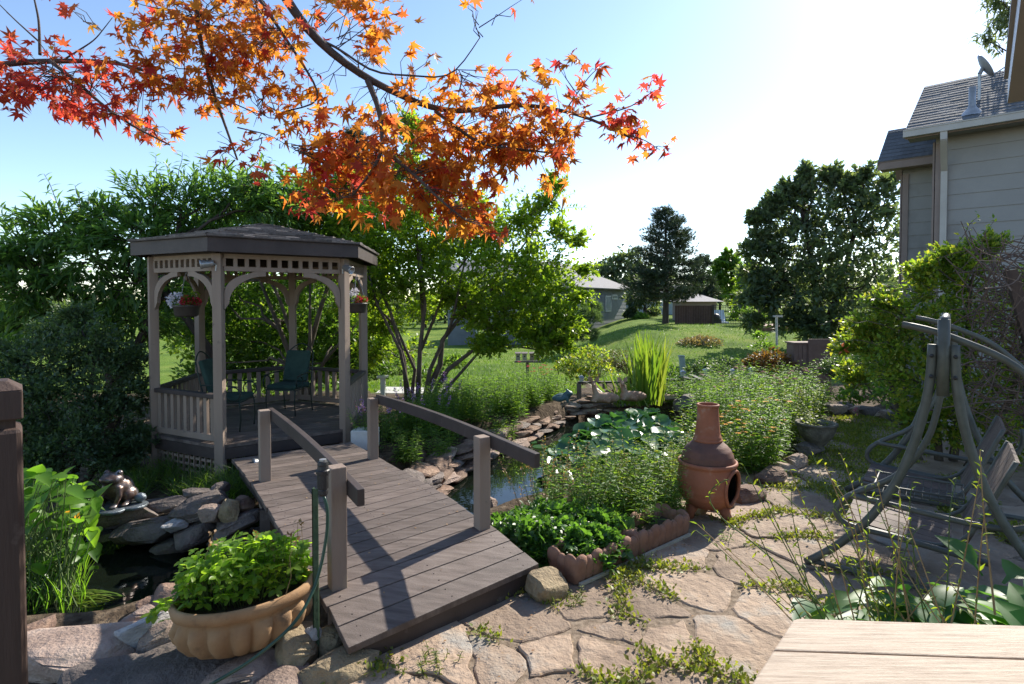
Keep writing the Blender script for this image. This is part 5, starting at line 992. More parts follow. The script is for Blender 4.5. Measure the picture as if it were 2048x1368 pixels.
# orange maple overhead: trunk out of frame on the left, limbs over the bridge
def maple():
    root = thing('maple_tree', 'orange and red leaved maple reaching in overhead', 'tree', (-3.9, .4, 0)); wb, lb, lr = MB(), MB(), MB(); r = np.random.default_rng(12)
    trunk = [(-3.9, .4, -.1), (-3.85, .5, 1.2), (-3.6, .7, 2.2), (-3.2, 1.1, 3.1), (-2.7, 1.6, 3.9)]; wb.tube(smooth(trunk, 16), [.17, .09], 12)
    fork = np.array(trunk[-1]); f2 = np.array(trunk[3])
    L1 = [fork, P(545, -60, 3.0), P(585, 25, 3.1), P(640, 90, 3.2), P(735, 160, 3.3), P(800, 190, 3.4), P(870, 222, 3.45), P(940, 225, 3.5), P(1010, 208, 3.5), P(1090, 212, 3.5), P(1180, 235, 3.5), P(1260, 275, 3.5)]
    L2 = [f2, P(-120, 150, 2.9), P(0, 128, 3.0), P(80, 122, 3.1), P(230, 122, 3.2), P(320, 150, 3.3), P(400, 190, 3.3)]
    limbs = [(L1, .045, .007), (L2, .04, .005)]
    sub = [([(735, 160, 3.3), (760, 220, 3.25), (768, 300, 3.2), (740, 350, 3.2), (705, 390, 3.2)], .018), ([(768, 300, 3.2), (830, 350, 3.15), (880, 400, 3.1), (930, 440, 3.1)], .013), ([(870, 222, 3.45), (960, 290, 3.4), (1050, 300, 3.4), (1140, 310, 3.4)], .012),
           ([(390, -40, 2.9), (395, 60, 3.0), (425, 180, 3.05), (450, 250, 3.1), (475, 320, 3.1)], .014), ([(500, -30, 3.0), (560, 60, 3.05), (620, 150, 3.1), (650, 205, 3.1), (560, 225, 3.1)], .010), ([(620, 70, 3.2), (690, 100, 3.2), (740, 150, 3.2), (850, 150, 3.2), (900, 165, 3.2), (960, 75, 3.2)], .008),
           ([(100, 122, 3.1), (150, 160, 3.0), (210, 215, 3.0), (260, 250, 3.0), (340, 290, 3.0)], .011), ([(230, 122, 3.2), (330, 170, 3.1), (430, 190, 3.1), (520, 230, 3.1)], .008), ([(80, 110, 3.1), (78, 40, 3.1), (60, -40, 3.1)], .008), ([(80, 85, 3.1), (30, 40, 3.1), (-20, -10, 3.1)], .005),
           ([(130, 118, 3.1), (190, 80, 3.1), (225, 35, 3.1)], .005), ([(1130, 222, 3.5), (1180, 150, 3.5), (1210, 125, 3.5)], .005), ([(1180, 235, 3.5), (1260, 215, 3.5), (1310, 180, 3.5)], .006), ([(1230, 262, 3.5), (1290, 280, 3.5), (1320, 300, 3.5)], .005), ([(470, 320, 3.1), (450, 340, 3.1), (445, 310, 3.1)], .004), ([(475, 255, 3.1), (540, 270, 3.1), (590, 300, 3.1)], .004)]
    for pl, r0, r1 in limbs: wb.tube(smooth(pl, 50), [r0, r1], 10)
    for pl, r0 in sub: wb.tube(smooth([P(*q) for q in pl], 16), [r0, r0 * .35], 6)
    nodes = np.concatenate([smooth(pl, 50)[8:] for pl, _, _ in limbs] + [smooth([P(*q) for q in pl], 16) for pl, _ in sub])
    # leaf sprays: px, py, radius px, leaves, red share
    SP = [(330, 30, 75, 120, .1), (430, 40, 90, 190, .05), (510, 40, 70, 120, .05), (560, 90, 60, 70, .2), (300, 140, 60, 60, .2), (370, 165, 60, 80, .15), (430, 130, 70, 120, .1), (500, 110, 70, 100, .1), (520, 190, 60, 60, .1), (430, 190, 50, 50, .2), (560, 205, 50, 45, .1), (620, 235, 40, 34, .1), (690, 15, 50, 50, .0), (720, 50, 55, 60, .0), (740, 85, 40, 40, .0),
          (60, 90, 55, 44, .9), (40, 165, 50, 50, 1), (110, 170, 60, 80, 1), (160, 200, 55, 70, 1), (200, 150, 45, 44, .9), (230, 230, 40, 34, .9), (280, 255, 40, 34, .6), (130, 15, 14, 7, 1), (330, 275, 24, 12, .4), (70, 195, 60, 40, 1), (300, 190, 36, 18, .8),
          (665, 340, 60, 120, .35), (700, 390, 65, 150, .35), (690, 300, 40, 40, .1), (760, 340, 60, 120, .1), (800, 390, 60, 120, .05), (850, 360, 60, 110, .05), (890, 410, 50, 90, .2), (930, 440, 45, 60, .3), (970, 465, 26, 18, .3), (830, 300, 60, 90, .05), (760, 250, 50, 50, .0), (720, 230, 36, 24, .1),
          (930, 250, 60, 90, .05), (1000, 250, 65, 110, .05), (960, 180, 55, 70, .05), (1010, 170, 36, 36, .05), (1060, 290, 60, 110, .05), (1100, 240, 55, 70, .1), (1000, 320, 55, 90, .1), (1110, 320, 45, 50, .1), (1090, 180, 40, 30, .2), (1150, 140, 30, 14, .4), (1160, 270, 50, 44, .1), (950, 350, 50, 70, .1), (1150, 190, 28, 12, .3),
          (1290, 190, 36, 18, .9), (1250, 230, 40, 26, .6), (1280, 270, 40, 30, .7), (1310, 300, 26, 14, .8), (1220, 260, 36, 20, .4), (830, 110, 26, 9, .0), (840, 180, 36, 18, .0), (880, 190, 30, 14, .0), (1100, 120, 14, 3, .6), (950, 8, 14, 4, .3), (1035, 2, 14, 4, .0), (475, 330, 44, 22, .3), (450, 300, 30, 10, .4), (520, 300, 16, 4, .2), (615, 140, 14, 5, .9), (640, 190, 34, 14, .0), (560, 290, 20, 5, .5)]
    for px, py, rp, n, red in SP:
        py -= 14 * (py > 300); Y = 3.05 if px < 620 else 3.3 if px < 1000 else 3.5; c = P(px, py, Y + r.normal(0, .12)); rad_ = rp * Y / F; n = int(n * .86); near = nodes[np.linalg.norm(nodes - c, axis=1).argmin()]
        m = max(2, n // 8); dr = r.normal(0, .55, (m, 3)) * rad_ * (1, 1.4, .8); ends = c + dr
        for i in range(m): wb.tube(bend(near + (c - near) * r.uniform(0, .3) + r.normal(0, .02, 3), ends[i], .04, 4, .05, r), [.0032, .0012], 4, cap=False)
        if px < 1000:
            for i in range(2): e_ = c + r.normal(0, .8, 3) * rad_ * (1.5, 1, 1); wb.tube(bend(near, e_, .04, 5, .07, r), [.003, .001], 4, cap=False)
        k = np.arange(n) % m; pos = ends[k] + r.normal(0, rad_ * .22 + .012, (n, 3)); out = unit(pos - near); f = out * (1, .6, .3) + r.normal(0, .55, (n, 3)) + (0, 0, -.4); up_ = unit(np.array([r.normal(0, .5, n), r.normal(-.55, .5, n), r.normal(.65, .4, n)]).T)
        isr = r.random(n) < red
        rk = r.integers(0, 3, n)
        for s_, dst in [(~isr & (rk == q_), lb) for q_ in range(3)] + [(isr & (rk == q_), lr) for q_ in range(3)]:
            if s_.any(): leaves(dst, pos[s_], f[s_], r.uniform(.04, .074, s_.sum()) * (.78 if px < 620 else 1.0), MAPLES[r.integers(0, 4)], up=up_[s_], jit=.15, r=r)
    put('trunk', wb, BARK_M, root, smooth=True); put('crown', lb, L_MAPLE, root); put('red_foliage', lr, L_MAPRED, root)
maple()
tree('peach_tree', 'dark green tree with long narrow leaves left of the gazebo', 'tree', P(215, 860, 9.2), [ST([(215, 880, 9.2), (225, 760, 9.2), (180, 640, 9.1), (120, 560, 9)], .12, .04), ST([(222, 800, 9.2), (300, 640, 9.2), (330, 520, 9.2)], .09, .04), ST([(400, 800, 9.6), (420, 700, 9.6), (345, 600, 9.4), (260, 540, 9.2)], .09, .04)],
     [B(30, 500, 8.6, 70), B(40, 590, 8.6, 80), B(110, 460, 8.8, 75), B(170, 520, 8.8, 95), B(60, 550, 8.6, 90), B(200, 440, 9, 70), B(260, 480, 9, 90), B(300, 410, 9.4, 80), B(380, 400, 9.8, 85), B(450, 390, 10, 80), B(520, 380, 10, 75), B(560, 410, 10, 70), B(240, 570, 9, 110), B(130, 620, 8.9, 100), B(200, 660, 9.2, 110), B(340, 480, 9.6, 90), B(270, 640, 9.4, 90), B(20, 640, 9, 50), B(330, 560, 10, 110), B(420, 470, 10.4, 90)],
     L_PEACH, BARK_D, 46, 15, .165, LANCE, twl=1.3, up=.0, sd=21,
     shoots=[(P(135, 460, 8.7), P(88, 348, 8.7), 18), (P(165, 450, 8.8), P(150, 370, 8.8), 16), (P(310, 420, 9.4), P(312, 308, 9.4), 20), (P(350, 400, 9.6), P(365, 305, 9.6), 18), (P(265, 450, 9.2), P(290, 352, 9.2), 18), (P(520, 390, 10), P(545, 318, 10), 16), (P(600, 390, 10), P(622, 272, 10), 22), (P(405, 390, 10), P(402, 312, 10), 16), (P(440, 390, 10), P(420, 322, 10), 14),
             (P(90, 470, 8.7), P(-5, 412, 8.6), 18), (P(240, 420, 9), P(182, 392, 9), 14), (P(80, 500, 8.6), P(-10, 485, 8.5), 14), (P(215, 460, 8.9), P(205, 425, 8.9), 8), (P(345, 400, 9.5), P(330, 325, 9.5), 14), (P(150, 470, 8.6), P(190, 520, 8.4), 14), (P(470, 390, 10), P(490, 330, 10), 12), (P(40, 470, 8.6), P(15, 430, 8.6), 12)])
tree('woodland_tree', 'many stemmed dense green tree right behind the gazebo', 'tree', P(590, 800, 11.5), [ST([(590, 830, 11.5), (592, 740, 11.5), (560, 660, 11.4), (520, 560, 11.3)], .08, .03), ST([(595, 830, 11.5), (610, 730, 11.5), (640, 620, 11.4), (680, 500, 11.3)], .08, .03), ST([(600, 820, 11.5), (600, 720, 11.3), (560, 600, 11.0), (500, 480, 11)], .06, .02), ST([(590, 820, 11.6), (620, 700, 11.3), (620, 560, 11.2)], .06, .02), ST([(600, 820, 11.6), (650, 720, 11.5), (720, 640, 11.4)], .05, .02)],
     [B(600, 400, 11, 75), B(660, 430, 11, 85), B(610, 480, 11.6, 100), B(700, 380, 11.2, 60), B(540, 450, 11.5, 90), B(470, 470, 11.8, 90), B(520, 560, 12.4, 90), B(640, 560, 12.4, 100), B(440, 580, 12.4, 80), B(700, 520, 11.4, 80), B(580, 660, 13, 80), B(680, 650, 12.6, 80), B(480, 680, 13, 80), B(390, 640, 12.4, 80), B(640, 740, 13, 60), B(540, 740, 13.4, 60), B(720, 450, 11.2, 70), B(420, 740, 13, 60), B(700, 720, 12.6, 60), B(370, 540, 12.6, 80)],
     L_WOOD, BARK, 85, 18, .125, OVAL, grow=1.15, sd=22, tw_draw=.25)
tree('woodland_tree', 'narrow dark conifer top peeking over the tree behind the gazebo', 'tree', P(715, 640, 16), [ST([(715, 800, 16), (715, 560, 16), (714, 270, 16)], .12, .02)], [B(712, 290, 16, 26, 1.3), B(705, 330, 16, 36), B(735, 350, 16, 36), B(690, 370, 16, 34), B(720, 400, 16, 44), B(700, 450, 16, 50)], L_PINE, BARK_D, 36, 12, .3, TUFT, sd=23, limbs=False)
tree('crape_myrtle', 'light green many stemmed crape myrtle to the right of the gazebo', 'tree', G(830, 815, -.05), [ST([(815, 818, 10), (808, 720, 10), (780, 620, 10), (740, 540, 10)], .045, .02), ST([(825, 818, 10), (800, 700, 9.8), (755, 610, 9.8), (735, 540, 9.8)], .035, .015), ST([(835, 818, 10), (840, 700, 10), (850, 610, 10), (840, 500, 10)], .05, .02), ST([(840, 818, 10), (880, 730, 10), (885, 680, 10), (940, 610, 10), (1010, 560, 10)], .06, .02), ST([(850, 820, 10), (895, 740, 9.9), (960, 690, 9.8), (1010, 620, 9.7)], .055, .015), ST([(845, 820, 9.9), (860, 740, 9.9), (905, 640, 9.9), (930, 520, 9.9)], .045, .015), ST([(820, 818, 10.1), (830, 740, 10.2), (790, 650, 10.2), (700, 560, 10.2)], .04, .015), ST([(858, 822, 10), (900, 770, 9.8), (975, 685, 9.6), (1080, 700, 9.4)], .04, .012), ST([(842, 700, 10), (900, 560, 10.2), (1000, 430, 10.3)], .03, .012), ST([(846, 640, 10), (830, 420, 10.2), (825, 270, 10.2)], .03, .01), ST([(900, 640, 10), (1010, 540, 10.1), (1100, 420, 10.2)], .03, .01)],
     [B(730, 500, 10, 55), B(780, 470, 10, 65), B(850, 470, 10.2, 70), B(910, 480, 10, 70), B(960, 530, 9.8, 75), B(1020, 540, 9.8, 75), B(1080, 520, 9.8, 65), B(1110, 580, 9.6, 55), B(1130, 640, 9.5, 42), B(1050, 620, 9.6, 65), B(980, 620, 9.6, 55), B(880, 560, 9.9, 70), B(800, 560, 10, 60), B(740, 580, 10, 55), B(1000, 460, 10.2, 55), B(1060, 440, 10.2, 45), B(1100, 405, 10.2, 32, 1, .5), B(1125, 460, 10.2, 30, .8, .5), B(1160, 480, 10.2, 20, .6, .35), B(820, 330, 10.2, 40), B(825, 260, 10.2, 32), B(770, 350, 10.4, 50), B(870, 400, 10.3, 55), B(940, 420, 10.2, 45), B(760, 420, 10.3, 55), B(700, 440, 10.3, 40), B(1090, 680, 9.4, 42), B(1130, 685, 9.4, 24, .8, .5), B(980, 690, 9.5, 40, .5), B(750, 640, 10.3, 40), B(1180, 540, 9.9, 20, .8, .4), B(1165, 595, 9.8, 22, .8, .4), B(740, 700, 10.6, 45), B(880, 340, 10.3, 26), B(700, 600, 10.6, 46), B(790, 650, 10.8, 36, .8, .5), B(830, 520, 10.4, 60), B(880, 500, 10.6, 55), B(760, 530, 10.4, 55), B(720, 480, 10.6, 50), B(810, 420, 10.6, 55), B(930, 590, 10.4, 50), B(850, 610, 10.8, 46, .8, .7), B(700, 520, 10.8, 45), B(960, 470, 10.6, 50), B(1010, 590, 10.2, 50), B(1060, 570, 10.2, 50), B(950, 640, 10, 36, .8, .6), B(1010, 660, 9.9, 40, .8, .8), B(1060, 660, 9.7, 40, .8, .7), B(910, 600, 10.2, 40, .8, .7), B(820, 700, 11.4, 40, .8, .5), B(1120, 640, 10, 36), B(1110, 365, 10.2, 20, 1, .35), B(900, 355, 10.2, 24, 1, .6)],
     L_MYRT, BARK, 62, 17, .09, OVAL, limb_r=.012, tw_r=.004, sd=24, shell=.2, grow=1.32, tw_draw=.25, shoots=[(P(a, b, 10), P(c, d, 10), m) for a, b, c, d, m in ((1060, 450, 1135, 345, 26), (1090, 490, 1198, 455, 26), (1070, 430, 1085, 345, 22), (1100, 420, 1175, 415, 20), (1120, 560, 1195, 520, 20), (1130, 610, 1200, 590, 18), (900, 410, 905, 325, 20), (1000, 430, 1050, 375, 20), (820, 300, 800, 215, 22), (840, 300, 852, 222, 20), (1100, 690, 1165, 705, 16), (1060, 430, 1150, 385, 22), (1110, 470, 1190, 490, 18), (1010, 420, 1010, 345, 18), (960, 420, 950, 350, 18), (1110, 640, 1180, 650, 18))])
tree('dark_shrub', 'big dark blue green small leaved shrub left of the gazebo steps', 'shrub', P(130, 980, 6.5), [ST([(130, 990, 6.5), (110, 860, 6.5), (70, 760, 6.5)], .05, .02), ST([(140, 990, 6.6), (170, 850, 6.7), (190, 720, 6.8)], .05, .02), ST([(150, 990, 6.6), (220, 900, 6.7), (250, 800, 6.9)], .04, .02), ST([(100, 990, 6.4), (60, 900, 6.3), (20, 830, 6.2)], .04, .02)],
     [B(40, 770, 6.5, 70), B(110, 720, 6.7, 75), B(180, 690, 6.9, 65), B(140, 640, 7.1, 50), B(190, 770, 6.7, 80), B(100, 810, 6.4, 85), B(220, 850, 6.6, 75), B(40, 860, 6.2, 80), B(140, 890, 6.2, 75), B(265, 790, 7, 50), B(255, 720, 7.1, 45), B(-20, 790, 6.2, 80), B(275, 880, 6.8, 42), B(70, 930, 6, 60), B(230, 920, 6.5, 50), B(90, 670, 7, 40, .9, .6), B(20, 710, 6.6, 40, .9, .6)], L_DARK, BARK_D, 95, 22, .05, OVAL, grow=1.15, limb_r=.012, tw_r=.003, sd=41, tw_draw=.15)
mound('yellowish_bush', 'yellow green bush at the frame edge in front of the far lawn', 'shrub', [B(10, 700, 7.6, 40)[:2], B(-30, 730, 7.4, 60)[:2]], LANCE, .11, 300, L_WOOD, 72, stemmat=BARK_D)
# low plants under the gazebo edge and behind the frog
p12 = perennial('shade_grass', 30, .3, 3, BLADE, .34, L_WOOD, 54, .16, .3, up=1.4); plant_field(p12, fill([(230, 985), (330, 980), (520, 1000), (430, 940), (310, 930), (240, 950)], 20, -.15, 4, .16), 'grassy tuft in the shade below the gazebo lattice', 'shady tufts below the gazebo')
# honeysuckle on the right
tree('honeysuckle', 'large yellow green honeysuckle bush between the house and the swing', 'shrub', P(1880, 960, 6.6), [ST([(1880, 960, 6.6), (1870, 800, 6.7), (1840, 650, 6.8)], .05, .02), ST([(1900, 960, 6.6), (1930, 760, 6.6), (1940, 580, 6.7)], .05, .02), ST([(1860, 960, 6.6), (1800, 840, 6.8), (1770, 720, 6.9)], .04, .02), ST([(1920, 960, 6.4), (2020, 800, 6.3), (2060, 640, 6.3)], .05, .02)],
     [B(1800, 640, 7.0, 62), B(1870, 585, 6.9, 65), B(1930, 545, 6.8, 58), B(1880, 670, 6.6, 85), B(1790, 720, 6.8, 65), B(1960, 650, 6.5, 90), B(1850, 770, 6.4, 80), B(1745, 680, 7.2, 42), B(1960, 760, 6.3, 95), B(1920, 840, 6.3, 75), B(2060, 600, 6.5, 85), B(2060, 760, 6.4, 95), B(2060, 880, 6.4, 85), B(1840, 850, 6.5, 50), B(1900, 515, 6.9, 36), B(1965, 500, 6.8, 34, 1, .7), B(1725, 655, 7.2, 34, .8, .7), B(1685, 690, 7.4, 26, .8, .5), B(1765, 600, 7.1, 34, .8, .7), B(1835, 540, 6.9, 32, .9, .7), B(1700, 745, 7.4, 34, .8, .7), B(1990, 480, 6.8, 22, 1, .4)], L_YEL, BARK, 80, 15, .062, OVAL, grow=1.12, limb_r=.012, tw_r=.003, sd=42, tw_draw=.2)
lb, sb = MB(), MB(); rh = np.random.default_rng(5)
hs_ = thing('honeysuckle_shoots', 'loose arching honeysuckle shoots sticking out toward the path', 'climber', P(1790, 700, 6.9))
for (a, b_) in [((1800, 620), (1685, 600)), ((1790, 660), (1640, 650)), ((1830, 560), (1770, 540)), ((1900, 520), (1960, 430)), ((1880, 530), (1860, 490)), ((1960, 500), (1990, 440)), ((1790, 700), (1660, 690)), ((1810, 740), (1690, 735)), ((1840, 590), (1790, 575)), ((1950, 520), (2010, 470)), ((1780, 760), (1690, 800)), ((1800, 640), (1720, 610)), ((1790, 720), (1740, 770))]:
    pl_ = bend(P(*a, 6.8), P(*b_, 6.7 + rh.normal(0, .2)), .1, 7, .02, rh); sb.tube(pl_, [.006, .002], 5); t = np.linspace(.15, 1, 20); pos = np.stack([np.interp(t, np.linspace(0, 1, 7), pl_[:, i]) for i in range(3)], 1) + rh.normal(0, .02, (20, 3)); leaves(lb, pos, rh.normal(0, .7, (20, 3)) + (-.3, 0, .3), .06 * rh.uniform(.6, 1.1, 20), OVAL, r=rh)
put('stem', sb, BARK, hs_); put('foliage', lb, L_YEL, hs_)
vt = thing('vine_tangle', 'tangle of bare brown vines heaped over a leaning wooden support', 'climber', P(2030, 700, 5.8)); m = MB()
for i in range(420):
    c = P(rh.uniform(1950, 2180), rh.uniform(490, 860), 5.7 + rh.normal(0, .25)); d = unit(rh.normal(0, 1, 3) * (1, .6, .9)) * rh.uniform(.15, .45); m.tube(smooth([c - d, c - d * .3 + rh.normal(0, .08, 3), c + d * .4 + rh.normal(0, .08, 3), c + d], 7), rh.uniform(.003, .007), 4, cap=False)
put('vine', m, surf("bare vine", [(.07, .045, .035), (.16, .11, .085)], 9, .85, .2), vt); put('support', MB().beam(P(2020, 540, 5.5), P(2075, 740, 5.4), .09, .09).beam(P(2060, 560, 5.9), P(2110, 900, 5.8), .09, .09), WOODR, vt)
fl_ = MB(); leaves(fl_, np.array([P(1686, 700, 7.2)] * 8) + rh.normal(0, .02, (8, 3)), rdir(8, rh), .07, OVAL, r=rh); solo('coral_bloom', fl_, CORALF, 'single coral orange rose bloom at the honeysuckle edge', 'flower')
# hosta in front of the swing with tall dry flower stalks
ho = thing('hosta', 'broad leaved hosta behind the beige tabletop', 'plant', (2.2, 2.7, 0)); lb, sb = MB(), MB()
for i in range(230):
    a = rh.uniform(0, 6.28); q = rh.uniform(.1, 1); b0 = np.array([2.5 + .25 * math.cos(a) + rh.normal(0, .28), 2.62 + rh.normal(0, .22), .18]); f = np.array([math.cos(a), math.sin(a) * .7 - .25, rh.uniform(.25, 1.0)]); leaves(lb, [b0 + (0, 0, rh.uniform(0, .14))], [f], rh.uniform(.17, .31), HOSTA, jit=.15, r=rh)
put('leaf', lb, L_HOSTA, ho)['kind'] = 'stuff'; ob = ho.children[-1]; ob.data.polygons.foreach_set("use_smooth", [True] * len(ob.data.polygons))
gl, dl_ = MB(), MB(); ll = MB()
for i in range(34):
    b0 = np.array([rh.uniform(1.55, 2.2), 2.5 + rh.normal(0, .22), .05]); tip = b0 + np.array([rh.normal(-.28, .26), rh.normal(.15, .25), rh.uniform(.55, 1.0)]); mid = (b0 + tip) / 2 + rh.normal(0, .04, 3); pl_ = smooth([b0, mid, tip, tip + (tip - mid) * .12 + (rh.normal(0, .04), 0, -.03)], 14); dry = rh.random() < .55
    (dl_ if dry else gl).tube(pl_, [.0045, .0018], 5, cap=False); nl = 16; t = np.linspace(.35, 1, nl); pos = np.stack([np.interp(t, np.linspace(0, 1, 14), pl_[:, k]) for k in range(3)], 1); leaves(ll, pos, rh.normal(0, .8, (nl, 3)) + (0, 0, .5), .035 * rh.uniform(.6, 1.3, nl), LANCE, r=rh)
lng = smooth([(1.75, 2.5, .1), P(1700, 1275, 2.7), P(1600, 1165, 2.9), P(1500, 1080, 3.0), P(1440, 1035, 3.05), P(1412, 995, 3.05), P(1425, 970, 3.05), P(1458, 958, 3.05)], 40); gl.tube(lng, [.006, .0025], 6)
t = np.linspace(.8, 1, 14); leaves(ll, np.stack([np.interp(t, np.linspace(0, 1, 40), lng[:, k]) for k in range(3)], 1), rh.normal(0, .8, (14, 3)), .03, LANCE, r=rh)
for px, py, px2, py2 in ((1720, 1240, 1580, 940), (1760, 1240, 1650, 930), (1880, 1240, 1960, 950), (1990, 1110, 1960, 900), (1800, 1240, 1700, 1010), (1840, 1240, 1800, 980)): 
    pl_ = smooth([P(px, py + 120, 2.55), P((px + px2) / 2 + rh.normal(0, 15), (py + py2) / 2, 2.7), P(px2, py2, 2.75)], 16); dl_.tube(pl_, [.005, .002], 5)
    t = np.linspace(.3, 1, 20); leaves(ll, np.stack([np.interp(t, np.linspace(0, 1, 16), pl_[:, k]) for k in range(3)], 1), rh.normal(0, .8, (20, 3)) + (0, 0, .4), .035, LANCE, r=rh)
put('green_stalk', gl, GRN_STEM, ho); put('dry_stalk', dl_, DRY_STEM, ho); put('bud', ll, L_PERY, ho)['kind'] = 'stuff'

# weeds in the patio joints and thin grass on the back of the path
wd_ = MB(); rw = np.random.default_rng(9); gp = gaps[rw.permutation(len(gaps))]; pos, fw, sz = [], [], []
for p in gp:
    nz = noise.noise((p[0] * 1.6, p[1] * 1.6, 7.0)); far = sst(4.6, 6.2, p[1]); 
    if nz + .7 * far < .04: continue
    m = int(8 + 44 * max(0, nz - .05) + 8 * far)
    for _ in range(m): q = p + rw.normal(0, .026 + .06 * max(0, nz) + .05 * far, 2); pos.append((q[0], q[1], .012 + rw.uniform(0, .02 + .07 * max(0, nz)))); fw.append((rw.normal(0, .6), rw.normal(0, .6), rw.uniform(.2, 1.2))); sz.append(rw.uniform(.014, .045))
leaves(wd_, pos, fw, np.array(sz), OVAL, r=rw); solo('weeds', wd_, L_WEED, 'small yellow green weeds growing in the joints of the flagstones', 'weeds', kind_=None) if 0 else tag(put('weeds', wd_, L_WEED), kind='stuff')
pos, fw, sz = [], [], []
for p in fill([(1600, 900), (1640, 850), (1700, 830), (1800, 850), (1830, 930), (1700, 960)], 260, 0, 2, .02):
    for _ in range(26): pos.append((p[0] + rw.normal(0, .07), p[1] + rw.normal(0, .07), .03)); fw.append((rw.normal(0, .5), rw.normal(0, .5), .7)); sz.append(rw.uniform(.015, .045))
wd2 = MB(); leaves(wd2, pos, fw, np.array(sz), OVAL, r=rw); tag(put('ground_cover', wd2, L_WEED), kind='stuff')
for px, py, hh, lb_ in ((1298, 1135, .16, 'single leafy weed sprout in front of the scalloped troughs'), (1450, 1080, .14, 'weed sprout between the chiminea and the swing foot'), (1145, 1195, .07, 'grass tuft in front of the mossy corner block'), (880, 1330, .1, 'weed patch at the foot of the bridge front board'), (1740, 865, .2, 'weed sprout on the far part of the patio')):
    o = perennial('weed', 4 if hh > .12 else 14, hh, 9, LANCE, .05, L_PER if hh > .12 else L_WEED, px, .02 if hh > .12 else .09, .2); o['label'] = lb_; o.location = G(px, py, .02); o['used'] = 1

mound('thicket_shrub', 'leafy green thicket showing through the gazebo openings', 'shrub', [B(400, 700, 13.5, 60)[:2], B(460, 660, 13.5, 60)[:2], B(520, 690, 13.6, 60)[:2], B(590, 670, 13.4, 60)[:2], B(650, 690, 13.4, 60)[:2], B(700, 670, 13, 55)[:2], B(750, 700, 12.6, 40)[:2], B(450, 600, 14, 60)[:2], B(560, 600, 14, 60)[:2], B(660, 600, 14, 60)[:2], B(350, 640, 13.5, 60)[:2], B(730, 620, 13.4, 45)[:2]], OVAL, .14, 520, L_MYRT, 75, stemmat=BARK)
mound('thicket_shrub', 'dark leafy thicket behind the stems of the crape myrtle', 'shrub', [B(860, 760, 12, 36)[:2], B(800, 740, 12.2, 36)[:2], B(910, 730, 12.4, 26)[:2], B(750, 750, 12.2, 36)[:2]], OVAL, .1, 420, L_WOOD, 76, stemmat=BARK)

pos, fw, sz = [], [], []
for _ in range(420):
    if rw.random() < .3: t = rw.uniform(.05, .95); l0, r0 = along(Lp, t), along(Rp, t); q = l0 + (r0 - l0) * rw.uniform(.02, .98) + (0, 0, .004)
    else: g_ = G(rw.uniform(700, 1900), rw.uniform(1000, 1360), .03); q = np.array([g_[0], g_[1], .034])
    if rw.random() < .25 : q = T1 + (T3 - T1) * rw.uniform(0, 1) + (rw.normal(.06, .05), rw.normal(-.1, .05), .015)
    pos.append(q); fw.append((rw.normal(), rw.normal(), .05)); sz.append(rw.uniform(.008, .026))
ll_ = MB(); leaves(ll_, pos, fw, np.array(sz), SMALL, jit=.2, r=rw); tag(put('leaf_litter', ll_, L_DRY), kind='stuff')
# ---------------------------------------------------------------- far garden and neighbours
def H_(px, Y, dz=0): x = ray(px, 600)[0] * Y / ray(px, 600)[1]; return np.array([x, Y, hgt(x, Y) + dz])
CONCR = surf("stone grey statue", [(.24, .19, .15), (.36, .29, .23)], 12, .85, .4)
DEERM = surf("painted deer statue", [(.2, .1, .055), (.32, .18, .11), (.45, .32, .22)], 4, .7, .2)
def deer(px, py, Y, label, buck):
    c = P(px, py, Y); t = thing('deer_statue', label, 'statue', c); k = .74 if buck else .68
    def q(x, y, z): return c + np.array([x, y, z]) * k
    m = MB(); m.ball(q(.16, 0, .08), (.21, .10, .09), 18, 12); m.ball(q(-.01, 0, .09), (.13, .09, .09), 18, 12); m.tube(smooth([q(-.02, 0, .10), q(-.10, -.01, .20), q(-.135, -.015, .30), q(-.145, -.02, .40)], 8), [.08, .055, .042, .036], 12)
    m.ball(q(-.15, -.03, .42), (.042, .05, .042), 12, 9); m.tube([q(-.152, -.06, .415), q(-.16, -.135, .385)], [.036, .02], 10); m.ball(q(-.16, -.135, .385), (.022, .022, .02), 10, 7); m.ball(q(.36, .01, .12), (.03, .03, .03), 8, 6)
    m.tube([q(-.08, -.08, .06), q(-.2, -.1, .02), q(-.1, -.14, .015)], [.04, .025, .018], 8); m.tube([q(.2, -.1, .06), q(.08, -.15, .03), q(.2, -.17, .015)], [.06, .03, .02], 8)
    put('body', melt(m, .008, 'body', DEERM, 2), None, t)
    for s_ in (-1, 1): e = MB(); leaves(e, [q(-.145 + s_ * .032, -.02, .445)], [(s_ * .7, .1, .9)], .15 * k, BROAD, up=(0, -1, 0), jit=.01); put('ear', e, DEERM, t)
    if buck:
        for s_ in (-1, 1):
            a = MB(); a.tube(smooth([q(-.145 + s_ * .02, -.02, .44), q(-.145 + s_ * .08, -.0, .52), q(-.145 + s_ * .12, -.02, .61), q(-.145 + s_ * .08, -.04, .71)], 10), [.013, .007], 6)
            for b0, b1 in (((.08, 0, .52), (.03, -.03, .61)), ((.12, -.02, .61), (.16, -.04, .66))): a.tube([q(-.145 + s_ * b0[0], b0[1], b0[2]), q(-.145 + s_ * b1[0], b1[1], b1[2])], [.009, .004], 5)
            put('antler', a, DRY_STEM, t)
deer(1200, 803, 9.4, 'reclining deer statue with antlers on the ledge stones', True); deer(1256, 799, 9.6, 'reclining doe statue with upright ears next to the reeds', False)
gf = P(1122, 803, 9.0); t = thing('frog_figure', 'blue green frog figure perched at the far end of the ledge stones', 'statue', gf); m = MB(); k = 1.0
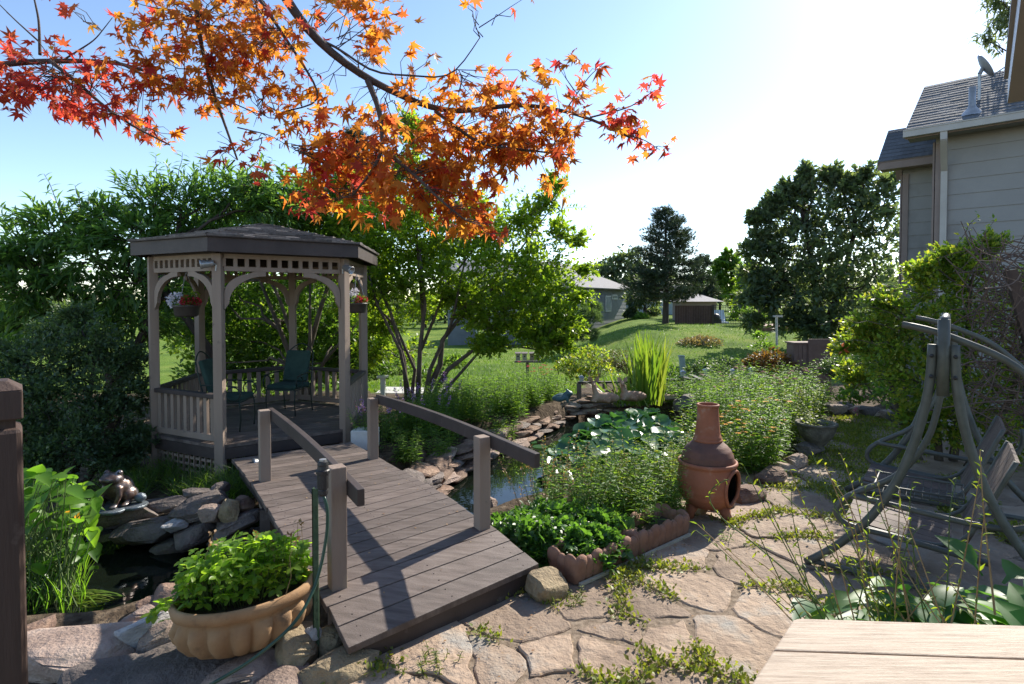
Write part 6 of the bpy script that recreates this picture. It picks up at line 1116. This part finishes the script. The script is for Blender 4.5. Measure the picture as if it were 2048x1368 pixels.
for c_, r_q in (((.02, 0, .07), (.13, .09, .06)), ((.12, -.01, .13), (.07, .07, .05)), ((-.06, .0, .05), (.09, .09, .05)), ((-.03, -.08, .05), (.08, .03, .045)), ((.1, -.06, .04), (.025, .025, .06))): m.ball(gf + c_, r_q, 16, 10)
m.ball(gf + (.10, -.04, .18), .022, 8, 6); m.ball(gf + (.10, .04, .18), .022, 8, 6); put('body', melt(m, .012, 'body', surf("verdigris", [(.03, .07, .075), (.07, .13, .14)], 9, .45, .2), 3), None, t); put('mouth', MB().tube(smooth([gf + (.09, -.075, .115), gf + (.18, -.04, .12), gf + (.195, .0, .125), gf + (.18, .05, .12)], 10), .004, 5), SOOT_HOLLOW, t)
# solar lights and dark rails
GREYW = surf("weathered grey wood", [(.12, .1, .09), (.2, .17, .15)], 9, .85, .3)
def rails(a, b_, label, n, zt=.3):
    a, b_ = np.array(a), np.array(b_); t = thing('garden_rail', label, 'rail', a - (0, 0, zt), group='dark low rails at the far end of the bed'); put('top_board', MB().beam(a, b_, .09, .035), DARKP, t)
    for i in range(n): p = a + (b_ - a) * ((i + .04) / max(1, n - .92) if n > 1 else .5); g = hgt(p[0], p[1]) - .1; put('post', MB().box((p[0], p[1], (p[2] - .02 + g) / 2), (.085, .085, p[2] - .02 - g)), GREYW, t)
for (x0, y0, x1, y1, Y0, Y1, n, lb_) in ((1156, 765, 1262, 764, 11.2, 11.4, 3, 'low dark rail behind the two deer statues'), (1258, 757, 1362, 760, 11.4, 11.6, 2, 'low dark rail behind the reeds'), (1361, 754, 1388, 760, 11.6, 11.2, 2, 'short stepped rail with one solar lamp, left end of the stair'), (1381, 750, 1406, 761, 12, 11.4, 2, 'second stepped rail from the reeds'), (1409, 750, 1430, 759, 12.4, 11.8, 2, 'third stepped rail, in front of the low dark shrubs'), (1461, 750, 1494, 761, 12.2, 11.4, 2, 'stepped rail with a solar lamp on its high end beside the longest one'), (1495, 748, 1553, 759, 12.4, 11.2, 2, 'longest stepped rail in front of the rust coloured shrub')):
    rails(P(x0, y0, Y0), P(x1, y1, Y1), lb_, n)
def solar(p, label):
    t = thing('solar_light', label, 'solar light', p); p = np.array(p)
    put('lamp_body', MB().lathe(p, [(.001, 0), (.035, 0), (.03, .015), (.04, .02), (.045, .075), (.001, .075)], 12), WHITEP, t); put('cap', MB().lathe(p, [(.001, .125), (.03, .12), (.075, .085), (.075, .078), (.001, .08)], 4, rot=.78), GREYM, t)
for px, py, Y, lb_ in ((1163, 763, 11.2, 'solar light on the rail left of the antlered deer'), (1265, 755, 11.4, 'solar light on the rail right of the doe statue'), (1366, 752, 11.6, 'solar light at the right end of the rail behind the reeds'), (1411, 748, 12.3, 'solar light on the third stepped rail'), (1465, 749, 12.1, 'solar light on the high end of the rail beside the longest one'), (1502, 746, 12.3, 'solar light on the longest stepped rail')): solar(P(px, py, Y) + (0, 0, .0), lb_)
# birdhouses
bs = H_(1055, 17); bz = P(1055, 722, 17)[2]; t = thing('birdhouse_stand', 'post with a shelf carrying four birdhouses', 'stand', bs); put('post', MB().box((bs[0], bs[1], (bs[2] + bz) / 2), (.09, .09, bz - bs[2])), GREYW, t); put('shelf', MB().box((bs[0], bs[1], bz - .02), (.78, .2, .04)), GREYW, t)
for i, px in enumerate((1036, 1049, 1064, 1077)):
    p = P(px, 721, 17); t = thing('birdhouse', ['grey birdhouse at the left end of the shelf', 'grey birdhouse second from the left on the shelf', 'brown birdhouse third from the left on the shelf', 'pale birdhouse at the right end of the shelf'][i], 'birdhouse', p, group='birdhouses on one shelf'); mt = surf("birdhouse wood", [[(.3, .26, .22), (.4, .35, .3)], [(.3, .26, .22), (.42, .37, .3)], [(.24, .17, .13), (.33, .24, .19)], [(.4, .34, .27), (.5, .43, .35)]][i], 6, .8, .2)
    put('box', MB().box(p + (0, 0, .11), (.13, .15, .2)), mt, t); put('entrance_hole', MB().lathe(p + (0, -.078, .13), [(.001, 0), (.024, 0), (.024, .004)], 12) if 0 else MB().ball(p + (0, -.074, .13), (.024, .006, .024), 10, 6), SOOT_HOLLOW, t); put('roof', MB().slab([p + (-.09, -.11, .205), p + (.09, -.11, .205), p + (.09, .09, .235), p + (-.09, .09, .235)], .018), GREYW, t)  # entrance hole is a solid dark disc, the shade inside painted on
# shrubs beyond the pond
mound('rounded_shrub', 'light green shrub right of the birdhouses', 'shrub', [B(1160, 730, 12.5, 42)[:2], B(1185, 715, 12.6, 36)[:2], B(1135, 740, 12.4, 28)[:2], B(1200, 745, 12.4, 34)[:2], B(1165, 760, 12.3, 34)[:2]], OVAL, .075, 420, L_YEL, 81, stemmat=BARK)
mound('rounded_shrub', 'olive shrub between the light green one and the reeds', 'shrub', [B(1235, 725, 13.5, 36)[:2], B(1215, 735, 13.6, 28)[:2], B(1255, 740, 13.4, 28)[:2]], OVAL, .055, 650, L_RUST if 0 else leafm("olive leaf", [(.07, .085, .035), (.1, .11, .04), (.13, .12, .05)], .35), 82, stemmat=BARK)
mound('juniper_bush', 'very dark dense juniper in front of the grey house', 'shrub', [B(1150, 660, 26, 34)[:2], B(1175, 640, 26, 26)[:2], B(1125, 670, 26, 30)[:2], B(1165, 675, 26, 28)[:2], B(1185, 620, 26.5, 14)[:2]], TUFT, .3, 420, L_DARK, 83, stemmat=BARK_D, flat=1.0)
mound('low_shrub', 'low dark shrub behind the stepped rails', 'shrub', [B(1410, 735, 14.5, 24)[:2], B(1450, 730, 14.6, 28)[:2], B(1475, 735, 14.4, 26)[:2], B(1385, 745, 14.4, 18)[:2], B(1440, 745, 14, 26)[:2]], OVAL, .08, 360, L_DARK, 84, stemmat=BARK_D)
mound('low_shrub', 'low green shrub immediately right of the reeds', 'shrub', [B(1335, 745, 13, 22)[:2], B(1290, 735, 13.5, 22)[:2]], OVAL, .08, 300, L_WOOD, 85, stemmat=BARK_D)
mound('rusty_shrub', 'rust coloured shrub in front of the dark shed', 'shrub', [B(1520, 725, 14, 28)[:2], B(1545, 720, 14.1, 30)[:2], B(1500, 735, 14, 22)[:2], B(1565, 730, 14, 22)[:2], B(1535, 745, 13.8, 30)[:2]], OVAL, .09, 330, L_RUST, 86, stemmat=BARK)
mound('leafy_sapling', 'green sapling rising behind the rust coloured shrub', 'shrub', [B(1525, 695, 15, 18)[:2], B(1520, 675, 15, 12)[:2], B(1540, 700, 15, 14)[:2]], OVAL, .1, 120, L_WOOD, 87, stemmat=BARK)
mound('boxwood', 'dark clipped boxwood right of the brown shed', 'shrub', [B(1690, 740, 10.5, 48)[:2], B(1720, 735, 10.4, 44)[:2], B(1665, 745, 10.6, 34)[:2], B(1745, 745, 10, 44)[:2]], OVAL, .045, 1300, L_DARK, 88, stemmat=BARK_D, flat=.85)
rb = mound('rose_bush', 'rose bush with faded pink blooms in front of the boxwood', 'shrub', [B(1720, 785, 8.8, 34)[:2], B(1750, 770, 8.7, 36)[:2], B(1770, 800, 8.5, 34)[:2], B(1700, 800, 8.9, 24)[:2]], OVAL, .075, 280, L_PER, 89)
m = MB()
for px, py in ((1700, 768), (1720, 745), (1772, 730), (1760, 750), (1712, 820), (1660, 775), (1735, 795)): leaves(m, np.repeat([P(px, py, 8.5)], 14, 0) + rh.normal(0, .025, (14, 3)), rdir(14, rh), .05, OVAL, r=rh)
put('bloom', m, PINKF, rb)
mound('fill_shrub', 'mixed green shrub behind the rose bush next to the honeysuckle', 'shrub', [B(1800, 790, 7.6, 50)[:2], B(1770, 720, 8.6, 50)[:2], B(1730, 700, 9.4, 36)[:2]], OVAL, .065, 500, L_PER, 90, stemmat=BARK)
# lawn furniture
ub = H_(1369, 18); t = thing('utility_box', 'slim pale green utility marker standing on the lawn', 'utility marker', ub); GM = surf("pale green plastic", [(.3, .36, .3), (.36, .42, .36)], 6, .6, .05); put('body', MB().beam(ub - (0, 0, .05), P(1363, 713, 18.1), .17, .12, up=(0, 1, 0)), GM, t, bevel=.01); tp = P(1362.5, 712, 18.1); put('cap', MB().box(tp, (.19, .14, .04)), GM, t)
dm = H_(1405, 24); mound('rock_garden', 'low dry mound with pale stones in the middle of the lawn', 'flower bed', [(dm + (-.5, 0, .0), .5), (dm + (.3, 0, .02), .55), (dm + (.0, .3, .1), .4)], SMALL, .11, 420, leafm("dry mound leaf", [(.2, .15, .09), (.3, .23, .15), (.1, .12, .04)], .3), 91, flat=.6)
# neighbour's grey house
hg = thing('grey_house', 'grey sided house with shallow grey roof beyond the lawn', 'house', H_(1200, 46)); GS = surf("grey siding", [(.15, .16, .17), (.19, .2, .21)], 3, .7, .1); a, b_ = P(1150, 600, 41), P(1252, 600, 50); a[2] = b_[2] = 0; dv = unit(b_ - a); nv = np.array([-dv[1], dv[0], 0]); zb, ze = -.9, 2.75
put('wall', siding(a, b_, zb, ze, -nv if nv[1] > 0 else nv, .3), GS, hg); fl_w = a + np.array([-9, -1.5, 0]); put('wall', siding(fl_w, a, -2.2, ze, unit(np.array([.15, -1, 0])), .3), GS, hg)
put('wall', siding(b_, b_ + nv * 8, zb, ze, dv, .3), GS, hg)
e0, e1 = a - dv * .6 + np.array([nv[0], nv[1], 0]) * -.6, b_ + dv * .6 - nv * .6; e0, e1 = e0 + (0, 0, ze), e1 + (0, 0, ze); r0, r1 = e0 + nv * 5 + dv * 1.0 + (0, 0, 2.2), e1 + nv * 5 - dv * 3.2 + (0, 0, 2.2)
ro2 = put('roof', MB().slab([e0, e1, r1, r0], .08).slab([e1, e1 + nv * 10, r1], .08).slab([r0, r1, e1 + nv * 10, e0 + nv * 10], .08), surf("far grey roof", [(.2, .19, .19), (.27, .26, .25)], 6, .9, .2), hg)
g0 = fl_w + (-.6, -.6, ze); put('roof', MB().slab([g0, e0 + (.2, -.2, .0), e0 + nv * 5 + (-1, 0, 2.2), g0 + (0, 6, 2.2)], .08), surf("far grey roof side", [(.2, .19, .19), (.27, .26, .25)], 6, .9, .2), hg)
def pane(px0, py0, px1, py1, Y, par, off):
    c0, c1 = P(px0, py0, Y), P(px1, py1, Y); f_ = MB().slab([c0 + off, np.array([*(c0 + dv * (c1[0] - c0[0]) / dv[0])[:2], c0[2]]) + off, np.array([*(c0 + dv * (c1[0] - c0[0]) / dv[0])[:2], c1[2]]) + off, np.array([c0[0], c0[1], c1[2]]) + off], .05); w_ = put('window', f_, WHITEP, par)
Yw = a[1] + (P(1210, 600, 46)[0] - a[0]) / dv[0] * dv[1]
def onwall(px):                                                          # distance along the wall seen at a pixel column
    s_ = ray(px, 600)[0] / ray(px, 600)[1]; return (a[0] - s_ * a[1]) / (s_ * dv[1] - dv[0])
for px0, px1, z0, z1 in ((1210, 1221, .95, 2.25), (1223, 1233, 1.95, 2.35)):
    t0, t1 = onwall(px0), onwall(px1); q0, q1 = a + dv * t0 - nv * .05, a + dv * t1 - nv * .05; w_ = put('window', MB().beam(q0 + (0, 0, (z0 + z1) / 2), q1 + (0, 0, (z0 + z1) / 2), .06, z1 - z0), WHITEP, hg); fr_ = .09
    put('pane', MB().beam(q0 - nv * .02 + dv * fr_ + (0, 0, (z0 + z1) / 2), q1 - nv * .02 - dv * fr_ + (0, 0, (z0 + z1) / 2), .05, z1 - z0 - 2 * fr_), surf("pane glass", [(.25, .28, .3), (.35, .38, .4)], 2, .15, 0), w_)
for px in (955, 975, 1005, 1052, 1088): p = P(px, 690, 38); gz_ = hgt(p[0], p[1]); put('porch_column', MB().box((p[0], p[1], gz_ + 1.15), (.22, .22, 2.3)), WHITEP, hg)
p0, p1_ = P(940, 655, 38), P(1095, 655, 38); put('porch_roof', MB().beam((p0[0], 37.8, hgt(p0[0], 38) + 2.4), (p1_[0], 37.8, hgt(p1_[0], 38) + 2.4), 1.2, .25), GS, hg)
# small building, fence, iron fence, deck, shed, post
sbd = thing('pool_house', 'small low building with hipped pale roof behind the brown board fence', 'building', H_(1388, 36)); c = P(1388, 600, 38); zb = .4; put('wall', MB().box((c[0], c[1], zb + .75), (2.3, 2, 1.5)), TRIM, sbd); zr = P(1388, 603, 38)[2]
q = [c * (1, 1, 0) + np.array([x, y, zr]) for x, y in ((-1.5, -1.4), (1.5, -1.4), (1.5, 1.4), (-1.5, 1.4))]; ap = [c * (1, 1, 0) + np.array([x, 0, P(1388, 588, 38)[2]]) for x in (-.7, .3)]; put('roof', MB().add(q + ap, [(0, 1, 5, 4), (2, 3, 4, 5), (1, 2, 5), (3, 0, 4), (3, 2, 1, 0)]), surf("pale roof", [(.4, .37, .34), (.5, .46, .43)], 5, .9, .2), sbd)
fa, fb = P(1350, 600, 33), P(1424, 600, 33); zt = P(1380, 611, 33)[2]; bf = thing('board_fence', 'dark brown vertical board fence under the pine', 'fence', H_(1388, 33)); m = MB(); n_b = 15
for i in range(n_b): x = fa[0] + (fb[0] - fa[0]) * (i + .5) / n_b; m.box((x, 33, (zt + .3) / 2), ((fb[0] - fa[0]) / n_b - .012, .025, zt - .3))
put('boards', m, surf("dark red brown boards", [(.075, .04, .035), (.11, .06, .05)], 6, .8, .2, island=.15), bf); put('corner_post', MB().box((fb[0] + .06, 33, (zt + .35) / 2), (.12, .12, zt - .25)), DARKP, bf)
ir = thing('iron_fence', 'thin black iron picket fence along the top of the lawn', 'fence', H_(1480, 33)); ia, ib = P(1428, 600, 33.2), P(1660, 600, 31); zt = P(1428, 610, 33.2)[2]; m = MB()
for z in (.55, zt - .12, zt - .02): m.beam((ia[0], ia[1], z), (ib[0], ib[1], z), .03, .03)
put('fence_rail', m, BLACKP, ir); m = MB(); n_b = 66
for i in range(n_b + 1): p = ia + (ib - ia) * i / n_b; m.box((p[0], p[1], (zt + .4) / 2), (.018, .018, zt - .4))
put('pickets', m, BLACKP, ir)
wdk = thing('wooden_deck', 'low brown wooden deck with lattice skirt under the large tree', 'deck', H_(1590, 28)); da, db = P(1516, 600, 28), P(1720, 600, 27); ztop = P(1516, 652, 28)[2]; BRN = surf("orange brown wood", [(.2, .11, .075), (.28, .16, .11)], 6, .75, .2)
dd = unit((db - da) * (1, 1, 0)); dn_ = np.array([-dd[1], dd[0], 0]); put('platform', MB().slab([xy(da) + (0, 0, ztop - .06), xy(db) + (0, 0, ztop - .06), xy(db) + dn_ * 3 + (0, 0, ztop - .06), xy(da) + dn_ * 3 + (0, 0, ztop - .06)], .06), BRN, wdk); put('fascia', MB().beam(xy(da) + (0, 0, ztop - .16), xy(db) + (0, 0, ztop - .16), .04, .22), BRN, wdk); m = MB()
for i in range(70):
    for s_ in (-1, 1): p = xy(da) + (xy(db) - xy(da)) * (i + .5) / 70; m.beam(p + dd * -.16 * s_ + (0, 0, ztop - .58), p + dd * .16 * s_ + (0, 0, ztop - .27), .03, .008, up=dn_) if 0 else m.beam(p - dd * .15 * s_ + dn_ * (.06 + .01 * s_) + (0, 0, ztop - .58), p + dd * .15 * s_ + dn_ * (.06 + .01 * s_) + (0, 0, ztop - .27), .008, .03)
put('lattice', m, BRN, wdk)
for i in range(7): p = xy(da) + (xy(db) - xy(da)) * (i + .1) / 6.4 + dn_ * .05; put('railing_post', MB().box((p[0], p[1], ztop + .4), (.1, .1, .8)), BRN, wdk)
lp = H_(1556, 20.5); t = thing('light_post', 'slim grey post light standing in front of the wooden deck', 'post light', lp); zt = P(1552, 634, 20.5)[2]; put('pole', MB().tube([lp - (0, 0, .1), (lp[0] - .05, lp[1], zt)], .045, 8), GREYM, t); put('lamp_head', MB().box((lp[0] + .0, lp[1], zt + .03), (.3, .16, .07)), GREYM, t)
pf = P(1443, 645, 35); t = thing('lounge_chair', 'pale blue folded lounge chair behind the iron fence', 'lounge chair', pf - (0, 0, .2)); LB = surf("pale blue fabric", [(.5, .58, .68), (.6, .68, .78)], 4, .8, .1); put('seat', MB().box(pf + (0, 0, .0), (.7, .6, .08)), LB, t); put('backrest', MB().slab([pf + (-.35, .3, .05), pf + (.35, .3, .05), pf + (.3, .5, .75), pf + (-.3, .5, .75)], .06), LB, t)
for x, y in ((-.3, -.25), (.3, -.25), (-.3, .25), (.3, .25)): put('leg', MB().box(pf + (x, y, -.2), (.04, .04, .4)), GREYM, t)
pf = P(1430, 643, 34.6); t = thing('barbecue', 'black covered barbecue behind the iron fence beside the board fence', 'barbecue', pf - (0, 0, .3)); put('hood', MB().ball(pf + (0, 0, .25), (.32, .28, .25), 14, 8), BLACKP, t); put('cart', MB().box(pf + (0, 0, -.1), (.6, .5, .5)), BLACKP, t)
shd = thing('garden_shed', 'brown vertical board shed with a raised door panel beside the boxwood', 'shed', H_(1620, 14.2)); s0, s1 = P(1588, 690, 14), P(1664, 690, 14.0); z0 = P(1600, 800, 14)[2]; SH_ = surf("tan brown boards", [(.16, .105, .085), (.21, .145, .12)], 5, .75, .2, island=.08); m = MB(); n_b = 9
zt = P(1600, 688, 14)[2]
for i in range(n_b): x = s0[0] + (s1[0] - s0[0]) * (i + .5) / n_b; m.box((x, 14.0, (z0 + zt) / 2), ((s1[0] - s0[0]) / n_b - .008, .02, zt - z0))
m.box((s1[0] / 2 + s0[0] / 2, 14.2, (z0 + zt) / 2), (s1[0] - s0[0], .36, zt - z0 - .02)); put('wall', m, SH_, shd); put('lid', MB().box(((s0[0] + s1[0]) / 2, 14.18, zt + .02), (s1[0] - s0[0] + .06, .45, .04)), SH_, shd)
dx0, dx1 = P(1616, 690, 13.97)[0], P(1660, 690, 13.97)[0]; zd = P(1640, 678, 13.97)[2]; dr_ = put('door', MB().box(((dx0 + dx1) / 2, 13.965, (z0 + zd) / 2), (dx1 - dx0, .03, zd - z0)), SH_, shd); zm = P(1640, 723, 13.97)[2]; m = MB(); m.box(((dx0 + dx1) / 2, 13.94, zm), (dx1 - dx0, .02, .07)); m.box(((dx0 + dx1) / 2, 13.94, zd - .1), (dx1 - dx0 + .02, .02, .14)); m.box((dx0 + .05, 13.94, (z0 + zd) / 2), (.08, .018, zd - z0)); put('door_frame', m, SH_, dr_)
# white table/bird bath behind the gazebo
tq = P(766, 780, 11.8); t = thing('white_pedestal', 'white pedestal stand between the crape myrtle stems and the gazebo', 'pedestal', (tq[0], tq[1], -.2)); put('column', MB().box((tq[0], tq[1], .02), (.09, .09, .55)), WHITEP, t); put('top', MB().box((tq[0], tq[1], .31), (.22, .22, .035)), WHITEP, t)
# distant trees
def pine():
    r = np.random.default_rng(31); bse = H_(1331, 33); root = thing('pine_tree', 'tall spreading pine on the lawn by the board fence', 'tree', bse); wb, lb = MB(), MB(); ztop = P(1331, 418, 33)[2]; hh = ztop - bse[2]
    wb.tube(smooth([bse - (0, 0, .3), bse + (.05, 0, hh * .4), bse + (-.02, 0, hh * .75), bse + (0, 0, hh)], 14), [.2, .03], 10)
    for i in range(112):
        f = .2 + .8 * ((i * .618) % 1) ; z = bse[2] + hh * f; L = hh * np.interp(f, [.2, .3, .42, .55, .7, .85, 1], [.3, .37, .34, .3, .24, .15, .05]) * r.uniform(.75, 1.08); a = r.uniform(0, 6.28); s0 = np.array([bse[0], bse[1], z]); e = s0 + (L * math.cos(a), L * math.sin(a), L * r.uniform(-.05, .35)); pl_ = bend(s0, e, -.04, 6, .03, r); wb.tube(pl_, [.05 * (1.2 - f), .012], 5)
        n = int(46 * L / 2 + 14); t_ = r.uniform(.3, 1.0, n); pos = np.stack([np.interp(t_, np.linspace(0, 1, 6), pl_[:, k]) for k in range(3)], 1) + r.normal(0, .17, (n, 3)) * (1, 1, .6); leaves(lb, pos, unit(e - s0) * .6 + r.normal(0, .5, (n, 3)) + (0, 0, .5), .34 * r.uniform(.7, 1.1, n), (TUFT[0] * (1.3, 1, 1.3), TUFT[1]), r=r)
    put('trunk', wb, BARK_D, root); put('crown', lb, L_PINE, root)
pine()
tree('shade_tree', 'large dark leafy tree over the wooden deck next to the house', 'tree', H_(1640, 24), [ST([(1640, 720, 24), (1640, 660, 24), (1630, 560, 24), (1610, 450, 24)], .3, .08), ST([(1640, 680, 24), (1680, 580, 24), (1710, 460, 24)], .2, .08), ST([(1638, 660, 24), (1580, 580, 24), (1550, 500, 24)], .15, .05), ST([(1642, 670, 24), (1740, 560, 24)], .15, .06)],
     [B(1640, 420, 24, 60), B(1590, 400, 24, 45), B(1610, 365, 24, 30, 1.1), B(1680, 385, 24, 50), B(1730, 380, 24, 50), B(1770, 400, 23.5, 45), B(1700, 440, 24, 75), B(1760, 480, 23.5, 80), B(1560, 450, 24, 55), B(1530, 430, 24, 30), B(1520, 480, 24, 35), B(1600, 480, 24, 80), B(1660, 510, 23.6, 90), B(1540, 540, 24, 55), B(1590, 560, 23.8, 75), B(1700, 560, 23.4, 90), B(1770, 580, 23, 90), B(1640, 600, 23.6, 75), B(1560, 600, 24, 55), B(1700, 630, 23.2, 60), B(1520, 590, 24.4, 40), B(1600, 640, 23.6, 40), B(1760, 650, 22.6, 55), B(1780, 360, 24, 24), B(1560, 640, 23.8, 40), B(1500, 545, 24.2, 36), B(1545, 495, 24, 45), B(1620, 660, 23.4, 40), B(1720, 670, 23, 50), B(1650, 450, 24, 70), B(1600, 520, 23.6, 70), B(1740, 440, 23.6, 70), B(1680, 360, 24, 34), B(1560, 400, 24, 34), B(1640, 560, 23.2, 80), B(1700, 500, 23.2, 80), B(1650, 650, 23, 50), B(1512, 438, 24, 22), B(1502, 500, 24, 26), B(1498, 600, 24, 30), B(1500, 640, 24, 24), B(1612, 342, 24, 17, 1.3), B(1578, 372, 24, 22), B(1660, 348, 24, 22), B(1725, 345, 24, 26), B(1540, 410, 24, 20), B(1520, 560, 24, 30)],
     L_FAR_HAZE, BARK_D, 36, 14, .24, OVAL, grow=1.0, tw_r=.012, limb_r=.06, sd=32, tw_draw=.3)
for nm_, lb_, px, Y, bl, mt, sd_ in (('distant_tree', 'dark tree behind the roof end of the grey house', 1225, 56, [(1200, 545, 30), (1225, 530, 32), (1255, 520, 32), (1280, 545, 34), (1240, 570, 34), (1215, 580, 26), (1270, 585, 30)], L_FAR_HAZE, 33), ('distant_tree', 'spreading dark tree just left of the pine trunk', 1290, 46, [(1290, 570, 34), (1270, 600, 26), (1310, 590, 34), (1320, 560, 28)], L_FAR_HAZE, 34), ('distant_tree', 'dark pine like tree right of the tall pine over the board fence', 1395, 44, [(1390, 545, 34), (1410, 570, 34), (1375, 575, 30), (1420, 590, 26), (1385, 600, 24), (1405, 525, 18)], L_PINE, 35),
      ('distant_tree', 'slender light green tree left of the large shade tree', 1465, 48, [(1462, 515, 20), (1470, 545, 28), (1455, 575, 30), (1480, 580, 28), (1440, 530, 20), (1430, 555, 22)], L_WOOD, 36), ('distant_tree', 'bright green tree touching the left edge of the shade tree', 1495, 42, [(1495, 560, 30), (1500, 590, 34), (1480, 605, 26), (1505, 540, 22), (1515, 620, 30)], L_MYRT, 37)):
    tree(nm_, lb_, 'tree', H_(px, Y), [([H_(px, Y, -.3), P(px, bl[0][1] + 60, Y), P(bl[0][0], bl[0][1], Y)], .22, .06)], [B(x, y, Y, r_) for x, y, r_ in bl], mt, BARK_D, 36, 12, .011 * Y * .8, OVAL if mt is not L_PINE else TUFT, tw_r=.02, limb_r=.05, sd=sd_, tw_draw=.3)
for lb_, px, py, Y, r_, mt in (('round bright bush at the iron fence', 1487, 628, 31, 24, L_WOOD), ('clipped round bush at the corner of the grey house', 1262, 628, 46, 12, L_FAR_HAZE), ('low round bush right of the grey house corner', 1283, 637, 44, 13, L_PER), ('bushy hedge plant between grey house and pine', 1305, 627, 48, 14, L_FAR_HAZE)): mound('lawn_bush', lb_, 'shrub', [(P(px, py, Y), r_ * Y / F), (P(px - r_ * .3, py + r_ * .4, Y), r_ * .85 * Y / F)], OVAL, .006 * Y, 420, mt, int(px), stemmat=BARK_D)
pb_ = H_(1325, 52); hbl = thing('far_house', 'pale blue grey house glimpsed behind the pine trunk', 'house', pb_); put('wall', MB().box(pb_ + (0, 4, .9), (7, 4, 1.8)), surf("pale blue siding", [(.4, .45, .5), (.46, .5, .55)], 3, .8, .1), hbl); put('roof', MB().add([pb_ + np.array(v) for v in ((-4, 1.5, 1.8), (4, 1.5, 1.8), (4, 6.5, 1.8), (-4, 6.5, 1.8), (-3, 4, 2.9), (3, 4, 2.9))], [(0, 1, 5, 4), (2, 3, 4, 5), (1, 2, 5), (3, 0, 4), (3, 2, 1, 0)]), HSHING, hbl)
tree('overhanging_tree', 'drooping leafy branch tip above the house roof', 'tree', (13.5, 13, 0), [([(13.5, 13, -.2), (13.4, 13, 5), (12.6, 12.5, 9.5)], .25, .12)], [B(2030, 10, 12, 30), B(1990, 45, 12, 24, .6, .6), B(1965, 75, 12, 16, .5, .4), B(2040, 50, 12, 26), B(1985, -10, 12, 30), B(2080, -40, 12, 80)], L_FAR_HAZE, BARK_D, 26, 12, .15, LANCE, sd=38, droop=.7, up=0)
# far left: fence and trees beyond the lawn
fa, fb = P(-300, 630, 46), P(44, 632, 44); m = MB(); ff = thing('far_fence', 'grey board fence far off at the left beyond the lawn', 'fence', H_(0, 45)); n_b = 60
for i in range(n_b): p = fa + (fb - fa) * (i + .5) / n_b; g = hgt(p[0], p[1]); m.box((p[0], p[1], g + .55), (.22, .03, 1.3))
put('boards', m, GREYW, ff)
rt = random.Random(4); k = 0
def far_row(xs, Y, py, rp, label, grp, sd0):
    for i, px in enumerate(xs):
        c = H_(px, Y + rt.uniform(-4, 4)); r_ = rp * Y / F * rt.uniform(.8, 1.2)
        tree('far_tree', label, 'tree', c, [([c - (0, 0, .3), c + (0, 0, r_ * 1.2)], .2, .1)], [(c + (0, 0, r_ * 1.2), r_), (c + (r_ * .6, 0, r_ * .9), r_ * .8), (c + (-r_ * .6, 0, r_ * .8), r_ * .8), (c + (.1, 0, r_ * 2.0), r_ * .7)], L_FAR_HAZE, BARK_D, 30, 10, .5, OVAL, group=grp, sd=sd0 + i, tw_draw=.1, limbs=False)
far_row([-260, -180, -90, -20, 45, 100, 170, 240], 66, 610, 26, 'far tree seen beyond the left lawn behind the fence', 'far trees beyond the left lawn', 200)
far_row([330, 420, 510, 600, 690, 780, 850, 920], 60, 610, 34, 'far tree glimpsed through the stems behind the gazebo', 'far trees behind the gazebo', 220)
far_row([1530, 1600, 1680, 1760, 1850], 60, 600, 36, 'far tree screened by the large shade tree', 'far trees behind the shade tree', 240)
# lawn blades near the garden edge
pos, fw = [], []; rg = np.random.default_rng(17)
for _ in range(26000):
    y = 13 + 20 * rg.random() ** 1.6; x = rg.uniform(-.35, .5) * y
    if lawn_amt(x, y) > .6: pos.append((x, y, hgt(x, y) - .005)); fw.append((rg.normal(0, .5), rg.normal(0, .5), 1))
gb = MB(); leaves(gb, pos, fw, rg.uniform(.05, .11, len(pos)), (BLADE[0] * (5, 1, 1), BLADE[1]), up=(0, -1, .2), jit=.6, r=rg); tag(put('grass', gb, L_GRASS), kind='stuff')

far_row([1100, 1160, 1215, 1270, 1330, 1390, 1440, 1490, 1540, 1590, 1650, 1710, 1780], 72, 600, 34, 'far tree closing the horizon beyond the pine and the fences', 'far trees beyond the pine', 260)
far_row([400, 470, 560, 640, 730, 820, 890, 960, 1030], 74, 600, 34, 'far tree closing the horizon beyond the crape myrtle', 'far trees beyond the crape myrtle', 280)
